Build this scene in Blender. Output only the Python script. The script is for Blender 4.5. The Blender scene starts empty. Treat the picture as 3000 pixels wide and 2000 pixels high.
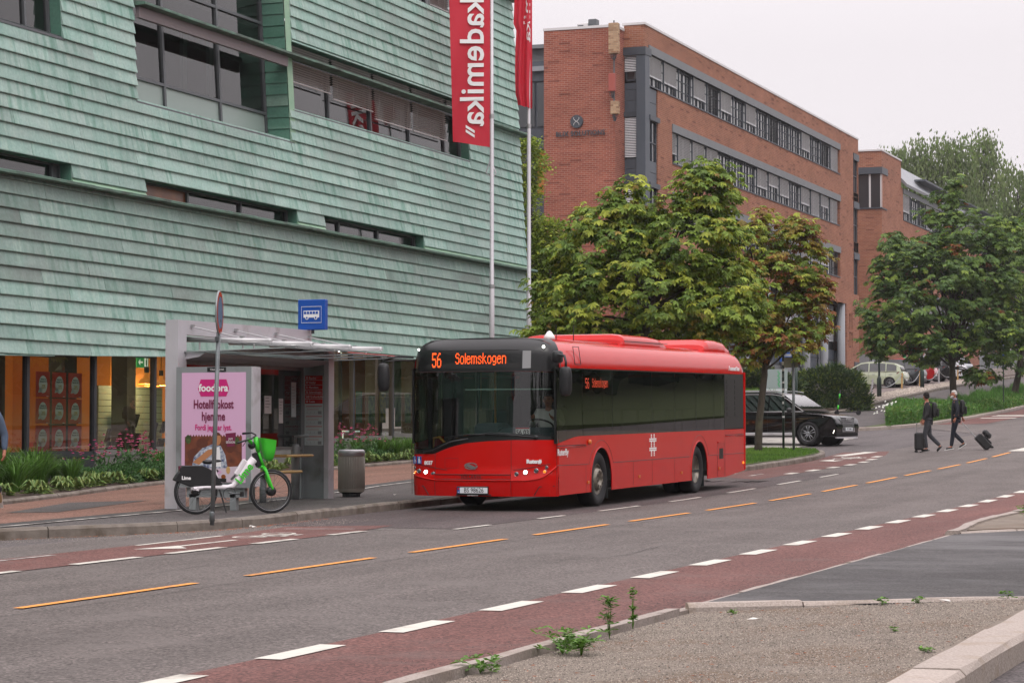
import bpy, bmesh, math, random
from mathutils import Vector, Matrix
R = random.Random(11)
sin, cos, pi, rad = math.sin, math.cos, math.pi, math.radians
SC = bpy.context.scene
COL = SC.collection
# ---------------------------------------------------------------- camera
F_PX, HOR, VPX = 7000.0, 1275.0, 4110.0          # focal length in photo pixels, horizon row, vanishing point of the street
PITCH = math.atan((HOR - 1000) / F_PX)
YAW = math.atan((VPX - 1500) / math.hypot(F_PX, HOR - 1000))
A_ = Vector((-sin(YAW), cos(YAW), 0)); R_ = Vector((cos(YAW), sin(YAW), 0)); U_ = Vector((0, 0, 1))
FW = A_ * cos(PITCH) + U_ * sin(PITCH); UPV = -A_ * sin(PITCH) + U_ * cos(PITCH)
cd = bpy.data.cameras.new('camera'); cam = bpy.data.objects.new('camera', cd); COL.objects.link(cam)
cd.sensor_width = 36; cd.lens = F_PX / 3000 * 36; cd.clip_start = .5; cd.clip_end = 3000
m3 = Matrix((R_, UPV, -FW)).transposed(); cam.matrix_world = m3.to_4x4()
SC.camera = cam
# ---------------------------------------------------------------- overcast sky, soft sun
w = bpy.data.worlds.new('World'); SC.world = w; w.use_nodes = True
nt = w.node_tree; bg = nt.nodes['Background']
SUN_EL, SUN_AZ = rad(50), rad(150)
sky = nt.nodes.new('ShaderNodeTexSky'); sky.sky_type = 'NISHITA'; sky.sun_disc = False
sky.sun_elevation = SUN_EL; sky.sun_rotation = SUN_AZ; sky.dust_density = 3
hs = nt.nodes.new('ShaderNodeHueSaturation'); hs.inputs['Saturation'].default_value = .25
nt.links.new(sky.outputs[0], hs.inputs['Color'])
tc = nt.nodes.new('ShaderNodeTexCoord'); sx = nt.nodes.new('ShaderNodeSeparateXYZ'); nt.links.new(tc.outputs['Generated'], sx.inputs[0])
mr = nt.nodes.new('ShaderNodeMapRange'); mr.inputs['From Min'].default_value = .16; mr.inputs['From Max'].default_value = 1
mr.inputs['To Min'].default_value = 9.35; mr.inputs['To Max'].default_value = 27.0
nt.links.new(sx.outputs['Z'], mr.inputs[0])
cl = nt.nodes.new('ShaderNodeVectorMath'); cl.operation = 'SCALE'; cl.inputs[0].default_value = (1.0, .94, .975)
nz = nt.nodes.new('ShaderNodeTexNoise'); nz.inputs['Scale'].default_value = 1.6; nz.inputs['Detail'].default_value = 4
nt.links.new(tc.outputs['Generated'], nz.inputs['Vector'])
mn = nt.nodes.new('ShaderNodeMapRange'); mn.inputs['To Min'].default_value = .94; mn.inputs['To Max'].default_value = 1.06
nt.links.new(nz.outputs['Fac'], mn.inputs[0])
mm = nt.nodes.new('ShaderNodeMath'); mm.operation = 'MULTIPLY'; nt.links.new(mr.outputs[0], mm.inputs[0]); nt.links.new(mn.outputs[0], mm.inputs[1])
nt.links.new(mm.outputs[0], cl.inputs['Scale'])
mx = nt.nodes.new('ShaderNodeMix'); mx.data_type = 'RGBA'; mx.inputs[0].default_value = .93     # the cloud layer covers nearly all of the sky
nt.links.new(hs.outputs[0], mx.inputs[6]); nt.links.new(cl.outputs[0], mx.inputs[7])
nt.links.new(mx.outputs[2], bg.inputs[0]); bg.inputs[1].default_value = .1
sd = bpy.data.lights.new('sun', 'SUN'); sd.energy = .9; sd.angle = rad(25); sd.color = (1, .96, .9)
sun = bpy.data.objects.new('sun', sd); COL.objects.link(sun)
sv = Vector((sin(SUN_AZ) * cos(SUN_EL), cos(SUN_AZ) * cos(SUN_EL), sin(SUN_EL)))
sun.rotation_euler = (-sv).to_track_quat('-Z', 'Y').to_euler()
SC.view_settings.view_transform = 'Standard'; SC.view_settings.look = 'None'; SC.view_settings.exposure = 0; SC.view_settings.gamma = 1
SC.view_settings.use_curve_mapping = False
SC.render.engine = 'CYCLES'; SC.cycles.max_bounces = 8; SC.cycles.transparent_max_bounces = 16; SC.cycles.caustics_reflective = False
SC.cycles.caustics_refractive = False

# ---------------------------------------------------------------- helpers
def lin(v): return v / 12.92 if v <= .04045 else ((v + .055) / 1.055) ** 2.4
def hx(s, k=1.0):
    s = s.lstrip('#'); return tuple(lin(int(s[i:i + 2], 16) / 255) * k for i in (0, 2, 4)) + (1,)
def interp(T, x):
    if x <= T[0][0]: return T[0][1]
    for (a, b), (c, d) in zip(T, T[1:]):
        if x <= c: return b + (d - b) * (x - a) / (c - a)
    (a, b), (c, d) = T[-2], T[-1]; return d + (d - b) / (c - a) * (x - c)
ET = [(-40, -1.966), (38, -1.233), (42, -1.185), (46, -1.115), (50, -1.03), (54, -.94), (58, -.85), (62, -.755), (66, -.64), (70, -.51), (74, -.39),
      (80, -.2), (90, .12), (100, .45), (120, 1.15), (140, 1.9), (200, 4.2), (400, 12)]
SB = [(95, 0), (103, .08), (110, .23), (119, .48), (131, .75), (149, .95), (200, 1.1)]
def E(y): return interp(ET, y)
def gz(x, y):
    t = min(1, max(0, (-18.6 - x) / 5.0)); t = t * t * (3 - 2 * t)
    return E(y) + interp(SB, y if y > 95 else 95) * t
M = {}
def nd(t, k): return t.nodes.new('ShaderNode' + k)
def mat(name, col, rough=.6, metal=0.0, var=0.0, vs=3.0, col2=None, bump=0.0, bs=60.0, spec=.5, coat=0.0, emit=None, es=0.0, vscale=None, isl=0.0, orand=0.0,
        alpha=None, world=False, dirt=None, ds=.6, dlo=.5, dhi=.75):
    """one principled material: base colour varied by noise (var / col2), per island (isl) and per object (orand); stains (dirt); fine relief (bump)"""
    m = bpy.data.materials.new(name); m.use_nodes = True; t = m.node_tree; b = t.nodes['Principled BSDF']
    b.inputs['Roughness'].default_value = rough; b.inputs['Metallic'].default_value = metal; b.inputs['Specular IOR Level'].default_value = spec
    b.inputs['Coat Weight'].default_value = coat; b.inputs['Coat Roughness'].default_value = .04
    if not isinstance(col, tuple): col = hx(col)
    b.inputs['Base Color'].default_value = col
    if emit:
        b.inputs['Emission Color'].default_value = hx(emit) if isinstance(emit, str) else emit; b.inputs['Emission Strength'].default_value = es
    src = nd(t, 'NewGeometry').outputs['Position'] if world else nd(t, 'TexCoord').outputs['Object']
    if vscale:
        mp = nd(t, 'Mapping'); mp.inputs['Scale'].default_value = vscale; t.links.new(src, mp.inputs[0]); src2 = mp.outputs[0]
    else: src2 = src
    cur = None
    if var or col2:
        n = nd(t, 'TexNoise'); n.inputs['Scale'].default_value = vs; n.inputs['Detail'].default_value = 5; t.links.new(src2, n.inputs['Vector'])
        mx_ = nd(t, 'Mix'); mx_.data_type = 'RGBA'
        c2 = hx(col2) if isinstance(col2, str) else (col2 or tuple(c * (1 - var) for c in col[:3]) + (1,))
        c1 = col if col2 else tuple(min(1, c * (1 + var)) for c in col[:3]) + (1,)
        mr_ = nd(t, 'MapRange'); mr_.inputs[1].default_value = .3; mr_.inputs[2].default_value = .7; t.links.new(n.outputs['Fac'], mr_.inputs[0])
        t.links.new(mr_.outputs[0], mx_.inputs[0]); mx_.inputs[6].default_value = c1; mx_.inputs[7].default_value = c2; cur = mx_.outputs[2]
    def mult(cur, fac, lo, hi):
        mr_ = nd(t, 'MapRange'); mr_.inputs[3].default_value = lo; mr_.inputs[4].default_value = hi; t.links.new(fac, mr_.inputs[0])
        v = nd(t, 'VectorMath'); v.operation = 'SCALE'; t.links.new(mr_.outputs[0], v.inputs['Scale'])
        if cur is None: v.inputs[0].default_value = col[:3]
        else: t.links.new(cur, v.inputs[0])
        return v.outputs[0]
    if isl: cur = mult(cur, nd(t, 'NewGeometry').outputs['Random Per Island'], 1 - isl, 1 + isl)
    if orand: cur = mult(cur, nd(t, 'ObjectInfo').outputs['Random'], 1 - orand, 1 + orand)
    if dirt:
        n = nd(t, 'TexNoise'); n.inputs['Scale'].default_value = ds; n.inputs['Detail'].default_value = 6; t.links.new(src, n.inputs['Vector'])
        mr_ = nd(t, 'MapRange'); mr_.inputs[1].default_value = dlo; mr_.inputs[2].default_value = dhi; t.links.new(n.outputs['Fac'], mr_.inputs[0])
        mx_ = nd(t, 'Mix'); mx_.data_type = 'RGBA'; t.links.new(mr_.outputs[0], mx_.inputs[0])
        if cur is None: mx_.inputs[6].default_value = col
        else: t.links.new(cur, mx_.inputs[6])
        mx_.inputs[7].default_value = hx(dirt) if isinstance(dirt, str) else dirt; cur = mx_.outputs[2]
    if cur: t.links.new(cur, b.inputs['Base Color'])
    if bump:
        n = nd(t, 'TexNoise'); n.inputs['Scale'].default_value = bs; n.inputs['Detail'].default_value = 4; t.links.new(src, n.inputs['Vector'])
        bp = nd(t, 'Bump'); bp.inputs['Strength'].default_value = bump; bp.inputs['Distance'].default_value = .01
        t.links.new(n.outputs['Fac'], bp.inputs['Height']); t.links.new(bp.outputs[0], b.inputs['Normal'])
    M[name] = m; return m
def leafmat(name, c1, c2, vs=1.2, tr=.3, rough=.5):
    m = mat(name, c1, rough, col2=c2, vs=vs, isl=.35, spec=.3); t = m.node_tree; b = t.nodes['Principled BSDF']
    tl = nd(t, 'BsdfTranslucent'); ms = nd(t, 'MixShader'); ms.inputs[0].default_value = tr
    t.links.new(b.inputs['Base Color'].links[0].from_socket, tl.inputs[0])
    t.links.new(b.outputs[0], ms.inputs[1]); t.links.new(tl.outputs[0], ms.inputs[2]); t.links.new(ms.outputs[0], t.nodes['Material Output'].inputs[0]); return m
def glassmat(name, tint, refl=.08, rough=.0, mixdark=0.0, dark='#101412', gcol=(1, 1, 1, 1), blend=.35, milky=False):
    """window glass: what is behind shows through a tint, over it a fresnel reflection"""
    m = bpy.data.materials.new(name); m.use_nodes = True; t = m.node_tree; t.nodes.remove(t.nodes['Principled BSDF'])
    tr = nd(t, 'BsdfTransparent'); tr.inputs[0].default_value = tint if isinstance(tint, tuple) else hx(tint)
    g = nd(t, 'BsdfGlossy'); g.inputs['Roughness'].default_value = rough; g.inputs[0].default_value = gcol
    ms = nd(t, 'MixShader'); lw = nd(t, 'LayerWeight'); lw.inputs[0].default_value = blend
    mr_ = nd(t, 'MapRange'); mr_.inputs[3].default_value = refl; mr_.inputs[4].default_value = 1; t.links.new(lw.outputs['Fresnel'], mr_.inputs[0])
    t.links.new(mr_.outputs[0], ms.inputs[0])
    if mixdark:
        d = nd(t, 'BsdfTranslucent' if milky else 'BsdfDiffuse'); d.inputs[0].default_value = hx(dark); m2 = nd(t, 'MixShader'); m2.inputs[0].default_value = mixdark
        t.links.new(tr.outputs[0], m2.inputs[1]); t.links.new(d.outputs[0], m2.inputs[2]); t.links.new(m2.outputs[0], ms.inputs[1])
    else: t.links.new(tr.outputs[0], ms.inputs[1])
    t.links.new(g.outputs[0], ms.inputs[2]); t.links.new(ms.outputs[0], t.nodes['Material Output'].inputs[0]); M[name] = m; return m
def props(o, label=None, cat=None, group=None, kind=None):
    if label: o['label'] = label
    if cat: o['category'] = cat
    if group: o['group'] = group
    if kind: o['kind'] = kind
    return o
def empty(name, loc=(0, 0, 0), rz=0.0, label=None, cat=None, group=None, kind=None, rx=0.0):
    o = bpy.data.objects.new(name, None); COL.objects.link(o); o.location = loc; o.rotation_euler = (rx, 0, rz); o.empty_display_size = .2
    return props(o, label, cat, group, kind)
class MB:
    """collects shapes; build() links them as one mesh object"""
    def __init__(s): s.v = []; s.f = []; s.m = []; s.mi = 0; s.sm = []; s.smooth = False; s.T = None
    def add(s, vs, fs, mi=None):
        o = len(s.v)
        if s.T is not None: vs = [s.T @ Vector(p) for p in vs]
        s.v += [tuple(p) for p in vs]
        for f in fs: s.f.append(tuple(i + o for i in f)); s.m.append(s.mi if mi is None else mi); s.sm.append(s.smooth)
        return s
    def box(s, a, b, mi=None):
        x0, y0, z0 = a; x1, y1, z1 = b
        return s.add([(x0, y0, z0), (x1, y0, z0), (x1, y1, z0), (x0, y1, z0), (x0, y0, z1), (x1, y0, z1), (x1, y1, z1), (x0, y1, z1)],
                     [(0, 3, 2, 1), (4, 5, 6, 7), (0, 1, 5, 4), (1, 2, 6, 5), (2, 3, 7, 6), (3, 0, 4, 7)], mi)
    def cbox(s, c, d, mi=None, bev=0.0, rot=None):
        hx_, hy, hz = d[0] / 2, d[1] / 2, d[2] / 2
        if bev <= 0: pts = [(x, y, z) for z in (-hz, hz) for x, y in ((-hx_, -hy), (hx_, -hy), (hx_, hy), (-hx_, hy))]; fs = [(3, 2, 1, 0), (4, 5, 6, 7), (0, 1, 5, 4), (1, 2, 6, 5), (2, 3, 7, 6), (3, 0, 4, 7)]
        else:
            ring = lambda z, i: [(-hx_ + i, -hy, z), (hx_ - i, -hy, z), (hx_, -hy + i, z), (hx_, hy - i, z), (hx_ - i, hy, z), (-hx_ + i, hy, z), (-hx_, hy - i, z), (-hx_, -hy + i, z)]
            sh = lambda P, k: [(x * (1 - k / hx_), y * (1 - k / hy), z) for x, y, z in P]
            b_ = bev; pts = sh(ring(-hz, b_), b_) + ring(-hz + b_, b_) + ring(hz - b_, b_) + sh(ring(hz, b_), b_); fs = [tuple(range(7, -1, -1)), tuple(range(24, 32))]
            for k in range(3):
                for i in range(8): fs.append((k * 8 + i, k * 8 + (i + 1) % 8, k * 8 + 8 + (i + 1) % 8, k * 8 + 8 + i))
        Rm = rot if rot is not None else Matrix.Identity(3); c = Vector(c)
        return s.add([c + Rm @ Vector(p) for p in pts], fs, mi)
    def quad(s, a, b, c, d, mi=None): return s.add([a, b, c, d], [(0, 1, 2, 3)], mi)
    def poly(s, pts, mi=None): return s.add(pts, [tuple(range(len(pts)))], mi)
    def prism(s, pts, vec, mi=None):
        n = len(pts); v = Vector(vec); top = [Vector(p) + v for p in pts]
        return s.add(list(pts) + top, [tuple(range(n - 1, -1, -1)), tuple(range(n, 2 * n))] + [(i, (i + 1) % n, n + (i + 1) % n, n + i) for i in range(n)], mi)
    def tube(s, path, r, n=8, mi=None, caps=True, closed=False):
        path = [Vector(p) for p in path]; k = len(path); rs = r if isinstance(r, (list, tuple)) else [r] * k
        vs = []; up = None
        for i, p in enumerate(path):
            if closed: d = path[(i + 1) % k] - path[i - 1]
            else: d = path[min(i + 1, k - 1)] - path[max(i - 1, 0)]
            d.normalize() if d.length > 1e-9 else None
            if up is None: up = Vector((0, 0, 1)) if abs(d.z) < .9 else Vector((1, 0, 0))
            a = d.cross(up)
            if a.length < 1e-6: a = d.orthogonal()
            a.normalize(); b = a.cross(d); b.normalize(); up = b
            for j in range(n):
                t = 2 * pi * j / n; vs.append(p + a * (cos(t) * rs[i]) + b * (sin(t) * rs[i]))
        fs = []
        for i in range(k if closed else k - 1):
            o, q = i * n, ((i + 1) % k) * n
            for j in range(n): fs.append((o + j, o + (j + 1) % n, q + (j + 1) % n, q + j))
        if caps and not closed: fs += [tuple(range(n - 1, -1, -1)), tuple(range((k - 1) * n, k * n))]
        return s.add(vs, fs, mi)
    def lathe(s, prof, n=20, mi=None, o=(0, 0, 0), ax='Z', cap=True, a0=0, a1=2 * pi):
        """prof: (radius, height) pairs about ax"""
        full = abs(a1 - a0 - 2 * pi) < 1e-6; vs = []; k = len(prof); N = n if full else n + 1
        for r, h in prof:
            for j in range(N):
                t = a0 + (a1 - a0) * j / n; x, y = r * cos(t), r * sin(t)
                p = {'Z': (x, y, h), 'X': (h, x, y), 'Y': (x, h, y)}[ax]; vs.append((p[0] + o[0], p[1] + o[1], p[2] + o[2]))
        fs = []
        for i in range(k - 1):
            for j in range(n):
                q = (j + 1) % N; fs.append((i * N + j, i * N + q, (i + 1) * N + q, (i + 1) * N + j))
        if cap and full:
            if prof[0][0] > 1e-6: fs.append(tuple(range(N - 1, -1, -1)))
            if prof[-1][0] > 1e-6: fs.append(tuple(range((k - 1) * N, k * N)))
        return s.add(vs, fs, mi)
    def ball(s, c, r, n=10, mi=None):
        rx, ry, rz = r if isinstance(r, (tuple, list)) else (r, r, r); k = max(4, n // 2 + 1)
        vs = [(c[0] + rx * sin(pi * i / k) * cos(2 * pi * j / n), c[1] + ry * sin(pi * i / k) * sin(2 * pi * j / n), c[2] + rz * cos(pi * i / k)) for i in range(k + 1) for j in range(n)]
        fs = [(i * n + j, (i + 1) * n + j, (i + 1) * n + (j + 1) % n, i * n + (j + 1) % n) for i in range(k) for j in range(n)]
        return s.add(vs, fs, mi)
    def build(s, name, mats, parent=None, loc=None, world=False, label=None, cat=None, group=None, kind=None, bev=0, merge=False):
        me = bpy.data.meshes.new(name); me.from_pydata(s.v, [], s.f)
        for m in (mats if isinstance(mats, (list, tuple)) else [mats]): me.materials.append(M[m] if isinstance(m, str) else m)
        if len(me.polygons) == len(s.f): me.polygons.foreach_set('material_index', s.m); me.polygons.foreach_set('use_smooth', s.sm)
        me.update(); o = bpy.data.objects.new(name, me); COL.objects.link(o)
        if merge:
            bm = bmesh.new(); bm.from_mesh(me); bmesh.ops.remove_doubles(bm, verts=bm.verts, dist=1e-4); bmesh.ops.recalc_face_normals(bm, faces=bm.faces); bm.to_mesh(me); bm.free()
        if parent:
            o.parent = parent
            if world: o.location = -Vector(parent.location) if parent.parent is None else (0, 0, 0)
        if loc: o.location = loc
        if bev:
            md = o.modifiers.new('bevel', 'BEVEL'); md.width = bev; md.segments = 2; md.limit_method = 'ANGLE'; md.angle_limit = rad(35)
        return props(o, label, cat, group, kind)
def text(name, s, size, m, parent=None, loc=(0, 0, 0), rot=(pi / 2, 0, 0), sx_=1.0, bold=0.0, ext=.002, align='CENTER', mw=None, shear=0, sp=1.0):
    cu = bpy.data.curves.new(name, 'FONT'); cu.body = s; cu.size = size; cu.align_x = align; cu.align_y = 'CENTER'; cu.extrude = ext; cu.offset = bold; cu.resolution_u = 3
    cu.shear = shear; cu.space_character = sp
    tmp = bpy.data.objects.new('tmp', cu); COL.objects.link(tmp); dg = bpy.context.evaluated_depsgraph_get(); me = bpy.data.meshes.new_from_object(tmp.evaluated_get(dg))
    bpy.data.objects.remove(tmp); bpy.data.curves.remove(cu)
    if sx_ != 1: me.transform(Matrix.Scale(sx_, 4, (1, 0, 0)))
    me.materials.clear(); me.materials.append(M[m]); o = bpy.data.objects.new(name, me); COL.objects.link(o); o.location = loc; o.rotation_euler = rot
    if parent: o.parent = parent
    if mw is not None: o.matrix_basis = mw
    return o
def kids(o): return [c for c in bpy.data.objects if c.parent == o]
def dup(o, loc=None, rz=None, label=None, parent=None, _cache={}):
    c = o.copy(); COL.objects.link(c)
    if parent: c.parent = parent
    if loc is not None: c.location = loc
    if rz is not None: c.rotation_euler = (0, 0, rz)
    if label: c['label'] = label
    for ch in o.children: dup(ch, parent=c)
    return c
def slab(name, outline, h, m, thick=.3, zf=gz, step=2.0, parent=None, kind='structure', hf=None, side=True, label=None):
    """a sheet over outline (x, y) that follows the ground at height h, with a skirt"""
    bm = bmesh.new(); f = bm.faces.new([bm.verts.new((x, y, 0)) for x, y in outline])
    ys = [p[1] for p in outline]; xs = [p[0] for p in outline]
    y = math.floor(min(ys) / step) * step + step
    while y < max(ys):
        bmesh.ops.bisect_plane(bm, geom=bm.verts[:] + bm.edges[:] + bm.faces[:], plane_co=(0, y, 0), plane_no=(0, 1, 0)); y += step
    for x in [-18.6 - 5 * i / 5 for i in range(6)]:
        if min(xs) < x < max(xs): bmesh.ops.bisect_plane(bm, geom=bm.verts[:] + bm.edges[:] + bm.faces[:], plane_co=(x, 0, 0), plane_no=(1, 0, 0))
    if side:
        ret = bmesh.ops.extrude_face_region(bm, geom=bm.faces[:]); low = [v for v in ret['geom'] if isinstance(v, bmesh.types.BMVert)]
    else: low = []
    ls = set(low)
    for v in bm.verts: v.co.z = zf(v.co.x, v.co.y) + (hf(v.co.x, v.co.y) if hf else h) - (thick if v in ls else 0)
    bmesh.ops.recalc_face_normals(bm, faces=bm.faces)
    if not side and bm.faces[:] and bm.faces[0].normal.z < 0: bmesh.ops.reverse_faces(bm, faces=bm.faces)
    me = bpy.data.meshes.new(name); bm.to_mesh(me); bm.free(); me.materials.append(M[m]); o = bpy.data.objects.new(name, me); COL.objects.link(o)
    if parent: o.parent = parent
    return props(o, label, kind=kind)
def resample(pts, step):
    out = [Vector((*pts[0], 0))]; L = 0
    P = [Vector((*p, 0)) for p in pts]; cum = [0]
    for a, b in zip(P, P[1:]): cum.append(cum[-1] + (b - a).length)
    n = max(1, round(cum[-1] / step)); res = []
    for i in range(n + 1):
        t = cum[-1] * i / n; k = 0
        while k < len(cum) - 2 and cum[k + 1] < t: k += 1
        q = (t - cum[k]) / (cum[k + 1] - cum[k]); res.append(P[k].lerp(P[k + 1], q))
    return res
def smooth(pts, it=2):
    for _ in range(it):
        q = [pts[0]]
        for a, b in zip(pts, pts[1:]): q += [(a[0] * .75 + b[0] * .25, a[1] * .75 + b[1] * .25), (a[0] * .25 + b[0] * .75, a[1] * .25 + b[1] * .75)]
        pts = q + [pts[-1]]
    return pts
def kerb(name, pts, wd, h, m, stone=1.5, side=1, drop=.25, zf=gz, jit=.006, hend=None, sub=3):
    """granite kerb: one child per stone, along pts (road edge); side +1 = body lies left of the path"""
    root = empty(name, (0, 0, 0), kind='structure'); P = resample(pts, stone / sub)
    nrm = []
    for i in range(len(P)):
        d = P[min(i + 1, len(P) - 1)] - P[max(i - 1, 0)]; d.normalize(); nrm.append(Vector((-d.y, d.x, 0)) * side)
    i = 0
    while i < len(P) - 1:
        j = min(i + sub + R.choice((0, 0, 0, 1)) if sub > 1 else i + 1, len(P) - 1); mb = MB(); rings = []; dj = R.uniform(-jit, jit); dn = R.uniform(-jit, jit)
        for k in range(i, j + 1):
            p = P[k].copy(); dd = (P[min(k + 1, len(P) - 1)] - P[max(k - 1, 0)]).normalized()
            if k == i: p += dd * .008
            if k == j: p -= dd * .008
            n = nrm[k]; hh = h if hend is None else h + (hend - h) * k / (len(P) - 1)
            ring = []
            for a, z in ((0, -drop), (0, hh - .035), (.03, hh), (wd, hh), (wd, -drop)):
                q = p + n * (a + dn + (R.uniform(-.006, .006) if z > 0 else 0)); ring.append((q.x, q.y, zf(p.x, p.y) + z + dj + (R.uniform(-.004, .004) if z > 0 else 0)))
            rings.append(ring)
        for a, b in zip(rings, rings[1:]):
            o = 5
            mb.add(a + b, [(q, q + 1, q + 6, q + 5) if side < 0 else (q, q + 5, q + 6, q + 1) for q in range(4)])
        mb.poly(rings[0]); mb.poly(rings[-1])
        mb.build('kerb_stone', m, root); i = j
    return root
# ---------------------------------------------------------------- materials of the setting
def asphalt(name, c, c2, agg='#8f8a86', stain=None, rough=.85, sc=1.0):
    m = mat(name, c, rough, col2=c2, vs=.35, world=True, bump=.25, bs=90, spec=.25); t = m.node_tree; b = t.nodes['Principled BSDF']
    cur = b.inputs['Base Color'].links[0].from_socket; pos = nd(t, 'NewGeometry').outputs['Position']
    v = nd(t, 'TexVoronoi'); v.inputs['Scale'].default_value = 55; t.links.new(pos, v.inputs['Vector'])          # aggregate
    mr_ = nd(t, 'MapRange'); mr_.inputs[1].default_value = 0; mr_.inputs[2].default_value = 1; mr_.inputs[3].default_value = .35; mr_.inputs[4].default_value = 1.75
    t.links.new(v.outputs['Color'], mr_.inputs[0]); sc_ = nd(t, 'VectorMath'); sc_.operation = 'SCALE'; t.links.new(cur, sc_.inputs[0]); t.links.new(mr_.outputs[0], sc_.inputs['Scale'])
    n = nd(t, 'TexNoise'); n.inputs['Scale'].default_value = 1.0; n.inputs['Detail'].default_value = 5; mp = nd(t, 'Mapping'); mp.inputs['Scale'].default_value = (1.6, .16, 1)   # wheel tracks and wear along the road
    t.links.new(pos, mp.inputs[0]); t.links.new(mp.outputs[0], n.inputs['Vector'])
    m2 = nd(t, 'MapRange'); m2.inputs[1].default_value = .35; m2.inputs[2].default_value = .65; m2.inputs[3].default_value = .86; m2.inputs[4].default_value = 1.1; t.links.new(n.outputs['Fac'], m2.inputs[0])
    s2 = nd(t, 'VectorMath'); s2.operation = 'SCALE'; t.links.new(sc_.outputs[0], s2.inputs[0]); t.links.new(m2.outputs[0], s2.inputs['Scale']); out = s2.outputs[0]
    n3 = nd(t, 'TexNoise'); n3.inputs['Scale'].default_value = 26; n3.inputs['Detail'].default_value = 3; t.links.new(pos, n3.inputs['Vector'])
    m4 = nd(t, 'MapRange'); m4.inputs[1].default_value = .35; m4.inputs[2].default_value = .68; m4.inputs[3].default_value = .8; m4.inputs[4].default_value = 1.2; t.links.new(n3.outputs['Fac'], m4.inputs[0])
    s4 = nd(t, 'VectorMath'); s4.operation = 'SCALE'; t.links.new(out, s4.inputs[0]); t.links.new(m4.outputs[0], s4.inputs['Scale']); out = s4.outputs[0]
    if stain:
        n2 = nd(t, 'TexNoise'); n2.inputs['Scale'].default_value = (.9 if name != 'asphalt_dark' else .5); n2.inputs['Detail'].default_value = 7; n2.inputs['Roughness'].default_value = .7; t.links.new(pos, n2.inputs['Vector'])
        m3_ = nd(t, 'MapRange'); m3_.inputs[1].default_value = .52; m3_.inputs[2].default_value = .72; t.links.new(n2.outputs['Fac'], m3_.inputs[0])
        mx_ = nd(t, 'Mix'); mx_.data_type = 'RGBA'; t.links.new(m3_.outputs[0], mx_.inputs[0]); t.links.new(out, mx_.inputs[6]); mx_.inputs[7].default_value = hx(stain); out = mx_.outputs[2]
    if name == 'asphalt_dark':      # still damp in streaks
        mp2 = nd(t, 'Mapping'); mp2.inputs['Scale'].default_value = (.5, .9, 1); t.links.new(pos, mp2.inputs[0]); t.links.new(mp2.outputs[0], n2.inputs['Vector']); m5 = nd(t, 'MapRange'); m5.inputs[1].default_value = .42; m5.inputs[2].default_value = .62; m5.inputs[3].default_value = .75; m5.inputs[4].default_value = .48; t.links.new(n2.outputs['Fac'], m5.inputs[0]); t.links.new(m5.outputs[0], b.inputs['Roughness'])
    t.links.new(out, b.inputs['Base Color']); return m
asphalt('asphalt', '#635c59', '#5a5350', stain='#68615e'); asphalt('asphalt_side', '#5d5756', '#544e4e'); asphalt('asphalt_red', '#6b4944', '#624440', stain='#695450')
asphalt('asphalt_walk', '#565150', '#4b4746', stain='#5d5754'); asphalt('path_red', '#7f5f53', '#74564b', stain='#6e594f'); asphalt('asphalt_dark', '#454241', '#3c3939', stain='#4c4848', rough=.5)
asphalt('asphalt_bay', '#554c4b', '#4a4242')
mat('ground_soil', '#6a6255', .95, col2='#514a40', vs=2, world=True, bump=.5, bs=40)
mat('marking_white', '#c6c1b7', .7, var=.06, vs=14, world=True, dirt='#8d867e', ds=3.5, dlo=.56, dhi=.72, bump=.1, bs=80)
mat('marking_worn', '#b5b0aa', .7, var=.1, vs=14, world=True, dirt='#67605d', ds=4, dlo=.48, dhi=.6)
mat('marking_orange', '#e0923c', .7, var=.08, vs=10, world=True, dirt='#8a6b50', ds=4, dlo=.55, dhi=.75)
mat('granite', '#847b72', .85, col2='#6a6159', vs=6, world=True, orand=.1, bump=.7, bs=30, dirt='#55493b', ds=2.2, dlo=.5, dhi=.75)
mat('granite_light', '#b3a69d', .85, col2='#8f847c', vs=60, world=True, orand=.06, bump=.6, bs=45, dirt='#8b7a66', ds=3, dlo=.55, dhi=.8)
mat('granite_pale', '#a99c94', .85, col2='#887e77', vs=50, world=True, orand=.06, bump=.6, bs=45, dirt='#7c6f63', ds=2, dlo=.52, dhi=.8)
mat('grass_soil', '#4e5a2c', .95, col2='#3f4a25', vs=3, world=True, bump=.4, bs=30)
mat('soil_dark', '#4a3a30', .95, col2='#35291f', vs=9, world=True, bump=.8, bs=30)
mat('gravel_bed', '#80756a', .95, col2='#695e54', vs=2.6, world=True, bump=.9, bs=70, dirt='#6a5747', ds=.9, dlo=.5, dhi=.68)
mat('parking', '#7e706c', .9, col2='#6d625f', vs=1, world=True)
# ---------------------------------------------------------------- ground, road and pavements
def grid(name, xs, ys, m, dz, kind='structure'):
    mb = MB(); mb.add([(x, y, gz(x, y) + dz) for y in ys for x in xs], [(j * len(xs) + i, j * len(xs) + i + 1, (j + 1) * len(xs) + i + 1, (j + 1) * len(xs) + i) for j in range(len(ys) - 1) for i in range(len(xs) - 1)])
    return mb.build(name, m, kind=kind)
grid('ground', [-260, -120, -60, -30, -23.6, -22.6, -21.6, -20.6, -19.6, -18.6, -10, 0, 20, 60, 160], [-60, -20] + list(range(0, 200, 2)) + [200, 240, 300, 400, 600], 'asphalt_side', -.012)
road = slab('road', [(-15.9, -20), (-5.45, -20), (-5.45, 200), (-18.4, 200), (-18.4, 96), (-14.6, 88), (-14.6, 60), (-15.9, 52)], .0, 'asphalt', side=False)
slab('bus_bay', [(-16.0, 31.2), (-12.35, 30.9), (-12.35, 56), (-15.3, 56), (-16.0, 50)], .004, 'asphalt_bay', side=False)
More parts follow.
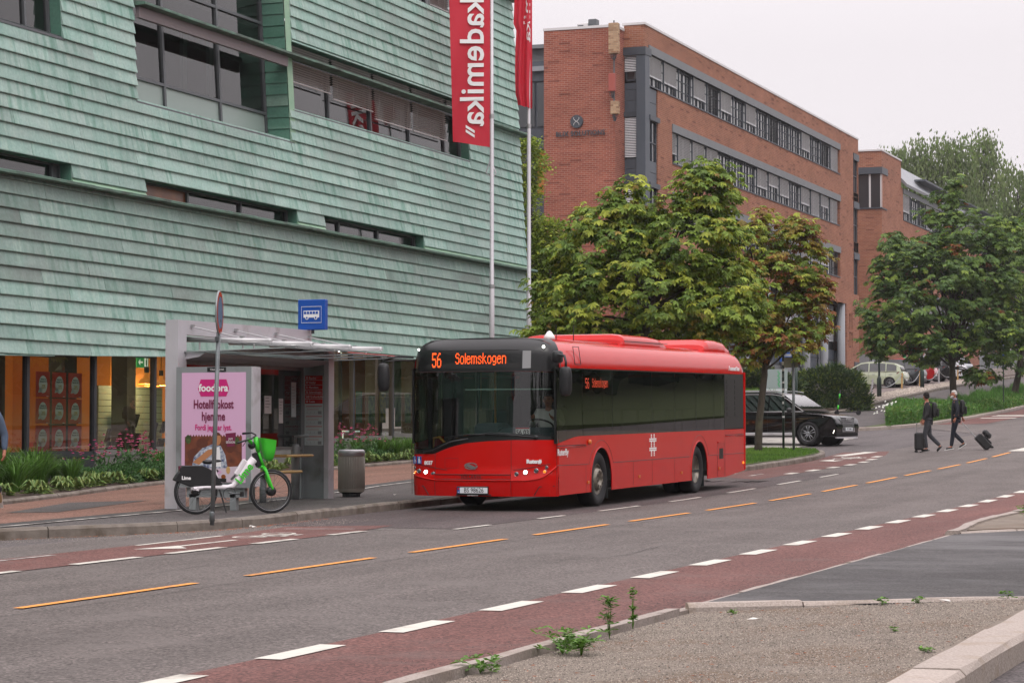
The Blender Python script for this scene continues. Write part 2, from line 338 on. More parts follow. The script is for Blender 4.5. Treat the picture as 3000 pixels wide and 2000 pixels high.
slab('bike_lane', [(-7.02, 3), (-5.43, 3), (-5.43, 170), (-7.02, 170)], .004, 'asphalt_red', side=False)
slab('bike_lane', [(-14.62, 15), (-13.28, 15), (-13.3, 29.6), (-13.6, 31.6), (-14.9, 30.8), (-14.55, 28)], .006, 'asphalt_red', side=False)
slab('bike_lane', [(-15.1, 53.5), (-13.5, 52), (-13.5, 62), (-13.9, 68), (-14.4, 71), (-15.6, 70), (-15.3, 66), (-15.1, 62)], .006, 'asphalt_red', side=False)
slab('bike_lane', [(-18.3, 100), (-16.4, 101), (-16.6, 160), (-18.6, 160)], .006, 'asphalt_red', side=False)
def dash(x, y0, y1, wd, m='marking_white', name='lane_dash', x1=None, sk=0.0, h=.010):
    x1 = x if x1 is None else x1; mb = MB(); n = 3
    for i in range(n):
        a, b = y0 + (y1 - y0) * i / n, y0 + (y1 - y0) * (i + 1) / n; xa, xb = x + (x1 - x) * i / n, x + (x1 - x) * (i + 1) / n
        mb.quad((xa - wd / 2, a, E(a) + h), (xa + wd / 2, a, E(a) + h), (xb + wd / 2, b, E(b) + h), (xb - wd / 2, b, E(b) + h))
    return mb.build(name, m, road)
for k in range(-3, 30): dash(-6.93, 14.05 + 2.02 * (k), 14.05 + 2.02 * k + 1.02, .2)
for k in range(-2, 26): dash(-10.72, 17.1 + 4.17 * k, 17.1 + 4.17 * k + 3.1, .1, 'marking_orange', 'centre_dash')
for y0, y1 in ((17.4, 19.2), (19.6, 21.2), (22.3, 23.7), (24.4, 25.75), (26.55, 27.75), (28.8, 29.9)): dash(-13.3, y0, y1, .14)
for i, (y0, y1) in enumerate(((30.75, 32.1), (34.2, 35.4), (37.2, 39.4), (41.3, 43.3), (45.3, 47.4), (49.4, 51.4), (53.4, 55.2))): dash(-12.3 - .02 * i, y0, y1, .09)
dash(-14.42, 19.5, 23.75, .08, 'marking_worn'); dash(-14.5, 25.8, 28.2, .08, x1=-14.58)
dash(-13.92, 25.4, 27.3, .09, 'marking_white', 'bike_arrow')
MB().poly([(-13.98, 25.9, E(25.9) + .011), (-13.6, 25.4, E(25.4) + .011), (-14.1, 25.0, E(25) + .011)]).build('bike_arrow', 'marking_white', road)
mb = MB(); mb.quad((-14.6, 30.12, E(30.1) + .011), (-13.1, 30.5, E(30.5) + .011), (-13.1, 30.56, E(30.5) + .011), (-14.6, 30.2, E(30.2) + .011)); mb.build('lane_line', 'marking_worn', road)
for y0, y1, x in ((55.1, 55.9, -13.6), (57.0, 58, -13.55), (59.1, 59.9, -13.5), (61, 61.8, -13.48), (62.9, 63.6, -13.52), (64.7, 65.5, -13.7), (66.6, 67.4, -13.95)): dash(x, y0, y1, .22)
def bike_symbol(cx, cy, s, ay=-1):
    mb = MB(); z = lambda y: E(y) + .012
    def P(u, v): return (cx + v * s, cy + u * s * 1.25, z(cy + u * s * 1.25))
    for c in (-.55, .55):
        n = 20
        for i in range(n):
            a, b = 2 * pi * i / n, 2 * pi * (i + 1) / n
            mb.quad(P(c + .36 * cos(a), .36 * sin(a)), P(c + .28 * cos(a), .28 * sin(a)), P(c + .28 * cos(b), .28 * sin(b)), P(c + .36 * cos(b), .36 * sin(b)))
    def bar(a, b, w_=.05):
        a, b = Vector(a), Vector(b); d = (b - a).normalized(); n = Vector((-d.y, d.x)) * w_; mb.quad(P(*(a + n)), P(*(a - n)), P(*(b - n)), P(*(b + n)))
    for a, b in (((-.55, 0), (-.2, .45)), ((-.2, .45), (.35, .45)), ((-.55, 0), (0, 0)), ((0, 0), (.35, .45)), ((-.2, .45), (0, 0)), ((.3, .62), (.55, 0)), ((.15, .62), (.42, .62)), ((-.3, .6), (-.1, .6))): bar(a, b)
    return mb.build('bike_symbol', 'marking_white', road)
bike_symbol(-14.08, 28.45, .62); bike_symbol(-14.6, 66.0, .75)
MB().poly([(-14.9, 63.9, E(64) + .012), (-14.4, 63.5, E(63.5) + .012), (-14.35, 64.5, E(64.5) + .012), (-14.55, 64.1, E(64.1) + .012), (-14.7, 65, E(65) + .012)]).build('bike_arrow', 'marking_white', road)
MB().quad((-15.3, 67.3, E(67.3) + .012), (-14.9, 67.3, E(67.3) + .012), (-14.6, 70.3, E(70.3) + .012), (-15.0, 70.3, E(70.3) + .012)).build('lane_dash', 'marking_white', road)
for i, (x0, x1, y) in enumerate(((-10.95, -10.35, 71.3), (-9.9, -9.3, 71.3))): MB().quad((x0, y, E(y) + .012), (x1, y, E(y) + .012), (x1 + .1, y + 3.4, E(y + 3.4) + .012), (x0 + .1, y + 3.4, E(y + 3.4) + .012)).build('crossing_bar', 'marking_white', road)
for y in (112.2, 113.6, 109): MB().quad((-18.0, y, gz(-17, y) + .014), (-16.4, y, gz(-16.4, y) + .014), (-16.4, y + .9, gz(-16.4, y + .9) + .014), (-18, y + .9, gz(-17, y + .9) + .014)).build('crossing_bar', 'marking_white', road)
for k in range(11):
    y = 72.2 + k * 1.0
    MB().quad((-21.5, y, gz(-21, y) + .012), (-18.0, y + .1, gz(-18, y) + .012), (-18.0, y + .6, gz(-18, y + .6) + .012), (-21.5, y + .5, gz(-21, y + .5) + .012)).build('crossing_bar', 'marking_white', road)
t_ = text('lane_word', 'BUSS', 1.5, 'marking_white', road, ext=.001, rot=(0, 0, 0)); t_.data.transform(Matrix.Diagonal((.62, 1.5, 1, 1))); t_.rotation_euler = (math.atan(.02), 0, pi); t_.location = (-14.05, 51.2, E(51.2) + .015)
for v in (53.9,): dash(-14.9, v, v + 1.4, .1, 'marking_worn'); dash(-14.2, v, v + 1.2, .1, 'marking_worn')
# ---------------------------------------------------------------- left pavement, planting bed, grass island
LK = smooth([(-20.5, 18), (-18.6, 23.2), (-16.95, 26.7), (-15.7, 28.6), (-15.35, 30.2), (-15.55, 33), (-15.75, 36), (-15.88, 40), (-15.9, 45), (-15.9, 50), (-15.5, 53), (-15.05, 56), (-15.02, 60), (-15.05, 63.5), (-15.3, 66.5), (-15.9, 68.8), (-17.2, 70.1), (-20, 70.6), (-25, 70.8), (-32, 71)], 2)
kerb('kerb_left', LK, .14, .14, 'granite', stone=1.5, side=1)
inner = [(x - .1 if y < 69 else x, y if y < 69 else y - .1) for x, y in LK]
slab('pavement_left', inner + [(-34, 71), (-34, 18)], .135, 'asphalt_walk', .2)
WL = [(-17.9, 20), (-17.2, 27), (-17.5, 32.2), (-18.2, 38.4), (-19.2, 44), (-19.8, 50), (-20.1, 60), (-20.1, 70)]
BK = [(-20.0, 20), (-20.3, 27), (-21.45, 33.7), (-22.6, 38), (-23.6, 41.5), (-24.15, 44.4), (-24.25, 50), (-24.2, 57), (-24.2, 72)]
slab('path_red', [(x - .45, y) for x, y in WL] + BK[::-1], .140, 'path_red', side=False)
slab('path_edge', [(x, y) for x, y in WL] + [(x - .47, y) for x, y in WL][::-1], .143, 'asphalt_dark', side=False)
slab('path_line', [(x + .05, y) for x, y in WL] + [(x - .05, y) for x, y in WL][::-1], .147, 'marking_worn', side=False)
slab('asphalt_patch', [(-19.0, 31.4), (-19.6, 30.9), (-20.9, 34.9), (-20.1, 36.2)], .145, 'asphalt_walk', side=False)
kerb('bed_kerb', smooth(BK, 1), .09, .22, 'granite', stone=1.1, side=1, sub=2)
slab('planting_bed', [(x - .05, y) for x, y in smooth(BK, 1)] + [(-26.6, 72), (-26.6, 20)], .2, 'soil_dark', .25)
slab('grass_island', [(-15.2, 54), (-15.2, 63.5), (-15.45, 66.4), (-16.05, 68.5), (-17.4, 69.3), (-18.2, 69.2), (-18.0, 60), (-17.2, 54)], .16, 'grass_soil', .2)
slab('pavement_pale', [(-18.05, 69.2), (-18.0, 63), (-20, 63), (-20.5, 70.3), (-17.4, 70.0), (-17.4, 69.35)], .145, 'parking', side=False)
# ---------------------------------------------------------------- verge, hill path, gravel strip, parking yard
VK = smooth([(-20.6, 91.6), (-19.6, 92.0), (-19.1, 93.6), (-18.7, 96), (-18.45, 99), (-18.3, 104), (-18.25, 112), (-18.6, 122), (-18.9, 132), (-18.9, 180)], 2)
kerb('kerb_verge', VK, .16, .13, 'granite_pale', stone=2.2, side=1)
slab('verge', [(x - .12, y) for x, y in VK[6:]] + [(-22.2, 180), (-22.0, 150), (-21.9, 120), (-21.9, 109), (-20.7, 101.5), (-19.8, 96.5)], .14, 'grass_soil', .3)
slab('hill_path', [(-20.3, 91.7), (-19.7, 96.5), (-20.65, 101.5), (-21.9, 109), (-22, 150), (-22.2, 180), (-24.1, 180), (-24.1, 104), (-24.4, 96), (-24.4, 91.7)], .11, 'asphalt_walk', .2)
PK = smooth([(-30, 93), (-27.6, 97), (-25.6, 101), (-24.5, 105), (-24.05, 110), (-24, 120), (-24, 150), (-24, 180)], 2)
kerb('retaining_kerb', PK, .2, .22, 'granite', stone=2, side=1, hend=.3)
slab('cobble_strip', [(x - .15, y) for x, y in PK[8:]] + [(-25.9, 180), (-26.0, 150), (-26.2, 120), (-26.6, 108)], .2, 'soil_dark', .3)
slab('yard', [(-26.4, 104), (-26.2, 120), (-26.0, 150), (-26, 190), (-60, 190), (-60, 92), (-30, 92)], .1, 'parking', .3)
# ---------------------------------------------------------------- near right corner
slab('gravel', [(-5.3, 3), (-5.3, 18.36), (-2.6, 19.6), (-2.65, 3)], 0, 'gravel_bed', .1, hf=lambda x, y: .015 + .09 * (x + 5.3) / 2.65)
kerb('kerb_right', [(-5.5, 3), (-5.5, 10), (-5.5, 18.2)], .14, .06, 'granite_pale', stone=1.3, side=-1, sub=3)
kerb('kerb_right_low', [(-5.5, 18.2), (-5.5, 30.6)], .14, .03, 'granite_pale', stone=1.6, side=-1)
kerb('kerb_right_far', smooth([(-5.5, 30.6), (-5.5, 31.2), (-5.7, 33.4), (-5.68, 36), (-5.6, 40), (-5.6, 90)], 2), .16, .09, 'granite_pale', stone=1.6, side=-1)
slab('driveway', [(-5.38, 18.55), (-2.55, 20.2), (12, 26), (12, 39), (-4.5, 32.1), (-5.38, 30.7)], .045, 'asphalt_dark', .2)
kerb('driveway_kerb', [(-5.36, 18.42), (-4.4, 19.1), (-3.3, 19.8), (-2.4, 20.15)], .1, .075, 'granite_light', stone=1.0, side=1, sub=2)
kerb('driveway_kerb', [(-5.3, 30.75), (-4.6, 32.1), (-2, 33.4), (6, 36.5)], .1, .06, 'granite_light', stone=1.2, side=1, sub=2)
kerb('kerb_thick', [(-2.32, 4), (-2.32, 19.9)], .3, .15, 'granite_light', stone=1.9, side=1, drop=.3, jit=.004)
slab('pavement_right', [(-2.33, 3), (-2.33, 19.95), (12, 25.8), (12, 3)], -.03, 'asphalt_walk', .1)
slab('gravel_far', [(-5.5, 31.4), (-5.55, 33.5), (-5.5, 40), (-5.45, 90), (8, 90), (8, 37.4), (-4.3, 32.6)], .06, 'gravel_bed', .1)
# ---------------------------------------------------------------- copper clad building
def copper(name, c1, c2, streak, dark, dfac=.5):
    m = bpy.data.materials.new(name); m.use_nodes = True; t = m.node_tree; b = t.nodes['Principled BSDF']; b.inputs['Roughness'].default_value = .62; b.inputs['Specular IOR Level'].default_value = .35
    pos = nd(t, 'NewGeometry').outputs['Position']; rnd = nd(t, 'ObjectInfo').outputs['Random']
    def noise(sc, det=4, s=1.0, off=None):
        mp = nd(t, 'Mapping'); mp.inputs['Scale'].default_value = sc; t.links.new(pos, mp.inputs[0])
        if off:
            cb = nd(t, 'CombineXYZ'); ml = nd(t, 'Math'); ml.operation = 'MULTIPLY'; ml.inputs[1].default_value = off; t.links.new(rnd, ml.inputs[0]); t.links.new(ml.outputs[0], cb.inputs[0]); t.links.new(ml.outputs[0], cb.inputs[1]); t.links.new(cb.outputs[0], mp.inputs['Location'])
        n = nd(t, 'TexNoise'); n.inputs['Scale'].default_value = s; n.inputs['Detail'].default_value = det; t.links.new(mp.outputs[0], n.inputs['Vector']); return n.outputs['Fac']
    def rng(f, a, b_, c=0, d=1):
        r = nd(t, 'MapRange'); r.inputs[1].default_value = a; r.inputs[2].default_value = b_; r.inputs[3].default_value = c; r.inputs[4].default_value = d; t.links.new(f, r.inputs[0]); return r.outputs[0]
    def mixc(f, a, b_):
        x = nd(t, 'Mix'); x.data_type = 'RGBA'; t.links.new(f, x.inputs[0])
        for k, v in ((6, a), (7, b_)):
            if isinstance(v, tuple): x.inputs[k].default_value = v
            else: t.links.new(v, x.inputs[k])
        return x.outputs[2]
    def mul(f, g):
        x = nd(t, 'Math'); x.operation = 'MULTIPLY'; t.links.new(f, x.inputs[0])
        if isinstance(g, float): x.inputs[1].default_value = g
        else: t.links.new(g, x.inputs[1])
        return x.outputs[0]
    base = mixc(rng(noise((.6, .9, 1.6), 5, 1.0, 40), .35, .65), hx(c1), hx(c2))
    st = mul(rng(noise((0, 5.2, .55), 2, 1.0, 60), .47, .66), rng(noise((.2, .35, .5), 2, 1.0, 23), .4, .6, .15, 1))     # run-off streaks, stronger on some panels
    base = mixc(mul(st, .85), base, hx(streak))
    lt = mul(rng(noise((0, 6.4, .8), 2, 1.0, 31), .55, .72), .35); base = mixc(lt, base, hx('#a9bdb0'))
    dk = mul(rng(noise((.2, .22, .5), 4, 1.0, 9), .5, .72), dfac); base = mixc(dk, base, hx(dark))
    fine = rng(noise((14, 14, 14), 5), .3, .7, .88, 1.1); br = rng(rnd, 0, 1, .86, 1.12)
    for f in (fine, br):
        v = nd(t, 'VectorMath'); v.operation = 'SCALE'; t.links.new(base, v.inputs[0]); t.links.new(f, v.inputs['Scale']); base = v.outputs[0]
    t.links.new(base, b.inputs['Base Color'])
    bp = nd(t, 'Bump'); bp.inputs['Strength'].default_value = .35; bp.inputs['Distance'].default_value = .02; t.links.new(noise((.5, 2.4, 1.2), 2), bp.inputs['Height']); t.links.new(bp.outputs[0], b.inputs['Normal'])
    M[name] = m
copper('copper', '#89a89e', '#97aea6', '#618b7b', '#7b817d', .4)
copper('copper_low', '#7f9a90', '#889c95', '#5f8375', '#676b67', .65)
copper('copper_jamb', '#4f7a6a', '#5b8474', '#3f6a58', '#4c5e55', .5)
mat('copper_trim', '#5d8070', .6, col2='#4a5a50', vs=2.5, world=True, dirt='#3b3f3a', ds=1.5)
mat('copper_pale', '#8fae92', .6, col2='#7fa58a', vs=3, world=True)
mat('seam_dark', '#2b2e2c', .8); mat('steel_grey', '#5a5d60', .45, metal=.3, spec=.5); mat('steel_dark', '#33363a', .5, metal=.2); mat('beam_grey', '#7c7274', .6)
mat('room_wall', '#4c4a44', .9); mat('room_dark', '#24231f', .9); mat('curtain', '#5c6a62', .9, var=.25, vs=5, vscale=(3, 3, .2)); mat('frosted', '#8f9d97', .35, spec=.5)
mat('blind_grey', '#aaa2a0', .5); mat('blind_silver', '#dadadd', .55)
mat('warm_paint', '#9a6a34', .9); mat('orange_pane', '#7a4318', .3, var=.3, vs=2)
glassmat('win_glass', (.42, .47, .45, 1), refl=.06, blend=.3); glassmat('shop_glass', (.62, .68, .62, 1), refl=.045, blend=.3)
glassmat('win_glass_dark', (.25, .27, .27, 1), refl=.07, blend=.3)
TB = math.tan(rad(3.4))
def XF(z): return -26.3 - TB * (z - 1.6)
ROW = .297
def slopez(y): return 1.60 + (y - 41.2) * .0262
YL, YR = 34.0, 72.45
hall = empty('copper_clad_building', (-26.5, 56, -.8), label='green patinated copper clad building with shop windows at street level', cat='building')
WO = hall.location
OPEN = [(YL, 44.24, 5.36, 5.77), (47.43, 55.33, 5.36, 5.77), (57.0, 63.8, 5.36, 5.77), (YL, 44.1, 8.49, 14.6), (47.25, 55.17, 7.555, 12.3), (55.17, 55.5, 8.4, 12.3), (55.5, 67.85, 8.4, 10.15), (64.4, 70.2, 12.75, 13.7), (55.17, 55.2, 7.5, 12.4)]
pieces = []
def row(zb, zt, mt, off):
    js = [YL - 2 + R.uniform(0, 2.9)]
    while js[-1] < YR: js.append(js[-1] + R.uniform(2.5, 3.1))
    ops = [o for o in OPEN if o[2] < zt - .03 and o[3] > zb + .03]
    cuts = sorted(set([YL, YR] + [y for y in js if YL < y < YR] + [y for o in ops for y in o[:2] if YL < y < YR]))
    for a, b in zip(cuts, cuts[1:]):
        if b - a < .06: continue
        c = (a + b) / 2; z0, z1 = zb, zt
        for o in ops:
            if o[0] < c < o[1]:
                if o[2] <= z0 + .03: z0 = max(z0, o[3])
                elif o[3] >= z1 - .03: z1 = min(z1, o[2])
        if z1 - z0 > .045: pieces.append((a, b, z0, z1, mt, off))
for k in range(-2, 12):
    zb = 1.95 + ROW * k; row(zb, min(zb + ROW, 5.33), 'copper_low' if k > 3 else 'copper', -.02)
row(5.37, 5.475, 'copper_pale', .03)
for k in range(0, 29): zb = 5.475 + ROW * k; row(zb, zb + ROW, 'copper', .03)
def panel_mesh(mb, a, b, z0, z1, off):
    j0, j1, tl = R.uniform(-.005, .005), R.uniform(-.005, .005), .052; za, zb_ = z0, z0
    if z0 < 2.6:
        za, zb_ = max(z0, slopez(a)), max(z0, slopez(b))
        if za > z1 - .02 and zb_ > z1 - .02: return False
        za, zb_ = min(za, z1 - .01), min(zb_, z1 - .01)
    g = .0035
    def p(y, z, o): return (XF(z) + off + o, y, z)
    mb.add([p(a + g, za, tl + j0), p(b - g, zb_, tl + j1), p(b - g, z1 + .012, .004), p(a + g, z1 + .012, .004), p(a + g, za + .004, -.025), p(b - g, zb_ + .004, -.025), p(a + g, za + .016, tl + j0 + .004), p(b - g, zb_ + .016, tl + j1 + .004)],
           [(6, 7, 2, 3), (0, 1, 7, 6), (4, 5, 1, 0), (0, 6, 3, 4), (1, 5, 2, 7)])
    return True
def vis(p):  # how large a panel shows: near ones first, those left of the frame last
    a, b, z0, z1 = p[:4]; return (b - a) * (z1 - z0) / ((b + 0) ** 2) * (0 if b < 40.6 + max(0, z0 - 9) * .2 or z0 > 13.6 or z0 - 9.2 > (a - 41) * .16 + .4 else 1)
order = sorted(pieces, key=vis, reverse=True); rest = {}
for i, (a, b, z0, z1, mt, off) in enumerate(order):
    if i < 298:
        mb = MB()
        if panel_mesh(mb, a, b, z0, z1, off): mb.build('copper_panel', mt, hall, world=True)
    else: panel_mesh(rest.setdefault(mt, MB()), a, b, z0, z1, off)
rb = MB(); mats_ = list(rest)
for i, k in enumerate(mats_): rb.mi = i; rb.add(rest[k].v, rest[k].f)
rb.build('copper_panel', mats_, hall, world=True, kind='stuff')
mb = MB()      # backing behind the panels
for a, b, z0, z1, mt, off in pieces:
    if z1 > slopez(a): z0 = max(z0, slopez((a + b) / 2)); mb.quad((XF(z0) - .03, a, z0), (XF(z0) - .03, b, z0), (XF(z1) - .03, b, z1), (XF(z1) - .03, a, z1)) if z1 - z0 > .02 else None
mb.build('wall', 'seam_dark', hall, world=True)
mb = MB()      # floors, end wall, core
for z, th in ((2.42, .35), (4.9, .3), (7.2, .25), (10.5, .25), (14.1, .3)): mb.box((-40, YL, z), (XF(z) - .8, YR - .05, z + th))
mb.box((-60, YL, -2), (-39.9, YR - .05, 14.3)); mb.box((-40, YL - .3, -2), (-27.6, YL, 14)); mb.box((-39.9, 56.2, 2.8), (-27.4, 56.4, 14))
mb.build('floor_slab', 'room_wall', hall, world=True)
mb = MB(); n = 44   # battered end wall
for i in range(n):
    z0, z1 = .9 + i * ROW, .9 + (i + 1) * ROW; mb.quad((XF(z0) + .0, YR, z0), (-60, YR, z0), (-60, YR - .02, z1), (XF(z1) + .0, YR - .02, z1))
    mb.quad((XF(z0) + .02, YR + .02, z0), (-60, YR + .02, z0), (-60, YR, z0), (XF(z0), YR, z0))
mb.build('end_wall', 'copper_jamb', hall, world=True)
mb = MB(); mb.box((-60, YL, 14.15), (XF(14) + .35, YR + .5, 14.28)); mb.prism([(XF(14) + .35, YL, 14.28), (XF(14) + .35, YR + .5, 14.28), (-60, YR + .5, 15.4)], (0, 0, .06)); mb.build('roof', 'copper_trim', hall, world=True)
def ledge(y0, y1, z, out, m, name='ledge', inn=.0):
    mb = MB(); n = max(1, int((y1 - y0) / 1.5)); ys = [y0 + (y1 - y0) * i / n for i in range(n + 1)]; x = XF(z)
    for a, b in zip(ys, ys[1:]):
        d = R.uniform(-.006, .006); prof = [(x - .05, z - .05), (x + out - .05, z - .035 + d), (x + out, z - .03 + d), (x + out, z + .02 + d), (x + out - .03, z + .035 + d), (x - .03 - inn, z + .075)]
        mb.prism([(px, a + .003, pz) for px, pz in prof], (0, b - a - .006, 0))
    return mb.build(name, m, hall, world=True)
ledge(YL, YR + .5, 5.335, .24, 'copper_trim'); ledge(47.3, YR + .55, 9.75, .33, 'copper_trim'); ledge(YL, 44.2, 8.44, .06, 'steel_grey'); ledge(47.2, 55.4, 7.50, .05, 'steel_grey'); ledge(55.4, 67.9, 8.36, .05, 'steel_grey')
mb = MB(); mb.prism([(XF(9.6) + .12, 47.4, 9.44), (XF(9.6) + .12, 47.4, 9.69), (XF(9.6) + .02, 47.4, 9.69), (XF(9.6) + .02, 47.4, 9.44)], (0, 7.7, 0)); mb.build('canopy_beam', 'beam_grey', hall, world=True)
mb = MB(); mb.box((XF(1.9) - .3, YL, 1.3), (XF(1.9) - .02, YR, 1.55)); 
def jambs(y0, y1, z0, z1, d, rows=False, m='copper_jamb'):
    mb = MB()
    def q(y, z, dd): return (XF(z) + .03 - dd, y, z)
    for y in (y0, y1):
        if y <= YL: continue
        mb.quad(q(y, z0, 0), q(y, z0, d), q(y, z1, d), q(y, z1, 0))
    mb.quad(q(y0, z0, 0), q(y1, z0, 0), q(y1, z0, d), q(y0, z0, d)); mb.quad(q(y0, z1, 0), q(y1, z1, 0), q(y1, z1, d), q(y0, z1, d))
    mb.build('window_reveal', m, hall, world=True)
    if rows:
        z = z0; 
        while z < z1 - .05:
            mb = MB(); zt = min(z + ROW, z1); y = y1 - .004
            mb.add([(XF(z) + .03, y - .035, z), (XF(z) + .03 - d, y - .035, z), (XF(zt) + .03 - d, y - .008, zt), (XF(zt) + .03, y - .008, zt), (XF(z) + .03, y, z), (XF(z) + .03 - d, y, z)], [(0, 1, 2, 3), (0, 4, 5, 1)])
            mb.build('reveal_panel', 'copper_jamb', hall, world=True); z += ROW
def window(ys, zs, d, frame='steel_grey', pane='win_glass', fw=.07, panes=None, name='window', blinds=None, bh=None):
    """ys, zs: grid lines of one window; frame is the part, its panes and blind are sub-parts"""
    def q(y, z, dd): return (XF(z) + .03 - dd, y, z)
    mb = MB()
    for y in ys: mb.prism([q(y - fw / 2, zs[0], d - .05), q(y + fw / 2, zs[0], d - .05), q(y + fw / 2, zs[0], d + .06), q(y - fw / 2, zs[0], d + .06)], Vector(q(y, zs[-1], d)) - Vector(q(y, zs[0], d)))
    for z in zs: mb.prism([q(ys[0], z - fw * .4, d - .045), q(ys[0], z - fw * .4, d + .05), q(ys[0], z + fw * .4, d + .05), q(ys[0], z + fw * .4, d - .045)], (0, ys[-1] - ys[0], 0))
    fr = mb.build(name, frame, hall, world=True)
    for i, (a, b) in enumerate(zip(ys, ys[1:])):
        for j, (c, e) in enumerate(zip(zs, zs[1:])):
            pm = panes.get((i, j), pane) if panes else pane
            mb = MB(); mb.quad(q(a, c, d + .01), q(b, c, d + .01), q(b, e, d + .01), q(a, e, d + .01)); mb.build('pane', pm, fr)
        if blinds and blinds[i] > 0:
            top = zs[-1]; L = blinds[i] * (zs[-1] - zs[0]); mb = MB(); k = int(L / .062)
            for s in range(k):
                z = top - .05 - s * .062; x = XF(z) + .03 - d + .14; mb.add([(x - .02, a + .08, z - .022), (x + .028, a + .08, z + .012), (x + .028, b - .08, z + .012), (x - .02, b - .08, z - .022)], [(0, 1, 2, 3)])
            z = top - .05 - k * .062; x = XF(z) + .03 - d + .14; mb.box((x - .015, a + .07, z - .03), (x + .025, b - .07, z))
            for y in (a + .35, (a + b) / 2, b - .35): mb.tube([(x, y, top), (x, y, z)], .006, 4)
            mb.build('blind', 'blind_grey', fr, kind='stuff')
    return fr
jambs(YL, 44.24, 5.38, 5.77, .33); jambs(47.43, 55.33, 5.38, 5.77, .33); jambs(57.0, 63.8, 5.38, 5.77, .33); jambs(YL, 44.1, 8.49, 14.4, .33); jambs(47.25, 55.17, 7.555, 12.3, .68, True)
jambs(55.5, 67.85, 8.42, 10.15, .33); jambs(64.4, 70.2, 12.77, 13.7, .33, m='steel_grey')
MBp = MB(); MBp.quad((XF(7.5) + .05, 55.17, 7.5), (XF(7.5) + .05, 55.49, 7.5), (XF(12.3) + .05, 55.49, 12.3), (XF(12.3) + .05, 55.17, 12.3)); MBp.build('corner_strip', 'copper_pale', hall, world=True)
window([YL, 38.5, 41.2, 43.9, 44.2], [5.40, 5.75], .3, pane='win_glass_dark', panes={(3, 0): 'steel_grey'}, fw=.05)
window([47.48, 49.95, 52.7, 55.3], [5.40, 5.75], .3, pane='win_glass_dark', fw=.08, panes={(0, 0): 'orange_pane'})
window([57.05, 58.5, 61.1, 63.75], [5.40, 5.75], .3, pane='win_glass_dark', fw=.1)
window([YL, 39, 42.0, 43.1, 44.05], [8.55, 11.4, 14.3], .3, fw=.07)
window([47.25, 49.73, 52.58, 55.12], [7.6, 8.25, 10.6, 12.25], .65, fw=.09, panes={(0, 0): 'frosted', (1, 0): 'frosted', (2, 0): 'frosted'})
window([55.55, 58.25, 61.03, 63.8, 66.52, 67.8], [8.46, 9.72], .3, fw=.09, blinds=[.42, .5, .66, .66, 0])
window([55.55, 58.25, 61.03, 63.8, 66.52, 67.8], [9.78, 10.14], .3, fw=.08, blinds=[.95, .95, .95, .95, .5])
window([64.4, 65.6, 67.2, 68.7, 70.1], [12.8, 13.68], .3, fw=.08, blinds=[.3, .9, .9, .9])
mb = MB()   # things seen dimly behind the upper panes
for y in (47.9, 50.1, 52.9, 54.3): mb.box((-28.6, y, 7.5), (-28.5, y + .22, 12))
mb.build('curtain', 'curtain', hall, world=True)
mb = MB(); mb.box((-30.2, 50.0, 7.5), (-30.1, 51.6, 9.5)); mb.box((-29.4, 47.3, 7.5), (-29.3, 48.4, 8.9)); mb.build('partition', 'frosted', hall, world=True)
mb = MB()
for y in (57.4, 60.2, 63, 65.8, 42.6, 39.8): mb.box((-28.15, y, 8.3), (-28.1, y + .5, 10.4))
mb.build('curtain', 'curtain', hall, world=True)
# ---------------------------------------------------------------- shop front and shop
mat('shop_base', '#6e6c68', .85, var=.1, vs=3, world=True); mat('shop_floor', '#5a4a38', .6); mat('shop_wall', '#c07a34', .85); mat('slat_wood', '#c08a48', .7); mat('slat_white', '#a3b29f', .7)
mat('poster_red', '#cf4630', .6); mat('bubble', '#eef8f0', .6); mat('print_yellow', '#c9b030', .6); mat('print_dark', '#52645a', .6); mat('book_dark', '#1d2422', .5); mat('book_red', '#8c3026', .5); mat('lamp_glow', '#ffffff', .4, emit='#ffd9a0', es=14); mat('lamp_shade', '#c98a3a', .3, emit='#ff9a3a', es=.5)
mat('exit_green', '#1d7a44', .5, emit='#1d9a54', es=.5); mat('glow_white', '#e8efe8', .5, emit='#e8efe8', es=.7); mat('pillar_dark', '#2c2f2b', .6)
XS = -26.55
mul = [34.7, 37.3, 39.95, 42.6, 45.3, 47.95, 50.7, 53.4, 56.1, 58.9, 61.58, 64.2, 66.9, 69.6, 72.3]
fr = MB()
for y in mul: fr.box((XS - .06, y - .05, E(y) + .7), (XS + .06, y + .05, slopez(y) + .02))
fr.box((XS - .08, YL, -1.0), (XS + .02, 45.3, -.36)); fr.box((XS - .08, 45.3, -.95), (XS + .02, 72.4, -.33))
front = fr.build('shop_front', 'steel_dark', hall, world=True)
for a, b in zip(mul, mul[1:]):
    zb = -.37 if a < 45 else E((a + b) / 2) + .76
    mb = MB(); mb.quad((XS, a, zb), (XS, b, zb), (XS, b, slopez(b) + .05), (XS, a, slopez(a) + .05)); mb.build('pane', 'shop_glass', front)
    mb = MB(); mb.box((XS - .05, a + .05, zb - .09), (XS + .05, b - .05, zb + .03)); mb.box((XS - .02, a + .05, E(a) + .1), (XS + .03, b - .05, zb - .09)); mb.build('window_sill', 'steel_dark' if a < 45 else 'shop_base', front)
mb = MB(); mb.box((-39.9, YL, -1.35), (XS - .1, YR - .1, -1.0)); mb.build('shop_floor', 'shop_floor', hall, world=True)
mb = MB(); mb.box((-33.0, YL, -1), (-32.8, 52, 2.4)); mb.box((-39.8, 52, -1), (-30, 52.2, 2.4)); mb.box((-31.6, 52.3, -1), (-31.4, 72, 2.4)); mb.build('shop_wall', 'shop_wall', hall, world=True)
mb = MB()
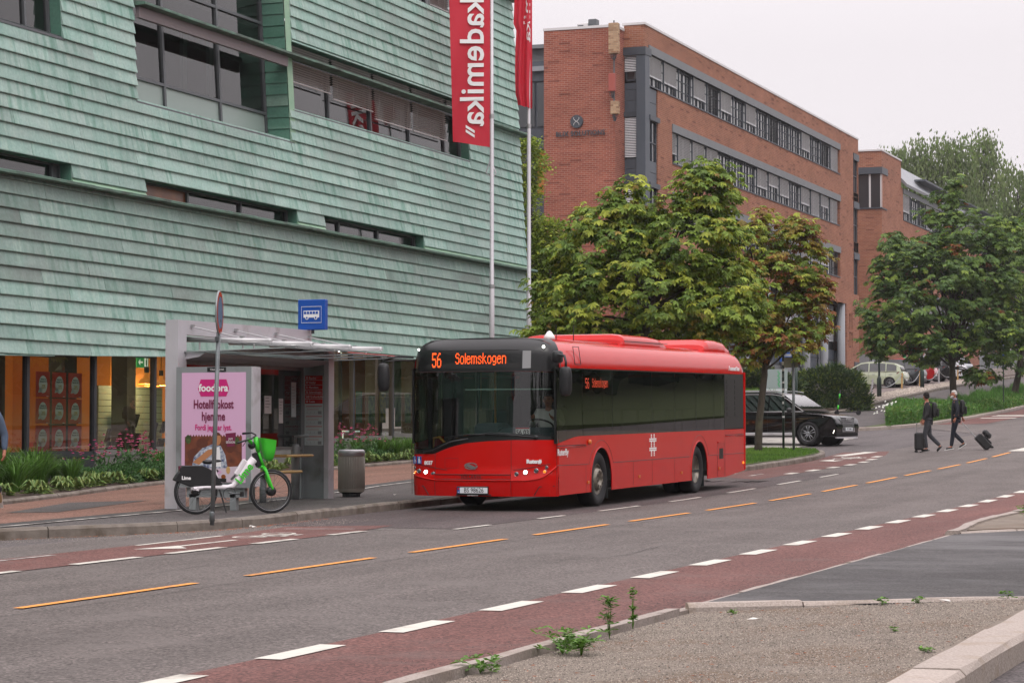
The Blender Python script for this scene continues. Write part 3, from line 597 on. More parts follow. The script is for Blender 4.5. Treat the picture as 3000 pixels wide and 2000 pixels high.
for y, wd_, x in ((42.25, .55, -27.1), (44.95, .5, -27.0), (47.75, .4, -27.1), (50.8, .35, -27), (39.4, .5, -27), (58.9, .25, -27), (61.6, .3, -27), (64.2, .3, -27)): mb.box((x - .3, y - wd_ / 2, -1), (x + .1, y + wd_ / 2, 2.4))
mb.build('pillar', 'pillar_dark', hall, world=True)
def shelf_wall(x, y0, y1, z0, z1, m, label, facing=1):
    r = empty('slat_wall', (x, (y0 + y1) / 2, z0), label=label, cat='display wall'); mb = MB(); z = z0
    mb.box((x - .1, y0, z0), (x - .02, y1, z1)); mb.build('backing', 'book_dark', r, world=True)
    while z < z1 - .02: mb = MB(); mb.box((x - .02, y0, z), (x, y1, min(z + .13, z1))); mb.build('slat', m, r, world=True); z += .142
shelf_wall(-28.1, 48.2, 51.2, -.45, 1.15, 'slat_white', 'pale slatted display wall with dark books behind the second shop window'); shelf_wall(-28.6, 41.0, 42.3, -.6, 1.15, 'slat_wood', 'lit wooden slatted wall behind the leftmost shop window')
for i, (y, z, s) in enumerate(((49.0, .52, 1.3), (49.55, .35, 1), (48.3, .0, 1), (48.75, -.12, .9), (49.05, -.1, 1.25), (49.6, -.1, 1), (50.4, .12, 1.2), (50.9, .2, .9), (48.3, -.62 + .3, 1.2), (48.8, -.3, .9), (49.1, -.38, 1.2), (49.55, -.28, .9), (50.7, -.3, 1.5))):
    mb = MB(); mb.cbox((-28.02 + .12, y, z), (.04, .2 * s, .32 * s), rot=Matrix.Rotation(rad(18), 3, 'Y')); mb.build('book', 'book_dark', None, label='dark cased book on the pale slatted shop wall, %s' % ('highest of all', 'beside the thick highest one', 'leftmost of the middle row', 'small, left column', 'thick one in the middle row', 'last of the middle row', 'large, right of middle', 'small, near the right window post', 'leftmost of the lowest row', 'second of the lowest row', 'thick one of the lowest row', 'last of the lowest row', 'broad one low at the right')[i], cat='book', group='dark books on the slatted shop wall')
r_ = empty('book_table', (-28.3, 46.3, -1), label='low shelf of red books behind the poster window', cat='shelf')
for k in range(4):
    mb = MB(); mb.box((-28.6, 45.6, -.75 + k * .16), (-28.2, 47.2, -.73 + k * .16)); mb.build('shelf_board', 'slat_wood', r_, world=True)
    for q in range(5): mb = MB(); mb.box((-28.55, 45.65 + q * .31, -.725 + k * .16), (-28.25, 45.9 + q * .31, -.63 + k * .16)); mb.build('book_stack', R.choice(('book_red', 'slat_white', 'poster_red')), r_, world=True)
def poster(y, z, k):
    r = empty('sale_poster', (XS - .05, y, z), label='red poster with pale speech bubble reading -20%, ' + ('top', 'middle', 'bottom')[k // 3] + ' row, ' + ('left', 'centre', 'right')[k % 3] + ' of nine', cat='poster', group='nine sale posters in the shop window')
    mb = MB(); mb.box((-.004, -.27, -.265), (.004, .27, .265)); mb.build('sheet', 'poster_red', r)
    mb = MB(); mb.add([(.008, .165 * cos(t * pi / 10), .185 * sin(t * pi / 10)) for t in range(20)], [tuple(range(20))]); mb.poly([(.008, -.12, -.05), (.008, -.19, -.17), (.008, -.02, -.16)]); mb.build('bubble', 'bubble', r)
    text('offer', '-20%', .12, 'print_yellow', r, (.012, 0, -.05), (pi / 2, 0, pi / 2), ext=.001, sx_=.75); text('headline', 'PENSUM OG\nPENSUMSTØTTE', .05, 'print_dark', r, (.012, .01, .08), (pi / 2, 0, pi / 2), ext=.001, sx_=.8)
    mb = MB(); mb.box((.005, .14, -.25), (.007, .22, -.24)); mb.build('print_line', 'bubble', r)
for k in range(9): poster((43.33, 43.98, 44.63)[k % 3], (1.065, .51, -.055)[k // 3], k)
def lamp(y, x, z, kind):
    if kind == 'pendant':
        r = empty('pendant_lamp', (x, y, z), label='glowing glass pendant lamp in the shop, ' + {49.35: 'added to light the pale slatted wall', 51.6: 'right of the exit sign', 41.5: 'deep behind the leftmost window', 55.5: 'behind the shelter', 60: 'seen between bin and bus', 46.5: 'deep behind the sale posters'}[y], cat='lamp', group='glass pendant lamps in the shop')
        mb = MB(); mb.smooth = True; mb.lathe([(.05, .28), (.06, .16), (.16, .1), (.2, 0)], 14, cap=False); mb.build('shade', 'lamp_shade', r); mb = MB(); mb.ball((0, 0, .08), .05, 8); mb.build('bulb', 'lamp_glow', r); mb = MB(); mb.tube([(0, 0, .28), (0, 0, 2.42 - z)], .01, 5); mb.lathe([(.06, .26), (.06, .4)], 8); mb.build('cord', 'pillar_dark', r)
        ld = bpy.data.lights.new('pendant_light', 'POINT'); ld.energy = 230 if y != 49.35 else 90; ld.color = (1, .68, .36); ld.shadow_soft_size = .1; lo = bpy.data.objects.new('pendant_light', ld); COL.objects.link(lo); lo.parent = r; lo.location = (0, 0, -.1)  # the pendant by the pale slatted wall is added to brighten it
    else:
        r = empty('spotlight', (x, y, z), label='small ceiling spotlight in the shop, ' + {50.2: 'left of the green exit sign', 56.6: 'first of the pair behind the shelter glass', 57.4: 'second of the pair behind the shelter glass', 62.8: 'low one near the bus'}[y], cat='spotlight', group='ceiling spotlights in the shop'); mb = MB(); mb.T = Matrix.Rotation(rad(-50), 4, 'Y'); mb.lathe([(.06, 0), (.07, .16)], 10); mb.build('housing', 'glow_white' if y > 49 else 'pillar_dark', r); mb = MB(); mb.T = Matrix.Rotation(rad(-50), 4, 'Y'); mb.lathe([(0, -.004), (.05, -.004)], 10); mb.build('lens', 'lamp_glow', r)
for a in ((49.35, -27.5, 1.2, 'pendant'), (51.6, -28.6, 1.2, 'pendant'), (41.5, -30.5, 1.3, 'pendant'), (55.5, -30.5, 1.3, 'pendant'), (60, -30, 1.5, 'pendant'), (50.2, -28.4, 1.75, 'spot'), (56.6, -28.6, 1.8, 'spot'), (57.4, -29, 1.7, 'spot'), (62.8, -29, 1.0, 'spot'), (46.5, -31, 1.6, 'pendant')): lamp(*a)
r_ = empty('exit_sign', (-28.3, 50.55, 1.75), label='green emergency exit sign hanging behind the shop window', cat='exit sign'); mb = MB(); mb.box((-.02, -.28, -.13), (.02, .28, .13)); mb.build('panel', 'exit_green', r_)
mb = MB(); mb.box((.021, .08, -.1), (.025, .25, .1)); mb.poly([(.023, -.22, 0), (.023, -.12, -.08), (.023, -.12, .08)]); mb.box((.021, -.14, -.02), (.025, .0, .02)); mb.build('arrow', 'glow_white', r_); mb = MB(); mb.box((.026, .14, -.07), (.029, .19, .06)); mb.build('figure', 'exit_green', r_)
mb = MB(); mb.tube([(-28.2, 50, 1.95), (-28.2, 54, 1.95)], .03, 6); mb.tube([(-28.2, 49.2, 2.05), (-28.2, 52, 2.05)], .02, 6); mb.build('light_track', 'pillar_dark', hall, world=True)
# papers and yellow-green prints in the windows right of the shelter
for k, y in enumerate((59.5, 60.35, 61.1, 62.2, 62.9, 63.5, 65)):
    mb = MB(); mb.box((XS - .07, y - .2, .35 - (k % 2) * .1), (XS - .06, y + .22, 1.2 - (k % 2) * .1)); mb.build('window_poster', mat('wp%d' % k, ('#5f8a4a', '#7fa06a', '#a09a3a')[k % 3], .7, col2='#2f5a54', vs=7), None, label='illustrated window poster, %s counted from the shelter towards the bus' % ('first', 'second', 'third', 'fourth', 'fifth', 'sixth', 'seventh')[k], cat='poster', group='green posters in the window by the bus')
r_ = empty('shop_table', (-28.4, 62.3, -.9), label='small white table with a glow in its colour, seen through the window beside the bus', cat='table')
mb = MB(); mb.box((-28.7, 61.9, .1), (-28.1, 62.9, .14)); mb.build('table_top', 'glow_white', r_, world=True)  # table glows by its material in place of light falling on it
for y in (61.95, 62.85): mb = MB(); mb.box((-28.65, y - .02, -.9), (-28.6, y + .02, .1)); mb.build('leg', 'glow_white', r_, world=True)
for k in range(3):
    mb = MB(); mb.box((-30 + k * .02, 59.2 + 1.4 * k, -.9), (-29.9, 60.3 + 1.4 * k, .9)); mb.build('book_case', ('slat_wood', 'slat_white', 'slat_wood')[k], None, label=('wooden', 'white', 'brown')[k] + ' bookcase deep inside the shop right of the shelter', cat='bookcase')
# ---------------------------------------------------------------- brick buildings
def brickmat(name, c1, c2, mortar, dk='#5a2f28'):
    m = bpy.data.materials.new(name); m.use_nodes = True; t = m.node_tree; b = t.nodes['Principled BSDF']; b.inputs['Roughness'].default_value = .9; b.inputs['Specular IOR Level'].default_value = .2
    s = nd(t, 'SeparateXYZ'); t.links.new(nd(t, 'NewGeometry').outputs['Position'], s.inputs[0]); a = nd(t, 'Math'); a.operation = 'ADD'; t.links.new(s.outputs[0], a.inputs[0]); t.links.new(s.outputs[1], a.inputs[1])
    cb = nd(t, 'CombineXYZ'); t.links.new(a.outputs[0], cb.inputs[0]); t.links.new(s.outputs[2], cb.inputs[1])
    br = nd(t, 'TexBrick'); br.inputs['Scale'].default_value = 1; br.inputs['Brick Width'].default_value = .30; br.inputs['Row Height'].default_value = .1; br.inputs['Mortar Size'].default_value = .01; br.inputs['Bias'].default_value = .1
    br.inputs['Color1'].default_value = hx(c1); br.inputs['Color2'].default_value = hx(c2); br.inputs['Mortar'].default_value = hx(mortar); t.links.new(cb.outputs[0], br.inputs['Vector'])
    v = nd(t, 'TexWhiteNoise'); v.noise_dimensions = '2D'; sn = nd(t, 'VectorMath'); sn.operation = 'SNAP'; sn.inputs[1].default_value = (.60, .1, 1); t.links.new(cb.outputs[0], sn.inputs[0]); t.links.new(sn.outputs[0], v.inputs[0])
    mr_ = nd(t, 'MapRange'); mr_.inputs[1].default_value = .955; mr_.inputs[2].default_value = .97; t.links.new(v.outputs['Value'], mr_.inputs[0])
    m1 = nd(t, 'Math'); m1.operation = 'MULTIPLY'; m1.inputs[1].default_value = .55; t.links.new(mr_.outputs[0], m1.inputs[0])
    x = nd(t, 'Mix'); x.data_type = 'RGBA'; t.links.new(m1.outputs[0], x.inputs[0]); t.links.new(br.outputs[0], x.inputs[6]); x.inputs[7].default_value = hx(dk)
    n = nd(t, 'TexNoise'); n.inputs['Scale'].default_value = .45; n.inputs['Detail'].default_value = 8; n.inputs['Roughness'].default_value = .65; mp = nd(t, 'Mapping'); mp.inputs['Scale'].default_value = (1, 2.2, 1); t.links.new(cb.outputs[0], mp.inputs[0]); t.links.new(mp.outputs[0], n.inputs['Vector'])
    m2 = nd(t, 'MapRange'); m2.inputs[1].default_value = .3; m2.inputs[2].default_value = .7; m2.inputs[3].default_value = .8; m2.inputs[4].default_value = 1.2; t.links.new(n.outputs['Fac'], m2.inputs[0])
    sc = nd(t, 'VectorMath'); sc.operation = 'SCALE'; t.links.new(x.outputs[2], sc.inputs[0]); t.links.new(m2.outputs[0], sc.inputs['Scale']); t.links.new(sc.outputs[0], b.inputs['Base Color'])
    bp = nd(t, 'Bump'); bp.inputs['Strength'].default_value = .6; bp.inputs['Distance'].default_value = .01; bp.invert = True; t.links.new(br.outputs['Fac'], bp.inputs['Height']); t.links.new(bp.outputs[0], b.inputs['Normal']); M[name] = m
brickmat('brick_red', '#995745', '#87493b', '#9c8074'); brickmat('brick_orange', '#9c664e', '#8b5744', '#9a8070'); brickmat('brick_camo', '#bfa283', '#8d6a52', '#9a8874', '#6b4c3c')
mat('panel_blue', '#444b54', .5, spec=.5, orand=.06); mat('panel_edge', '#3a4048', .5); mat('lintel', '#6d7073', .6, var=.05, vs=2, world=True); mat('roof_trim', '#c9c6c6', .5); mat('curtain_white', '#dcdcda', .9, emit='#dcdcda', es=.0); mat('room_night', '#1b1d20', .8)
mat('pane_sky', '#2a2f33', .08, spec=.9); mat('blind_dark', '#5a5d62', .5, metal=.2); mat('metal_roof', '#8c8f94', .4, metal=.5); mat('warm_room', '#8a5a2a', .8, emit='#b06a24', es=.35); mat('column_grey', '#8a8d92', .5)
glassmat('office_glass', (.85, .87, .87, 1), refl=.08, blend=.3)
def wall_holes(mb, fix, c, u0, u1, z0, z1, holes):
    """wall in plane axis=c with rectangular holes (u0, u1, z0, z1); fix 'x' or 'y'"""
    us = sorted(set([u0, u1] + [h for q in holes for h in q[:2] if u0 < h < u1])); zs = sorted(set([z0, z1] + [h for q in holes for h in q[2:] if z0 < h < z1]))
    for a, b in zip(us, us[1:]):
        for p, q in zip(zs, zs[1:]):
            if any(h[0] <= (a + b) / 2 <= h[1] and h[2] <= (p + q) / 2 <= h[3] for h in holes): continue
            if fix == 'x': mb.quad((c, a, p), (c, b, p), (c, b, q), (c, a, q))
            else: mb.quad((a, c, p), (b, c, p), (b, c, q), (a, c, q))
    for a, b, p, q in holes:
        d = -.45 if fix == 'x' else .45
        P = (lambda u, z, k: (c + k, u, z)) if fix == 'x' else (lambda u, z, k: (u, c + k, z))
        for e in ((a, p, b, p), (b, p, b, q), (b, q, a, q), (a, q, a, p)): mb.quad(P(e[0], e[1], 0), P(e[2], e[3], 0), P(e[2], e[3], d), P(e[0], e[1], d))
def proto_window(wd, ht, kind, name='window', cur=True, mun=True):
    """window in its own frame, facing +x; frame with pane, curtain and blind as its sub-parts"""
    mb = MB(); f = .07; q = (0, wd / 2, wd)
    for y in (f / 2, wd / 2, wd - f / 2): mb.box((-.3, y - f / 2, 0), (-.2, y + f / 2, ht))
    for z in (f / 2, ht - f / 2): mb.box((-.3, 0, z - f / 2), (-.2, wd, z + f / 2))
    if mun:
        for s in (0, 1):
            y = wd / 4 + s * wd / 2; mb.box((-.28, y - .022, f), (-.215, y + .022, ht - f))
        for k in (1, 2): mb.box((-.28, f, ht * k / 3 - .02), (-.215, wd - f, ht * k / 3 + .02))
    mb.box((-.24, -.02, -.06), (.05, wd + .02, 0)); mb.box((-.1, -.03, 0), (-.03, .03, ht)); o = mb.build(name, 'panel_edge', None)
    for s in (0, 1): p = MB(); p.quad((-.25, s * wd / 2 + .02, .03), (-.25, s * wd / 2 + wd / 2 - .02, .03), (-.25, s * wd / 2 + wd / 2 - .02, ht - .03), (-.25, s * wd / 2 + .02, ht - .03)); p.build('pane', 'office_glass', o)
    if cur:
        c = MB()
        for a, b in ((.08, .46), (.54, .92)) if kind != 2 else ((.06, .3), (.36, .49), (.55, .8), (.84, .96)): c.quad((-.34, wd * a, .02), (-.34, wd * b, .02), (-.34, wd * b, ht - .02), (-.34, wd * a, ht - .02))
        c.build('curtain', 'curtain_white', o)
    r = MB(); r.quad((-1.2, -.3, -.3), (-1.2, wd + .3, -.3), (-1.2, wd + .3, ht + .3), (-1.2, -.3, ht + .3)); r.quad((-.46, 0, 0), (-.46, wd, 0), (-1.2, wd, -.1), (-1.2, 0, -.1)); r.quad((-.46, 0, ht), (-.46, wd, ht), (-1.2, wd, ht), (-1.2, 0, ht)); r.build('room', 'room_night', o)
    L = {0: .68, 1: .98, 2: 0, 3: .98, 4: .42}[kind]
    if L:
        b = MB(); k = int(L * ht / .085)
        for i in range(k):
            z = ht - .04 - i * .085; tl = .012 if kind == 3 else .03
            b.add([(-.12 - .03, .05, z - tl), (-.12 + .03, .05, z + tl * .6), (-.12 + .03, wd - .05, z + tl * .6), (-.12 - .03, wd - .05, z - tl)], [(0, 1, 2, 3)])
        b.box((-.15, .05, ht - .06 - k * .085), (-.1, wd - .05, ht - .02 - k * .085)); b.build('blind', 'blind_dark' if kind == 3 else 'blind_silver', o, kind='stuff')
    return o
office = empty('brick_office_building', (-36, 140, 1.5), label='long red brick office building with grey window strips and white blinds', cat='building')
XB, Y0, Y1 = -36.0, 116.0, 167.1; MOD = 2.78
LT = [20.0, 16.45, 12.9, 9.35]
holes = [(116.7, 161.15, 17.9, 20.0)] + [(120.9, 161.15, t_ - 2.1, t_) for t_ in LT[1:3]] + [(116.7, 118.25, 2.5, 17.9), (120.9, 163.0, .4, 9.1)]
sl = [(163.9 + .0, 164.25, z, z + 1.1) for z in (7.4, 6.1 - .0, 3.6, 2.3)] + [(164.55, 164.9, z, z + 1.1) for z in (7.4, 6.1, 3.6, 2.3)]
holes += [(165.4, 167.0, 17.1, 19.9), (165.4, 167.0, 13.6, 16.5), (165.4, 167.0, 9.9, 12.9), (165.5, 166.9, 2.8, 4.9)]
mb = MB(); wall_holes(mb, 'x', XB, 116.0, Y1, -1.0, 20.95, holes + sl)
mb.quad((XB, Y1, -1), (-50, Y1, -1), (-50, Y1, 20.95), (XB, Y1, 20.95)); mb.build('wall', 'brick_orange', office, world=True)
mb = MB(); mb.quad((-40.92, 114.5, -1), (-37.1, 114.5, -1), (-37.1, 114.5, 20.65), (-40.92, 114.5, 20.65)); mb.quad((-37.1, 114.5, -1), (-37.1, 116.1, -1), (-37.1, 116.1, 20.65), (-37.1, 114.5, 20.65)); mb.quad((-40.92, 114.5, -1), (-40.92, 118, -1), (-40.92, 118, 20.65), (-40.92, 114.5, 20.65)); mb.build('tower_wall', 'brick_red', office, world=True)
mb = MB(); mb.quad((-37.1, 116.0, 19.75), (XB, 116, 19.75), (XB, 116, 20.95), (-37.1, 116, 20.95)); mb.build('wall', 'brick_orange', office, world=True)
mb = MB(); mb.box((-40.95, 114.46, 20.65), (-37.06, 118, 20.78)); mb.box((-37.2, 115.96, 20.95), (XB + .04, 116.4, 21.07)); mb.box((XB - .4, 116.4, 20.95), (XB + .04, Y1 + .04, 21.07)); mb.build('roof_edge', 'roof_trim', office, world=True)
mb = MB(); mb.box((-60, 118, 20.4), (XB - .4, Y1 - .1, 20.6)); mb.box((-60, 118.5, -1), (-38.5, Y1 - .2, 20.4)); mb.build('roof', 'lintel', office, world=True)
for t_ in LT[:3]:
    a = 116.65 if t_ == 20 else 120.85
    for k in range(int((161.2 - a) / MOD) + 1):
        y = a + k * MOD; mb = MB(); mb.box((XB - .02, y + .005, t_ - .42), (XB + .05, min(y + MOD, 161.2) - .005, t_)); mb.build('lintel', 'lintel', office, world=True)
wh = 1.62; PR = {k: proto_window(2.62, wh, k) for k in range(5)}; first = {k: True for k in PR}
def put(k, y, z, s=1.0):
    o = PR[k] if first[k] else dup(PR[k]); first[k] = False; o.parent = office; o.location = Vector((XB, y, z)) - office.location; o.scale = (1, s, 1)
for r_i, seq in enumerate(('0020302', '', '')): pass
rows_ = [[0, 0, 2, 0, 3, 0, 2, 0, 2, 3, 2, 2, 0, 2, 3, 1], [0, 1, 1, 0, 2, 2, 2, 0, 4, 0, 2, 0, 1, 4, 1], [1, 0, 1, 2, 0, 4, 0, 1, 0, 2, 0, 1, 0, 0]]
for ri, seq in enumerate(rows_):
    y = 116.75 if ri == 0 else 122.1
    if ri: put(seq[0], 120.95, LT[ri] - 2.06, .4); seq = seq[1:]
    for k in seq:
        if y + 2.7 > 161.2: break
        put(k, y, LT[ri] - 2.06); y += MOD
    if 161.1 - y > .6: put(3, y, LT[ri] - 2.06, (161.1 - y) / 2.7)
# corner bay: blue grey panels with windows
def panels(fix, c, a, b, zs, name='cladding_panel'):
    for z0, z1 in zip(zs, zs[1:]):
        mb = MB(); mb.box((c - .05, a + .01, z0 + .012), (c, b - .01, z1 - .012)) if fix == 'x' else mb.box((a + .01, c, z0 + .012), (b - .01, c + .05, z1 - .012)); mb.build(name, 'panel_blue', office, world=True)
mb = MB(); mb.box((-36.42, 115.9, -1), (-35.93, 116.65, 19.75)); mb.build('corner_post', 'panel_blue', office, world=True)
for p_, q_ in (((-37.2, 115.85, 19.4), (-35.9, 116.9, 19.8)), ((-37.15, 115.95, 16.25), (-36.35, 116.05, 16.5)), ((-36.05, 116.6, 16.15), (-35.88, 118.35, 16.4)), ((-36.05, 116.6, 12.7), (-35.88, 118.35, 12.95)), ((-37.15, 115.95, 12.8), (-36.35, 116.05, 13.05))): mb = MB(); mb.box(p_, q_); mb.build('lintel', 'panel_edge', office, world=True)
mb = MB(); mb.quad((-37.1, 116.25, -1), (-36.4, 116.25, -1), (-36.4, 116.25, 19.5), (-37.1, 116.25, 19.5)); mb.quad((-36.3, 116.7, -1), (-36.3, 118.3, -1), (-36.3, 118.3, 18), (-36.3, 116.7, 18)); mb.build('backing', 'room_night', office, world=True)
panels('y', 116.08, -37.1, -36.42, [16.5, 17.1, 17.65, 18.1 - .1]); panels('y', 116.08, -37.1, -36.42, [13.05, 13.6, 14.1]); panels('y', 116.08, -37.1, -36.42, [9.4, 9.95, 10.5]); panels('x', -36.05, 116.68, 118.22, [16.4, 17.1, 17.85]); panels('x', -36.05, 116.68, 118.22, [12.95, 13.5, 14.1]); panels('x', -36.05, 116.68, 118.22, [9.4, 10, 10.6])
def blind_y(x0, x1, y, z0, z1):
    mb = MB(); z = z1
    while z > z0: mb.add([(x0, y + .02, z), (x1, y + .02, z), (x1, y - .03, z - .055), (x0, y - .03, z - .055)], [(0, 1, 2, 3)]); z -= .085
    mb.build('blind', 'blind_silver', office, world=True, kind='stuff')
for z0, z1, g in ((18.55, 19.4, 18.1), (14.2, 16.2, 14.1), (10.8, 12.7, 10.6)):
    mb = MB(); mb.box((-37.05, 116.1, g), (-36.98, 116.2, z1)); mb.box((-36.5, 116.1, g), (-36.43, 116.2, z1)); mb.box((-37.05, 116.1, g), (-36.43, 116.2, g + .08)); fr = mb.build('window', 'panel_edge', office, world=True)
    mb = MB(); mb.quad((-37.0, 116.15, g), (-36.45, 116.15, g), (-36.45, 116.15, z1), (-37.0, 116.15, z1)); mb.build('pane', 'pane_sky', fr); blind_y(-37.07, -36.44, 116.02, z0, z1)
for z0, z1 in ((14.1, 16.15), (10.6, 12.7)): mb = MB(); mb.box((-36.15, 116.7, z0), (-36.05, 116.78, z1)); mb.box((-36.15, 118.15, z0), (-36.05, 118.22, z1)); mb.box((-36.15, 117.4, z0), (-36.05, 117.46, z1)); mb.box((-36.16, 116.7, z0 + .9), (-36.05, 118.2, z0 + .96)); fr = mb.build('window', 'panel_edge', office, world=True); mb = MB(); mb.quad((-36.12, 116.7, z0), (-36.12, 118.2, z0), (-36.12, 118.2, z1), (-36.12, 116.7, z1)); mb.build('pane', 'pane_sky', fr)
# far end bay
for z0, z1 in ((17.15, 19.4), (13.6, 16.0), (9.9, 12.4), (2.8, 4.7)):
    mb = MB(); mb.box((XB - .25, 165.4, z1), (XB + .06, 167.15, z1 + .45)); 
    for y in (165.45, 166.2, 166.95): mb.box((XB - .2, y - .04, z0), (XB - .1, y + .04, z1))
    mb.box((XB - .2, 165.4, (z0 + z1) / 2), (XB - .1, 167, (z0 + z1) / 2 + .06)); fr = mb.build('window', 'panel_edge', office, world=True); mb = MB(); mb.quad((XB - .16, 165.4, z0), (XB - .16, 167, z0), (XB - .16, 167, z1), (XB - .16, 165.4, z1)); mb.build('pane', 'pane_sky', fr)
for z0, z1 in ((16.5, 17.1), (12.9, 13.6)): panels('x', XB + .0, 165.4, 167.0, [z0, (z0 + z1) / 2, z1])
# recessed ground floor with columns, blinds and panels
mb = MB(); mb.quad((XB - 1.0, 120, .2), (XB - 1.0, 163.1, .2), (XB - 1.0, 163.1, 9.2), (XB - 1.0, 120, 9.2)); mb.box((XB - 2, 120, 9.1), (XB - .02, 163, 9.2)); mb.build('backing', 'room_night', office, world=True)
for k in range(9):
    y = 121 + k * 5.2; mb = MB(); mb.smooth = True; mb.lathe([(.28, 0), (.28, 9.1)], 12, o=(XB - .3, y, 0)); mb.build('column', 'column_grey', office, world=True)
    for j, y2 in enumerate((y + .45, y + 2.85)):
        for z0, z1 in ((6.0, 8.9), (1.7, 4.1)):
            mb = MB(); z = z1
            while z > z0 + R.choice((0, 0, .6)): mb.add([(XB - .82, y2, z), (XB - .76, y2, z - .05), (XB - .76, y2 + 2.2, z - .05), (XB - .82, y2 + 2.2, z)], [(0, 1, 2, 3)]); z -= .085
            mb.build('blind', 'blind_silver', office, world=True, kind='stuff')
        for z0, z1 in ((4.45, 5.2), (5.2, 5.9)): mb = MB(); mb.box((XB - .9, y2, z0 + .02), (XB - .8, y2 + 1.15, z1 - .02)); mb.box((XB - .9, y2 + 1.18, z0 + .02), (XB - .8, y2 + 2.33, z1 - .02)); mb.build('cladding_panel', 'panel_blue', office, world=True)
        mb = MB(); mb.box((XB - .9, y2 - .05, 4.15), (XB - .7, y2 + 2.4, 4.42)); mb.build('lintel', 'lintel', office, world=True)
# sign on the tower
mb = MB(); mb.lathe([(.33, 114.38), (.33, 114.5)], 28, o=(0, 0, 0), ax='Y'); mb.v = [(x - 39.12, y, z + 15.92) for x, y, z in mb.v]; sg = mb.build('sign_disc', 'panel_edge', office, world=True)
mb = MB()
for s in (-1, 1): mb.tube([(-39.12 + s * .14, 114.36, 16.12), (-39.12 + s * .14, 114.36, 16.04), (-39.12 + s * .05, 114.36, 15.95), (-39.12 - s * .05, 114.36, 15.89), (-39.12 - s * .14, 114.36, 15.8), (-39.12 - s * .14, 114.36, 15.72)], .014, 5)
mb.build('sign_mark', 'roof_trim', sg)
text('sign_letters', 'BLIX SOLUTIONS', .36, 'panel_edge', office, Vector((-38.93, 114.42, 15.3)) - office.location, sx_=.88, bold=.006, ext=.02, sp=1.1)
def boxthing(name, c, d, m, label, cat, extra=None):
    r = empty(name, (c[0], c[1], c[2] - d[2] / 2), label=label, cat=cat); mb = MB(); mb.cbox((0, 0, d[2] / 2), d, bev=.02); mb.build('housing', m, r)
    mb = MB(); mb.box((-.04, d[1] / 2, .1), (.04, d[1] / 2 + .35, .2)); mb.box((-.04, d[1] / 2, d[2] - .2), (.04, d[1] / 2 + .35, d[2] - .1)); mb.build('bracket', 'steel_grey', r)
    mb = MB()
    for k in range(7): x = -d[0] * .35 + k * d[0] * .11; mb.tube([(x, 0, 0), (x + R.uniform(-.05, .05), 0, -.15), (0, .05, -.35)], .012, 4)
    mb.build('cable', 'panel_edge', r); return r
boxthing('antenna_cover', (-36.95, 113.9, 19.95), (.5, .35, 1.55), 'brick_camo', 'tall antenna cover painted as pale bricks at the tower corner', 'antenna')
boxthing('radio_unit', (-37.08, 114.0, 17.75), (.34, .25, .9), mat('dull_red', '#9a4c42', .6), 'dull red radio box between the two antenna covers', 'antenna'); boxthing('antenna_cover', (-36.9, 113.9, 16.45), (.42, .3, .65), 'brick_camo', 'small antenna cover painted as pale bricks, lowest on the tower corner', 'antenna')
mb = MB(); mb.tube([(-37.02, 114.1, 15.8), (-37.02, 114.1, 20.9)], .04, 6); props(mb.build('antenna_pole', 'steel_grey'), 'thin grey mast pole behind the antenna covers', 'pole')
for i, (x, d, h, lb) in enumerate(((-40.75, .6, .75, 'boxy pale air unit with grille on the brick tower roof'), (-40.2, .45, .95, 'grey slatted air unit behind the pale one on the roof'))):
    r = empty('air_unit', (x + .3, 119.5, 20.9), label=lb, cat='air conditioner'); mb = MB(); mb.cbox((0, 0, .15 + h / 2), (d, .5, h), bev=.02); mb.build('housing', 'roof_trim' if i == 0 else 'steel_grey', r)
    mb = MB(); [mb.box((-d * .4, -.27, .3 + k * .09), (d * .1, -.25, .35 + k * .09)) for k in range(6)]; mb.build('grille', 'panel_edge', r); mb = MB(); mb.box((-d / 2, -.2, 0), (-d / 2 + .06, .2, .15)); mb.box((d / 2 - .06, -.2, 0), (d / 2, .2, .15)); mb.build('foot', 'steel_grey', r)
# dark glazed link left of the tower
link = empty('glazed_link', (-46, 119, 0), label='dark glazed stair link between the copper building and the brick tower', cat='building')
mb = MB(); mb.box((-56, 118.4, -1), (-40.9, 124, 19.2)); mb.build('wall', 'panel_blue', link, world=True); mb = MB(); mb.box((-56, 118.0, 19.2), (-40.95, 124, 19.45)); mb.box((-50, 119, 19.5), (-41.2, 123, 20.6)); mb.build('roof', 'metal_roof', link, world=True)
for z in (5.5, 9.2, 12.7, 16.3):
    for x in (-44.4, -42.65): mb = MB(); mb.box((x, 118.3, z), (x + 1.6, 118.36, z + 2.3)); mb.build('pane', 'warm_room' if z == 12.7 and x > -43 else 'pane_sky', link, world=True)
    for k in range(2): mb = MB(); mb.box((-44.5, 118.28, z + 2.4 + k * .55), (-41, 118.38, z + 2.9 + k * .55)); mb.build('cladding_panel', 'panel_blue', link, world=True)
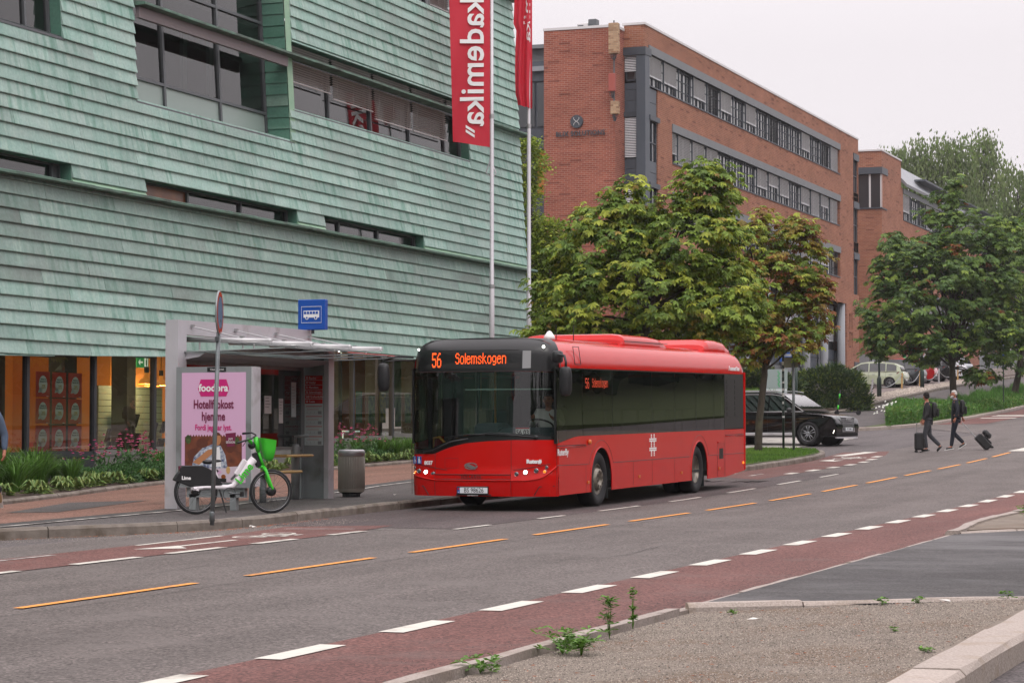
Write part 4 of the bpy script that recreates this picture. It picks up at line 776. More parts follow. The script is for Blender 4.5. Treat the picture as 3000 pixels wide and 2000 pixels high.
# second brick building up the hill
b2 = empty('far_brick_building', (-36, 200, 4), label='second brick office building further up the hill, with metal clad roof slope', cat='building')
h2 = [(175.25, 176.9, 16.9, 19.9), (183.3, 260, 16.6, 19.1), (181.0, 260, 12.6, 15.1), (181.0, 260, 9, 11.4)]
mb = MB(); wall_holes(mb, 'x', -36, 175.2, 260, 0, 19.1, h2[1:]); mb2 = mb; wall_holes(mb, 'x', -36, 175.2, 182.6, 19.1, 21.1, [])
h3 = [(-38.2, -36.02, 16.9, 19.4)]
wall_holes(mb, 'y', 175.2, -39.6, -36, 0, 21.1, h3); mb.build('wall', 'brick_orange', b2, world=True)
mb = MB(); mb.box((-60, 175.6, -1), (-37, 260, 19)); mb.build('core', 'room_night', b2, world=True)
mb = MB(); mb.box((-39.6, 175.1, 21.1), (-35.94, 182.7, 21.22)); mb.build('roof_edge', 'roof_trim', b2, world=True)
mb = MB(); mb.box((-38.3, 175.05, 19.4), (-35.92, 177.2, 19.9)); mb.box((-38.25, 175.1, 16.8), (-35.95, 177, 16.9)); mb.build('lintel', 'panel_edge', b2, world=True)
mb = MB(); mb.quad((-38.2, 175.35, 16.9), (-36.1, 175.35, 16.9), (-36.1, 175.35, 19.4), (-38.2, 175.35, 19.4)); mb.build('pane', 'pane_sky', b2, world=True)
mb = MB()
for x in (-38.15, -36.9, -36.05): mb.box((x - .06, 175.22, 16.9), (x + .06, 175.34, 19.4))
mb.build('window_frame', 'roof_trim', b2, world=True)
n = 16
for k in range(n):
    y = 182.6 + k * 4.8; mb = MB(); mb.prism([(-35.6, y, 19.15), (-35.55, y, 19.35), (-37.4, y, 21.4), (-37.6, y, 21.2)], (0, 4.76, 0)); mb.build('roof_panel', 'metal_roof', b2, world=True)
mb = MB(); mb.box((-36.4, 190, 20.3), (-35.5, 240, 20.45)); mb.build('canopy', 'panel_edge', b2, world=True)
for a, b, z0, z1 in h2[1:]:
    y = a + .1; k = 0
    while y < b - 3 and y < 236: o = dup(PR[(0, 2, 3, 1, 0)[k % 5]]); o.parent = b2; o.location = Vector((-36, y, z0 + .1)) - b2.location; o.scale = (1, 1.15, (z1 - z0 - .5) / wh); y += 3.2; k += 1
    mb = MB(); mb.box((-36.02, a, z1 - .4), (-35.94, b, z1)); mb.build('lintel', 'lintel', b2, world=True)
# entrance between the two buildings: canopy slab, dark doorway, small sign
mb = MB(); mb.box((-46, 172, 5.2), (-36.2, 175, 5.9)); mb.build('canopy_slab', 'column_grey', b2, world=True); mb = MB(); mb.box((-44, 174.2, 2.4), (-42, 174.9, 5.2)); mb.build('doorway', 'room_night', b2, world=True)
mb = MB(); mb.box((-39.9, 168, 2), (-39.6, 175.2, 9)); mb.build('wall', 'brick_red', b2, world=True)
for i, (x, y, z, s, m_, lb) in enumerate(((-34.9, 178, 5.3, (.06, .9, 1.9), 'exit_green', 'narrow green banner sign on the brick wall above the parked cars'),)): mb = MB(); mb.cbox((x, y, z), s); props(mb.build('wall_sign', m_), lb, 'sign')
# ---------------------------------------------------------------- the red city bus
mat('bus_red', '#bd100c', .16, coat=0, spec=.27, var=.03, vs=1.5); mat('bus_black', '#121314', .3, spec=.5); mat('rubber', '#17171a', .75, bump=.2, bs=60); mat('rim_steel', '#8a8378', .42, metal=.6, var=.15, vs=9, dirt='#3b332c', ds=7, dlo=.5, dhi=.75)
mat('rim_dark', '#4b443c', .6, metal=.3, dirt='#25201c', ds=9); mat('line_dark', '#3a1012', .6); mat('decal_white', '#e6e4e4', .5); mat('chrome', '#c9cacc', .18, metal=1); mat('lamp_white', '#ffffff', .2, emit='#fffdf4', es=6); mat('lamp_amber', '#ff8a1a', .3, emit='#ff8a1a', es=.9)
mat('amber_lens', '#c9651c', .3); mat('lamp_lens', '#5e6164', .12, metal=.6); mat('plate_white', '#dcdfe2', .5); mat('plate_blue', '#2c4c9a', .5); mat('ink', '#101214', .6); mat('led', '#ff5a1e', .4, emit='#ff5a1e', es=1.6); mat('led_dim', '#c2401a', .4, emit='#ff4a12', es=.35)
mat('decal_blue', '#1f4f9c', .5); mat('pole_yellow', '#b8801c', .5); mat('bus_seat', '#20303c', .9); mat('bus_int', '#1c2021', .8); mat('dash_grey', '#39444c', .7); mat('skin', '#a8715a', .6); mat('shirt_white', '#d8d6d6', .9); mat('hair_dark', '#1c1613', .9)
mat('plastic_black', '#18191b', .45); mat('solaris_logo', '#9a9a9a', .3, metal=.7); mat('grille_black', '#141413', .5)
glassmat('bus_glass', (.10, .12, .08, 1), refl=.03, blend=.25); glassmat('windscreen', (.74, .80, .76, 1), refl=.035, blend=.28)
BUSL = (-14.21, 36.79, -1.253)
bus = empty('city_bus', BUSL, 0, 'red low floor city bus on line 56 pulling away from the stop', 'bus', rx=.0143)
HW = 1.28; LB = 11.92
def yf(x, z):
    a = abs(x) / HW; y = -.16 + .16 * a ** 3
    if a > .86: y += .12 * ((a - .86) / .14) ** 2
    if z > 1.15: y += .07 * (z - 1.15) / 1.1
    if z < .62: y += -.03 + .1 * max(0, (.45 - z)) * 1.5
    if z > 2.6: y += .30 * ((z - 2.6) / .25) ** 2 * .55
    return y
XSN = [-HW, -1.265, -1.24, -1.2, -1.14, -1.05] + [-.95 + i * .1 for i in range(20)] + [1.05, 1.14, 1.2, 1.24, 1.265, HW]
GW = [(2.36, 1.0), (2.5, .995), (2.6, .985), (2.68, .965), (2.75, .93), (2.81, .88), (2.84, .82)]
def band(f0, f1, n, x0=-HW, x1=HW, off=0.0, mb=None):
    mb = mb or MB(); mb.smooth = True; xs = [x0] + [x for x in XSN if x0 + .01 < x < x1 - .01] + [x1]; vs = []
    for j in range(n + 1):
        for x in xs:
            z = f0(x) + (f1(x) - f0(x)) * j / n; g = interp(GW, z); vs.append((x * g, yf(x, z) - off, z))
    k = len(xs); mb.add(vs, [(j * k + i, j * k + i + 1, (j + 1) * k + i + 1, (j + 1) * k + i) for j in range(n) for i in range(k - 1)]); return mb
C = lambda v: (lambda x: v)
def zb(x): return interp([(-HW, .94), (-.82, .95), (-.7, 1.0), (-.5, 1.07), (-.25, 1.125), (.1, 1.16), (.59, 1.18), (HW, 1.18)], x)     # top edge of the red front
def zg(x): return interp([(-HW, 1.03), (-1.0, 1.03), (-.85, 1.05), (-.6, 1.16), (-.3, 1.235), (.1, 1.27), (.9, 1.275), (1.1, 1.25), (HW, 1.23)], x)   # lower edge of the glass
def zh(x): return .54 + .1 * max(0, (abs(x) - .75) / .53) ** 1.6
band(C(.26), zh, 5).build('front_bumper', 'bus_red', bus)
band(zh, zb, 8, -.80, .545).build('front_flap', 'bus_red', bus); band(zh, zb, 8, -HW, -.806).build('front_corner', 'bus_red', bus); band(zh, zb, 8, .551, HW).build('front_corner', 'bus_red', bus)
band(zb, zg, 3, off=-.012).build('windscreen_surround', 'bus_black', bus)
band(zg, C(2.30), 10).build('windscreen', 'windscreen', bus)
band(C(2.30), C(2.84), 10, off=.006).build('destination_box', 'bus_black', bus)
mb = MB()
for f, x0, x1 in ((zh, -.8, .545),): 
    xs = [x0 + (x1 - x0) * i / 16 for i in range(17)]; mb.tube([(x, yf(x, f(x)) - .006, f(x) + .075) for x in xs], .007, 5); mb.tube([(x, yf(x, f(x)) - .012, f(x)) for x in xs], .005, 5)
for x in (-.803, .548): mb.tube([(x, yf(x, z) - .003, z) for z in (.28, .4, .54, .7, .85, zb(x))], .004, 4)
mb.tube([(-.62, yf(-.6, .9) - .002, .72), (-.38, yf(-.4, .9) - .002, .72), (-.38, yf(-.4, .9) - .002, .88), (-.62, yf(-.6, .9) - .002, .88), (-.62, yf(-.6, .9) - .002, .72)], .0025, 4)
mb.tube([(x, yf(x, 2.3) - .012, 2.305) for x in [-1.27 + .127 * i for i in range(21)]], .004, 4)
mb.build('panel_joint', 'line_dark', bus)
mb = MB(); mb.smooth = True     # raised lip over the bumper
xs = [-HW + .01 + (2 * HW - .02) * i / 40 for i in range(41)]; mb.tube([(x, yf(x, zh(x)) - .004, zh(x) - .02 + (.16 * max(0, (x - 1.02) / .26) ** 2 if x > 0 else 0)) for x in xs], .016, 6); mb.build('bumper_lip', 'bus_red', bus)
for s in (-1, 1):   # bumper corner recess
    mb = MB(); P_ = [(s * 1.24, .43), (s * 1.02, .42), (s * .93, .28)]; mb.tube([(x, yf(x, z) - .006, z) for x, z in P_], .009, 5); mb.build('bumper_fold', 'line_dark', bus)
# side walls
def arch(y):
    z = .27 if y < 10.4 else .27 + (y - 10.4) * .06
    for c in (2.33, 8.45):
        if abs(y - c) < .58: z = max(z, .44 + math.sqrt(.58 ** 2 - (y - c) ** 2) * 1.0)
    return z
ys = sorted(set([.14 + i * .25 for i in range(48)] + [c + .58 * sin(a * pi / 24) * .9999 for c in (2.33, 8.45) for a in range(-12, 13)] + [c + s * .5801 for c in (2.33, 8.45) for s in (-1, 1)] + [LB - .12, LB - .04]))
def wz(y): return 1.225 if y > 1.0 else 1.225 - (1.0 - y) * .11      # lower edge of the side windows
for s in (1, -1):
    mb = MB()
    for a, b in zip(ys, ys[1:]):
        for f0, f1 in ((arch, lambda y: max(.74, arch(y))), (lambda y: max(.74, arch(y)), wz)):
            q = [(s * HW, a, f0(a)), (s * HW, b, f0(b)), (s * HW, b, f1(b)), (s * HW, a, f1(a))]; mb.add(q if s > 0 else q[::-1], [(0, 1, 2, 3)])
    q = [(s * HW, .0 + yf(HW, 1.0), .27), (s * HW, .14, .27), (s * HW, .14, wz(.14)), (s * HW, yf(HW, 1.), wz(0))]; mb.add(q if s > 0 else q[::-1], [(0, 1, 2, 3)])
    mb.build('side_panel', 'bus_red', bus)
    mb = MB()      # arch edges
    for c in (2.33, 8.45):
        P_ = [(s * (HW - .001), c - .58, .27)] + [(s * (HW - .001), c + .58 * sin(a * pi / 20), .44 + .58 * cos(a * pi / 20)) for a in range(-10, 11)] + [(s * (HW - .001), c + .58, .27)]; mb.tube(P_, .012, 6)
    mb.build('arch_lip', 'bus_red', bus)
    mb = MB()
    for c in (2.33, 8.45):
        P_ = [(s * HW, c - .66, .74)] + [(s * HW, c + .74 * sin(a * pi / 20), .42 + .72 * cos(a * pi / 20)) for a in range(-7, 8)] + [(s * HW, c + .66, .74)]; mb.tube(P_, .004, 4)
    mb.tube([(s * HW, .02, .765), (s * HW, 1.62, .745)], .005, 4); mb.tube([(s * HW, 3.0, .74), (s * HW, 7.75, .735)], .006, 4); mb.tube([(s * HW, 9.1, .73), (s * HW, LB - .05, .72)], .005, 4)
    for y in (1.5, 4.15, 5.3, 6.75, 9.75, 10.35): mb.tube([(s * HW, y, arch(y) + .01), (s * HW, y, .73)], .003, 4)
    mb.tube([(s * HW, .02, .28), (s * HW, .02, 1.15)], .004, 4); mb.tube([(s * HW, 10.35, .74), (s * HW, 10.35, 1.2)], .003, 4)
    mb.build('panel_joint', 'line_dark', bus)
# windows right side
pe = [.03, 1.35, 2.97, 5.33, 6.8, 8.25, 9.55, 10.33]
for s in (1, -1):
    for a, b in zip(pe, pe[1:]):
        mb = MB(); x = s * (HW - .004); mb.quad((x, a + .008, wz(a)), (x, b - .008, wz(b)), (x, b - .008, 2.34), (x, a + .008, 2.34)); mb.build('side_window', 'bus_glass', bus)
    mb = MB(); x = s * (HW - .012)
    for y in pe: mb.box((x - .03 if s > 0 else x, y - .02, wz(y)), (x if s > 0 else x + .03, y + .02, 2.35))
    mb.box((min(x, x - s * .03), 0, 2.33), (max(x, x - s * .03), LB - .1, 2.37)); mb.build('window_post', 'bus_black', bus)
    mb = MB(); mb.box((min(s * HW, s * (HW - .03)), 10.34, 1.24), (max(s * HW, s * (HW - .03)), LB - .12, 2.34))
    for k in range(7):
        for j in range(2): mb.box((s * HW - (.006 if s > 0 else -.0), 10.5 + j * .62, 1.5 + k * .11), (s * HW + .006 * s + (.006 if s < 0 else 0), 11.07 + j * .62, 1.58 + k * .11))
    mb.build('engine_grille', 'grille_black', bus)
# roof cove and roof, lofted along the bus
def ring(y, t=1.0, dz=0):
    P_ = [(HW, 2.36), (HW - .005, 2.45), (HW - .03, 2.55), (HW - .08, 2.66), (HW - .16, 2.75), (HW - .28, 2.81), (HW - .5, 2.845), (.4, 2.86), (0, 2.865)]; P_ = P_ + [(-x, z) for x, z in P_[-2::-1]]; return [(x * t, y, 2.36 + (z - 2.36) * dz if dz else z) for x, z in P_]
mb = MB(); mb.smooth = True; rg = [ring(yy) for yy in (.16, .6, 2, 4, 6, 8, 10, 11.5)] + [ring(11.75, .995, .97), ring(11.88, .985, .85), ring(LB + .03, .975, .6), ring(LB + .06, .97, .0001)]
for a, b in zip(rg, rg[1:]): n = len(a); mb.add(a + b, [(i, i + 1, n + i + 1, n + i) for i in range(n - 1)])
mb.build('roof', 'bus_red', bus)
mb = MB(); mb.smooth = True; r0 = [(x, yf(x / .82, 2.84) - .006, 2.84) for x in [-1.05 + .13125 * i for i in range(17)]]; r1 = [(x * 1.05, .5, 2.868 - .03 * abs(x) ** 4) for x in [-1.05 + .13125 * i for i in range(17)]]; n = len(r0)
mb.add(r0 + r1, [(i, i + 1, n + i + 1, n + i) for i in range(n - 1)]); mb.build('front_cap', 'bus_black', bus)
mb = MB(); mb.smooth = True; rc = [[(x, y, z) for x, y, z in ring(0) if (x > 0) == (s_ > 0) and z < 2.86] for s_ in (1, -1)]
for q in rc:
    a = [(x, yf(HW if x > 0 else -HW, z) - .004, z) for x, y, z in q]; b = [(x * 1.001, .24, z + .002) for x, y, z in q]; n = len(a); mb.add(a + b, [(i, i + 1, n + i + 1, n + i) for i in range(n - 1)])
mb.build('cap_side', 'bus_black', bus)
mb = MB(); mb.quad((-HW + .02, LB, .36), (HW - .02, LB, .36), (HW - .02, LB + .04, 2.36), (-HW + .02, LB + .04, 2.36)); mb.tube([(HW - .01, LB - .03, .38), (HW - .01, LB, 2.4)], .03, 6); mb.tube([(-HW + .01, LB - .03, .38), (-HW + .01, LB, 2.4)], .03, 6); mb.build('rear_wall', 'bus_red', bus)
def pod(y0, y1, hw, h, hr, name, x0=0.0, z0=2.8, nose=.35, tail=.45):
    mb = MB(); mb.smooth = True; rr = []
    for y, k, hh in ((y0, .97, .02), (y0 + nose * .3, .985, .55), (y0 + nose, 1, .92), (y0 + nose * 2, 1, 1), (y1 - tail * 1.6, 1, 1), (y1 - tail * .8, .995, .9), (y1 - tail * .25, .985, .5), (y1, .97, .02)):
        pr = [(hw, 0), (hw, .45), (hw - .04, .75), (hw - .12, .92), (hw - .28, 1.0), (-hw + .28, 1.0), (-hw + .12, .92), (-hw + .04, .75), (-hw, .45), (-hw, 0)]; rr.append([(x0 + x * k, y, z0 + z * h * hh) for x, z in pr])
    for a, b in zip(rr, rr[1:]): n = len(a); mb.add(a + b, [(i, i + 1, n + i + 1, n + i) for i in range(n - 1)])
    return mb.build(name, 'bus_red', bus)
pod(4.5, 7.4, .98, .235, 0, 'roof_pod', nose=.12, tail=.7); pod(9.8, 11.9, 1.0, .27, 0, 'rear_pod', nose=.35, tail=.6); mb = MB(); mb.smooth = True; mb.tube([(.86, y, 2.83) for y in (.7, 2, 4.6)], .03, 8); mb.build('roof_rail', 'bus_red', bus); mb = MB(); mb.smooth = True; mb.tube([(.86, y, 2.83) for y in (7.3, 8.6, 9.9)], .025, 8); mb.build('roof_rail', 'bus_red', bus)
mb = MB(); mb.tube([(.985, y, 2.9) for y in (4.6, 7.3)], .006, 4)
mb.tube([(HW - .035, .95, 2.74 - .02), (HW + .005, .95, 2.43), (HW + .005, 1.25, 2.43), (HW - .035, 1.25, 2.72), (HW - .035, .95, 2.72)], .006, 4); mb.build('panel_joint', 'line_dark', bus)
mb = MB(); mb.smooth = True; mb.lathe([(.1, 0), (.09, .06), (.03, .14), (0, .15)], 12, o=(.95, .62, 2.83)); mb.build('antenna_dome', 'decal_white', bus)
for x, y in ((.9, 1.1), (.95, 1.85)): mb = MB(); mb.tube([(x, y, 2.84), (x, y, 3.1)], .008, 5); mb.build('antenna', 'plastic_black', bus)
# underside, arches, interior
mb = MB(); mb.box((-1.2, .2, .3), (1.2, 1.7, .42)); mb.box((-1.2, 2.95, .3), (1.2, 7.8, .42)); mb.box((-.85, .5, .32), (.85, 11.6, .5)); mb.box((-1.2, 9.05, .33), (1.2, 11.7, .6))
for c in (2.33, 8.45): mb.box((-.82, c - .65, .4), (.82, c + .65, 1.1))
mb.build('chassis', 'bus_int', bus)
for s in (1, -1):
    for c in (2.33, 8.45): mb = MB(); mb.add([(s * (HW - .03), c + .6 * sin(a * pi / 12), .42 + .62 * max(0, cos(a * pi / 12))) for a in range(-6, 7)] + [(s * .8, c + .6 * sin(a * pi / 12), .42 + .62 * max(0, cos(a * pi / 12))) for a in range(-6, 7)], [(i, i + 1, 14 + i, 13 + i) for i in range(12)]); mb.box((min(s * .85, s * 1.2), c + .58, .12), (max(s * .85, s * 1.2), c + .6, .5)); mb.build('wheel_housing', 'bus_int', bus)
mb = MB(); mb.box((-1.2, .3, .42), (1.2, LB - .2, .46)); mb.box((-1.22, 10.3, .46), (1.22, 11.8, 2.3)); mb.box((-1.2, .5, 2.38), (1.2, 11.8, 2.44)); mb.build('cabin_floor', 'bus_int', bus)
for s in (-.85, -.4, .45, .88):
    for k in range(8):
        y = 3.0 + k * .95
        if s < 0 and 4.2 < y < 6: continue
        mb = MB(); mb.cbox((s, y, .95), (.42, .42, .08), bev=.02); mb.cbox((s, y + .2, 1.3), (.42, .08, .72), bev=.03); mb.build('passenger_seat', 'bus_seat', bus)
mb = MB()
for x, y in ((-.35, 1.5), (-.35, 3.9), (.3, 3.4), (-.35, 5.6), (.3, 5.9)): mb.tube([(x, y, .46), (x, y, 2.38)], .018, 6)
mb.tube([(-1.15, .6, .95), (-1.1, .55, 1.2), (-.98, .5, 1.22), (-.85, .48, 1.1), (-.8, .48, .9)], .022, 6); mb.tube([(-.72, .5, 1.0), (-.66, .5, 1.2), (-.5, .5, 1.23), (-.45, .5, 1.05)], .022, 6); mb.build('handrail', 'pole_yellow', bus)
mb = MB(); mb.cbox((.62, .62, 1.2), (1.05, .62, .36), bev=.08); mb.cbox((-.1, .7, 1.0), (.5, .5, .9), bev=.05); mb.build('dashboard', 'dash_grey', bus)
mb = MB(); mb.box((.12, 1.45, .5), (1.2, 1.5, 2.3)); mb.box((-1.18, 1.6, .46), (-1.1, 1.9, 2.3)); mb.box((.08, .9, 1.0), (.12, 1.5, 1.9)); mb.build('cab_partition', 'bus_int', bus)
mb = MB(); mb.box((-1.12, .35, 1.0), (-1.06, .4, 2.2)); mb.box((-.98, .7, .5), (-.84, .8, 2.2)); mb.build('door_post', 'bus_int', bus)
mb = MB(); mb.T = Matrix.Translation((.72, .78, 1.42)) @ Matrix.Rotation(rad(-25), 4, 'X'); mb.tube([(.22 * cos(a * pi / 10), .22 * sin(a * pi / 10), 0) for a in range(20)], .016, 6, closed=True); mb.build('steering_wheel', 'plastic_black', bus)
mb = MB(); mb.box((-.35, .1, 2.0), (1.18, .12, 2.02)); mb.build('sun_blind_bar', 'chrome', bus)
# number board behind the windscreen
mb = MB(); mb.cbox((.69, .02, 1.31), (.24, .01, .13)); nb = mb.build('number_board', 'decal_white', bus); mb = MB(); mb.box((.57, .01, 1.36), (.81, .016, 1.38)); mb.build('stripe', 'bus_red', nb); text('number', '56 03', .11, 'ink', nb, (.69, .012, 1.3), sx_=.9, bold=.003)
# wipers
mb = MB(); mb.smooth = True
def fr(x, z, o=.03): return (x, yf(x, z) - o, z)
mb.tube([fr(-1.02, .98), fr(-.85, 1.0), fr(-.5, 1.15), fr(-.2, 1.2)], .016, 6); mb.tube([fr(-.62, 1.22), fr(-.2, 1.27), fr(.15, 1.27)], .009, 5); mb.tube([fr(.98, 1.22), fr(.6, 1.26), fr(.1, 1.27)], .014, 6); mb.tube([fr(.75, 1.27), fr(.2, 1.3), fr(-.55, 1.2)], .008, 5); mb.lathe([(.045, -.03), (.045, .03)], 10, o=(.95, -.06, 1.22), ax='Y'); mb.lathe([(.05, -.03), (.05, .03)], 10, o=(-1.02, .0, .99), ax='Y'); mb.build('wiper', 'plastic_black', bus)
# headlamps
def lampd(x, z, r, m, name='headlamp', ring_='chrome', dy=.0):
    mb = MB(); mb.smooth = True; y = yf(x, z) - .012 - dy; mb.lathe([(r * 1.12, .02), (r * 1.12, 0), (r * .98, -.008), (r * .9, .0)], 18, o=(x, y, z), ax='Y', cap=False); o = mb.build(name, ring_, bus); mb = MB(); mb.smooth = True; mb.lathe([(r * .95, -.002), (r * .6, -.012), (0, -.016)], 18, o=(x, y, z), ax='Y'); mb.build('lens', m, o)
for x, z, r, m_ in ((.64, .625, .034, 'lamp_lens'), (.79, .655, .036, 'lamp_white'), (.965, .68, .036, 'lamp_lens'), (1.10, .665, .028, 'lamp_amber'), (1.13, .735, .025, 'lamp_lens')): lampd(x, z, r, m_)
for x, z, r, m_ in ((-.84, .62, .034, 'lamp_lens'), (-.98, .65, .036, 'lamp_white'), (-1.12, .665, .034, 'lamp_lens'), (-1.21, .645, .022, 'lamp_amber'), (-1.23, .715, .018, 'lamp_lens')): lampd(x, z, r, m_)
for s in (-1, 1): mb = MB(); xs = [s * (.58 + .6 * i / 10) for i in range(11)]; mb.tube([(x, yf(x, .7) - .004, .69 + .1 * ((abs(x) - .58) / .6) ** 1.2) for x in xs], .005, 4); mb.build('lamp_fold', 'line_dark', bus)
lampd(1.06, 2.70, .028, 'lamp_white', 'marker_lamp', 'plastic_black', .02); lampd(-1.16, 2.68, .02, 'lamp_white', 'marker_lamp', 'plastic_black', .02)
# badge, plate and lettering of the front
mb = MB()
def bad(t0, t1, r0, r1, cx=-.145, cz=.755):
    n = 12
    for i in range(n):
        a, b = t0 + (t1 - t0) * i / n, t0 + (t1 - t0) * (i + 1) / n; P_ = lambda t, r: (cx + .12 * r * cos(t), -.185, cz + .057 * r * sin(t)); mb.quad(P_(a, r1), P_(a, r0), P_(b, r0), P_(b, r1))
bad(rad(20), rad(185), .72, 1.0); bad(rad(200), rad(365), .72, 1.0); mb.prism([(-.25, -.185, .79), (-.21, -.185, .80), (-.04, -.185, .725), (-.08, -.185, .71)], (0, .012, 0)); mb.prism([(-.24, -.185, .755), (-.2, -.185, .775), (-.06, -.185, .70), (-.1, -.185, .70)], (0, .012, 0)); mb.build('badge', 'solaris_logo', bus)
text('maker_letters', 'SOLARIS', .075, 'line_dark', bus, (-.14, -.195, .575), sx_=1.15, ext=.004, sp=1.15)
mb = MB(); mb.cbox((-.11, -.2, .355), (.56, .02, .135), bev=.005); pl = mb.build('number_plate', 'plastic_black', bus); mb = MB(); mb.box((-.33, -.214, .31), (.155, -.211, .405)); mb.build('plate_face', 'plate_white', pl); mb = MB(); mb.box((-.375, -.214, .31), (-.33, -.211, .405)); mb.build('plate_band', 'plate_blue', pl); text('plate_letters', 'BS 98626', .105, 'ink', pl, (-.085, -.218, .357), sx_=.88, ext=.001)
text('country_letter', 'N', .03, 'decal_white', pl, (-.352, -.218, .325), ext=.001); mb = MB(); mb.box((-.368, -.217, .37), (-.337, -.215, .395)); mb.build('flag', 'bus_red', pl); text('small_letters', 'www.solarisbus.no', .025, 'decal_white', bus, (-.11, -.205, .275), ext=.001)
mb = MB(); mb.tube([(-.46, -.155, .43), (.2, -.158, .43)], .012, 5); mb.box((-.42, -.17, .27), (.2, -.1, .29)); mb.build('plate_recess', 'line_dark', bus)
text('fleet_number', '8037', .085, 'decal_white', bus, (-.93, yf(-.93, .8) - .012, .80), ext=.001, rot=(pi / 2, 0, rad(-7)), sx_=.9, bold=.004); text('operator_letters', 'Ruter#', .085, 'decal_white', bus, (.93, yf(.93, .82) - .014, .83), rot=(pi / 2, 0, rad(8)), ext=.001, bold=.006)
for x, k in ((-1.225, 0), (-1.115, 1)):
    y = yf(x, .84) - .01; q = MB(); rz = rad(-18 if k else -30); q.T = Matrix.Translation((x, y, .845)) @ Matrix.Rotation(rz, 4, 'Z'); q.cbox((0, 0, 0), (.1, .004, .125), bev=.002); st = q.build('sticker', 'decal_blue', bus); q = MB(); q.T = Matrix.Translation((x, y - .004, .845)) @ Matrix.Rotation(rz, 4, 'Z')
    if k: q.lathe([(.011, 0), (.011, .002)], 8, o=(0, 0, .042), ax='Y'); q.box((-.014, -.002, -.01), (.014, 0, .028)); q.box((-.014, -.002, -.05), (-.003, 0, -.01)); q.box((.003, -.002, -.05), (.014, 0, -.01)); q.box((.026, -.002, -.05), (.03, 0, .0))
    else: q.tube([(.022 * cos(a), 0, -.025 + .022 * sin(a)) for a in [i * pi / 6 for i in range(12)]], .003, 4, closed=True); q.box((-.012, -.002, -.012), (-.004, 0, .03)); q.box((-.012, -.002, -.016), (.018, 0, -.008)); q.lathe([(.008, 0), (.008, .002)], 8, o=(-.008, 0, .042), ax='Y')
    q.build('pictogram', 'decal_white', st)
# LED destination display, dot by dot
FONT = {'5': '11111 10000 10000 11110 00001 00001 10001 01110', '6': '00110 01000 10000 11110 10001 10001 10001 01110', 'S': '01110 10001 10000 01110 00001 00001 10001 01110', 'o': '00000 00000 01110 10001 10001 10001 10001 01110', 'l': '1 1 1 1 1 1 1 1', 'e': '00000 00000 01110 10001 11111 10000 10001 01110',
        'm': '0000000 0000000 1110110 1001001 1001001 1001001 1001001 1001001', 's': '00000 00000 01110 10001 01100 00010 10001 01110', 'k': '10000 10000 10010 10100 11000 10100 10010 10001', 'g': '00000 00000 01110 10001 10001 10001 01111 00001 01110', 'n': '00000 00000 11110 10001 10001 10001 10001 10001', ' ': '000'}
def led(s, x, z, px, pz, place, m, name, parent):
    mb = MB()
    for ch in s:
        rw = FONT[ch].split()
        for j, r_ in enumerate(rw):
            for i, c_ in enumerate(r_):
                if c_ == '1': place(mb, x + i * px, z - j * pz, px, pz)
        x += (len(rw[0]) + 1) * px
    mb.build(name, m, parent, kind='stuff'); return x
def fdot(mb, x, z, px, pz): y = yf(x, z) - .012; mb.quad((x - px * .45, y, z - pz * .44), (x + px * .45, y, z - pz * .44), (x + px * .45, y, z + pz * .44), (x - px * .45, y, z + pz * .44))
ds = MB(); band(C(2.36), C(2.66), 1, -1.0, .68, .009, ds); ds_ = ds.build('display_glass', 'grille_black', bus)
led('56', -.88, 2.605, .0158, .0305, fdot, 'led', 'display_digits', bus); led('Solemskogen', -.445, 2.60, .0142, .0225, fdot, 'led', 'display_letters', bus)
mb = MB(); mb.quad(*[(x, yf(x, z) - .010, z) for x, z in ((.72, 2.35), (.86, 2.355), (.86, 2.64), (.72, 2.64))]); mb.build('display_label', 'solaris_logo', bus)
def sdot(mb, y, z, px, pz): mb.quad((HW - .03, y, z), (HW - .03, y + px * .9, z), (HW - .03, y + px * .9, z + pz * .9), (HW - .03, y, z + pz * .9))
def rdot(mb, x, z, px, pz): mb.quad((HW + .001, x, z), (HW + .001, x + px * .9, z), (HW + .001, x + px * .9, z + pz * .9), (HW + .001, x, z + pz * .9))
led('56', 1.5, 2.18, .018, .022, rdot, 'led_dim', 'side_display_digits', bus); led('Solemskogen', 1.86, 2.18, .0135, .019, rdot, 'led_dim', 'side_display_letters', bus)
# side lettering, markers, flaps
rs = (pi / 2, 0, pi / 2); text('route_letters', 'RuterBy', .15, 'decal_white', bus, (HW + .004, .32, .97), rs, sx_=1.1, ext=.001, bold=.004); text('company_letters', '/ connect bus', .12, 'decal_white', bus, (HW + .0, 11.1, 2.47), rs, sx_=1.25, ext=.003, bold=.005)
mb = MB()
for j in range(12):
    z = .80 + j * .034
    if j in (3, 8): continue
    for y in (5.23, 5.40): mb.box((HW, y, z), (HW + .003, y + .06, z + .026))
for z in (.895, .93, 1.065, 1.10):
    for k in range(8): mb.box((HW, 5.13 + k * .055, z), (HW + .0035, 5.18 + k * .055, z + .026))
mb.build('hash_logo', 'decal_white', bus, kind='stuff')
for y, z in ((1.62, .44), (4.5, .45), (7.2, .44), (9.9, .45), (11.75, .52)): mb = MB(); mb.cbox((HW + .006, y, z), (.014, .1, .05), bev=.004); mb.build('side_marker', 'amber_lens' if y < 11 else 'lamp_amber', bus)
mb = MB(); mb.smooth = True; mb.ball((HW + .02, 1.66, 1.12), (.03, .06, .045), 10); mb.build('side_indicator', 'amber_lens', bus)
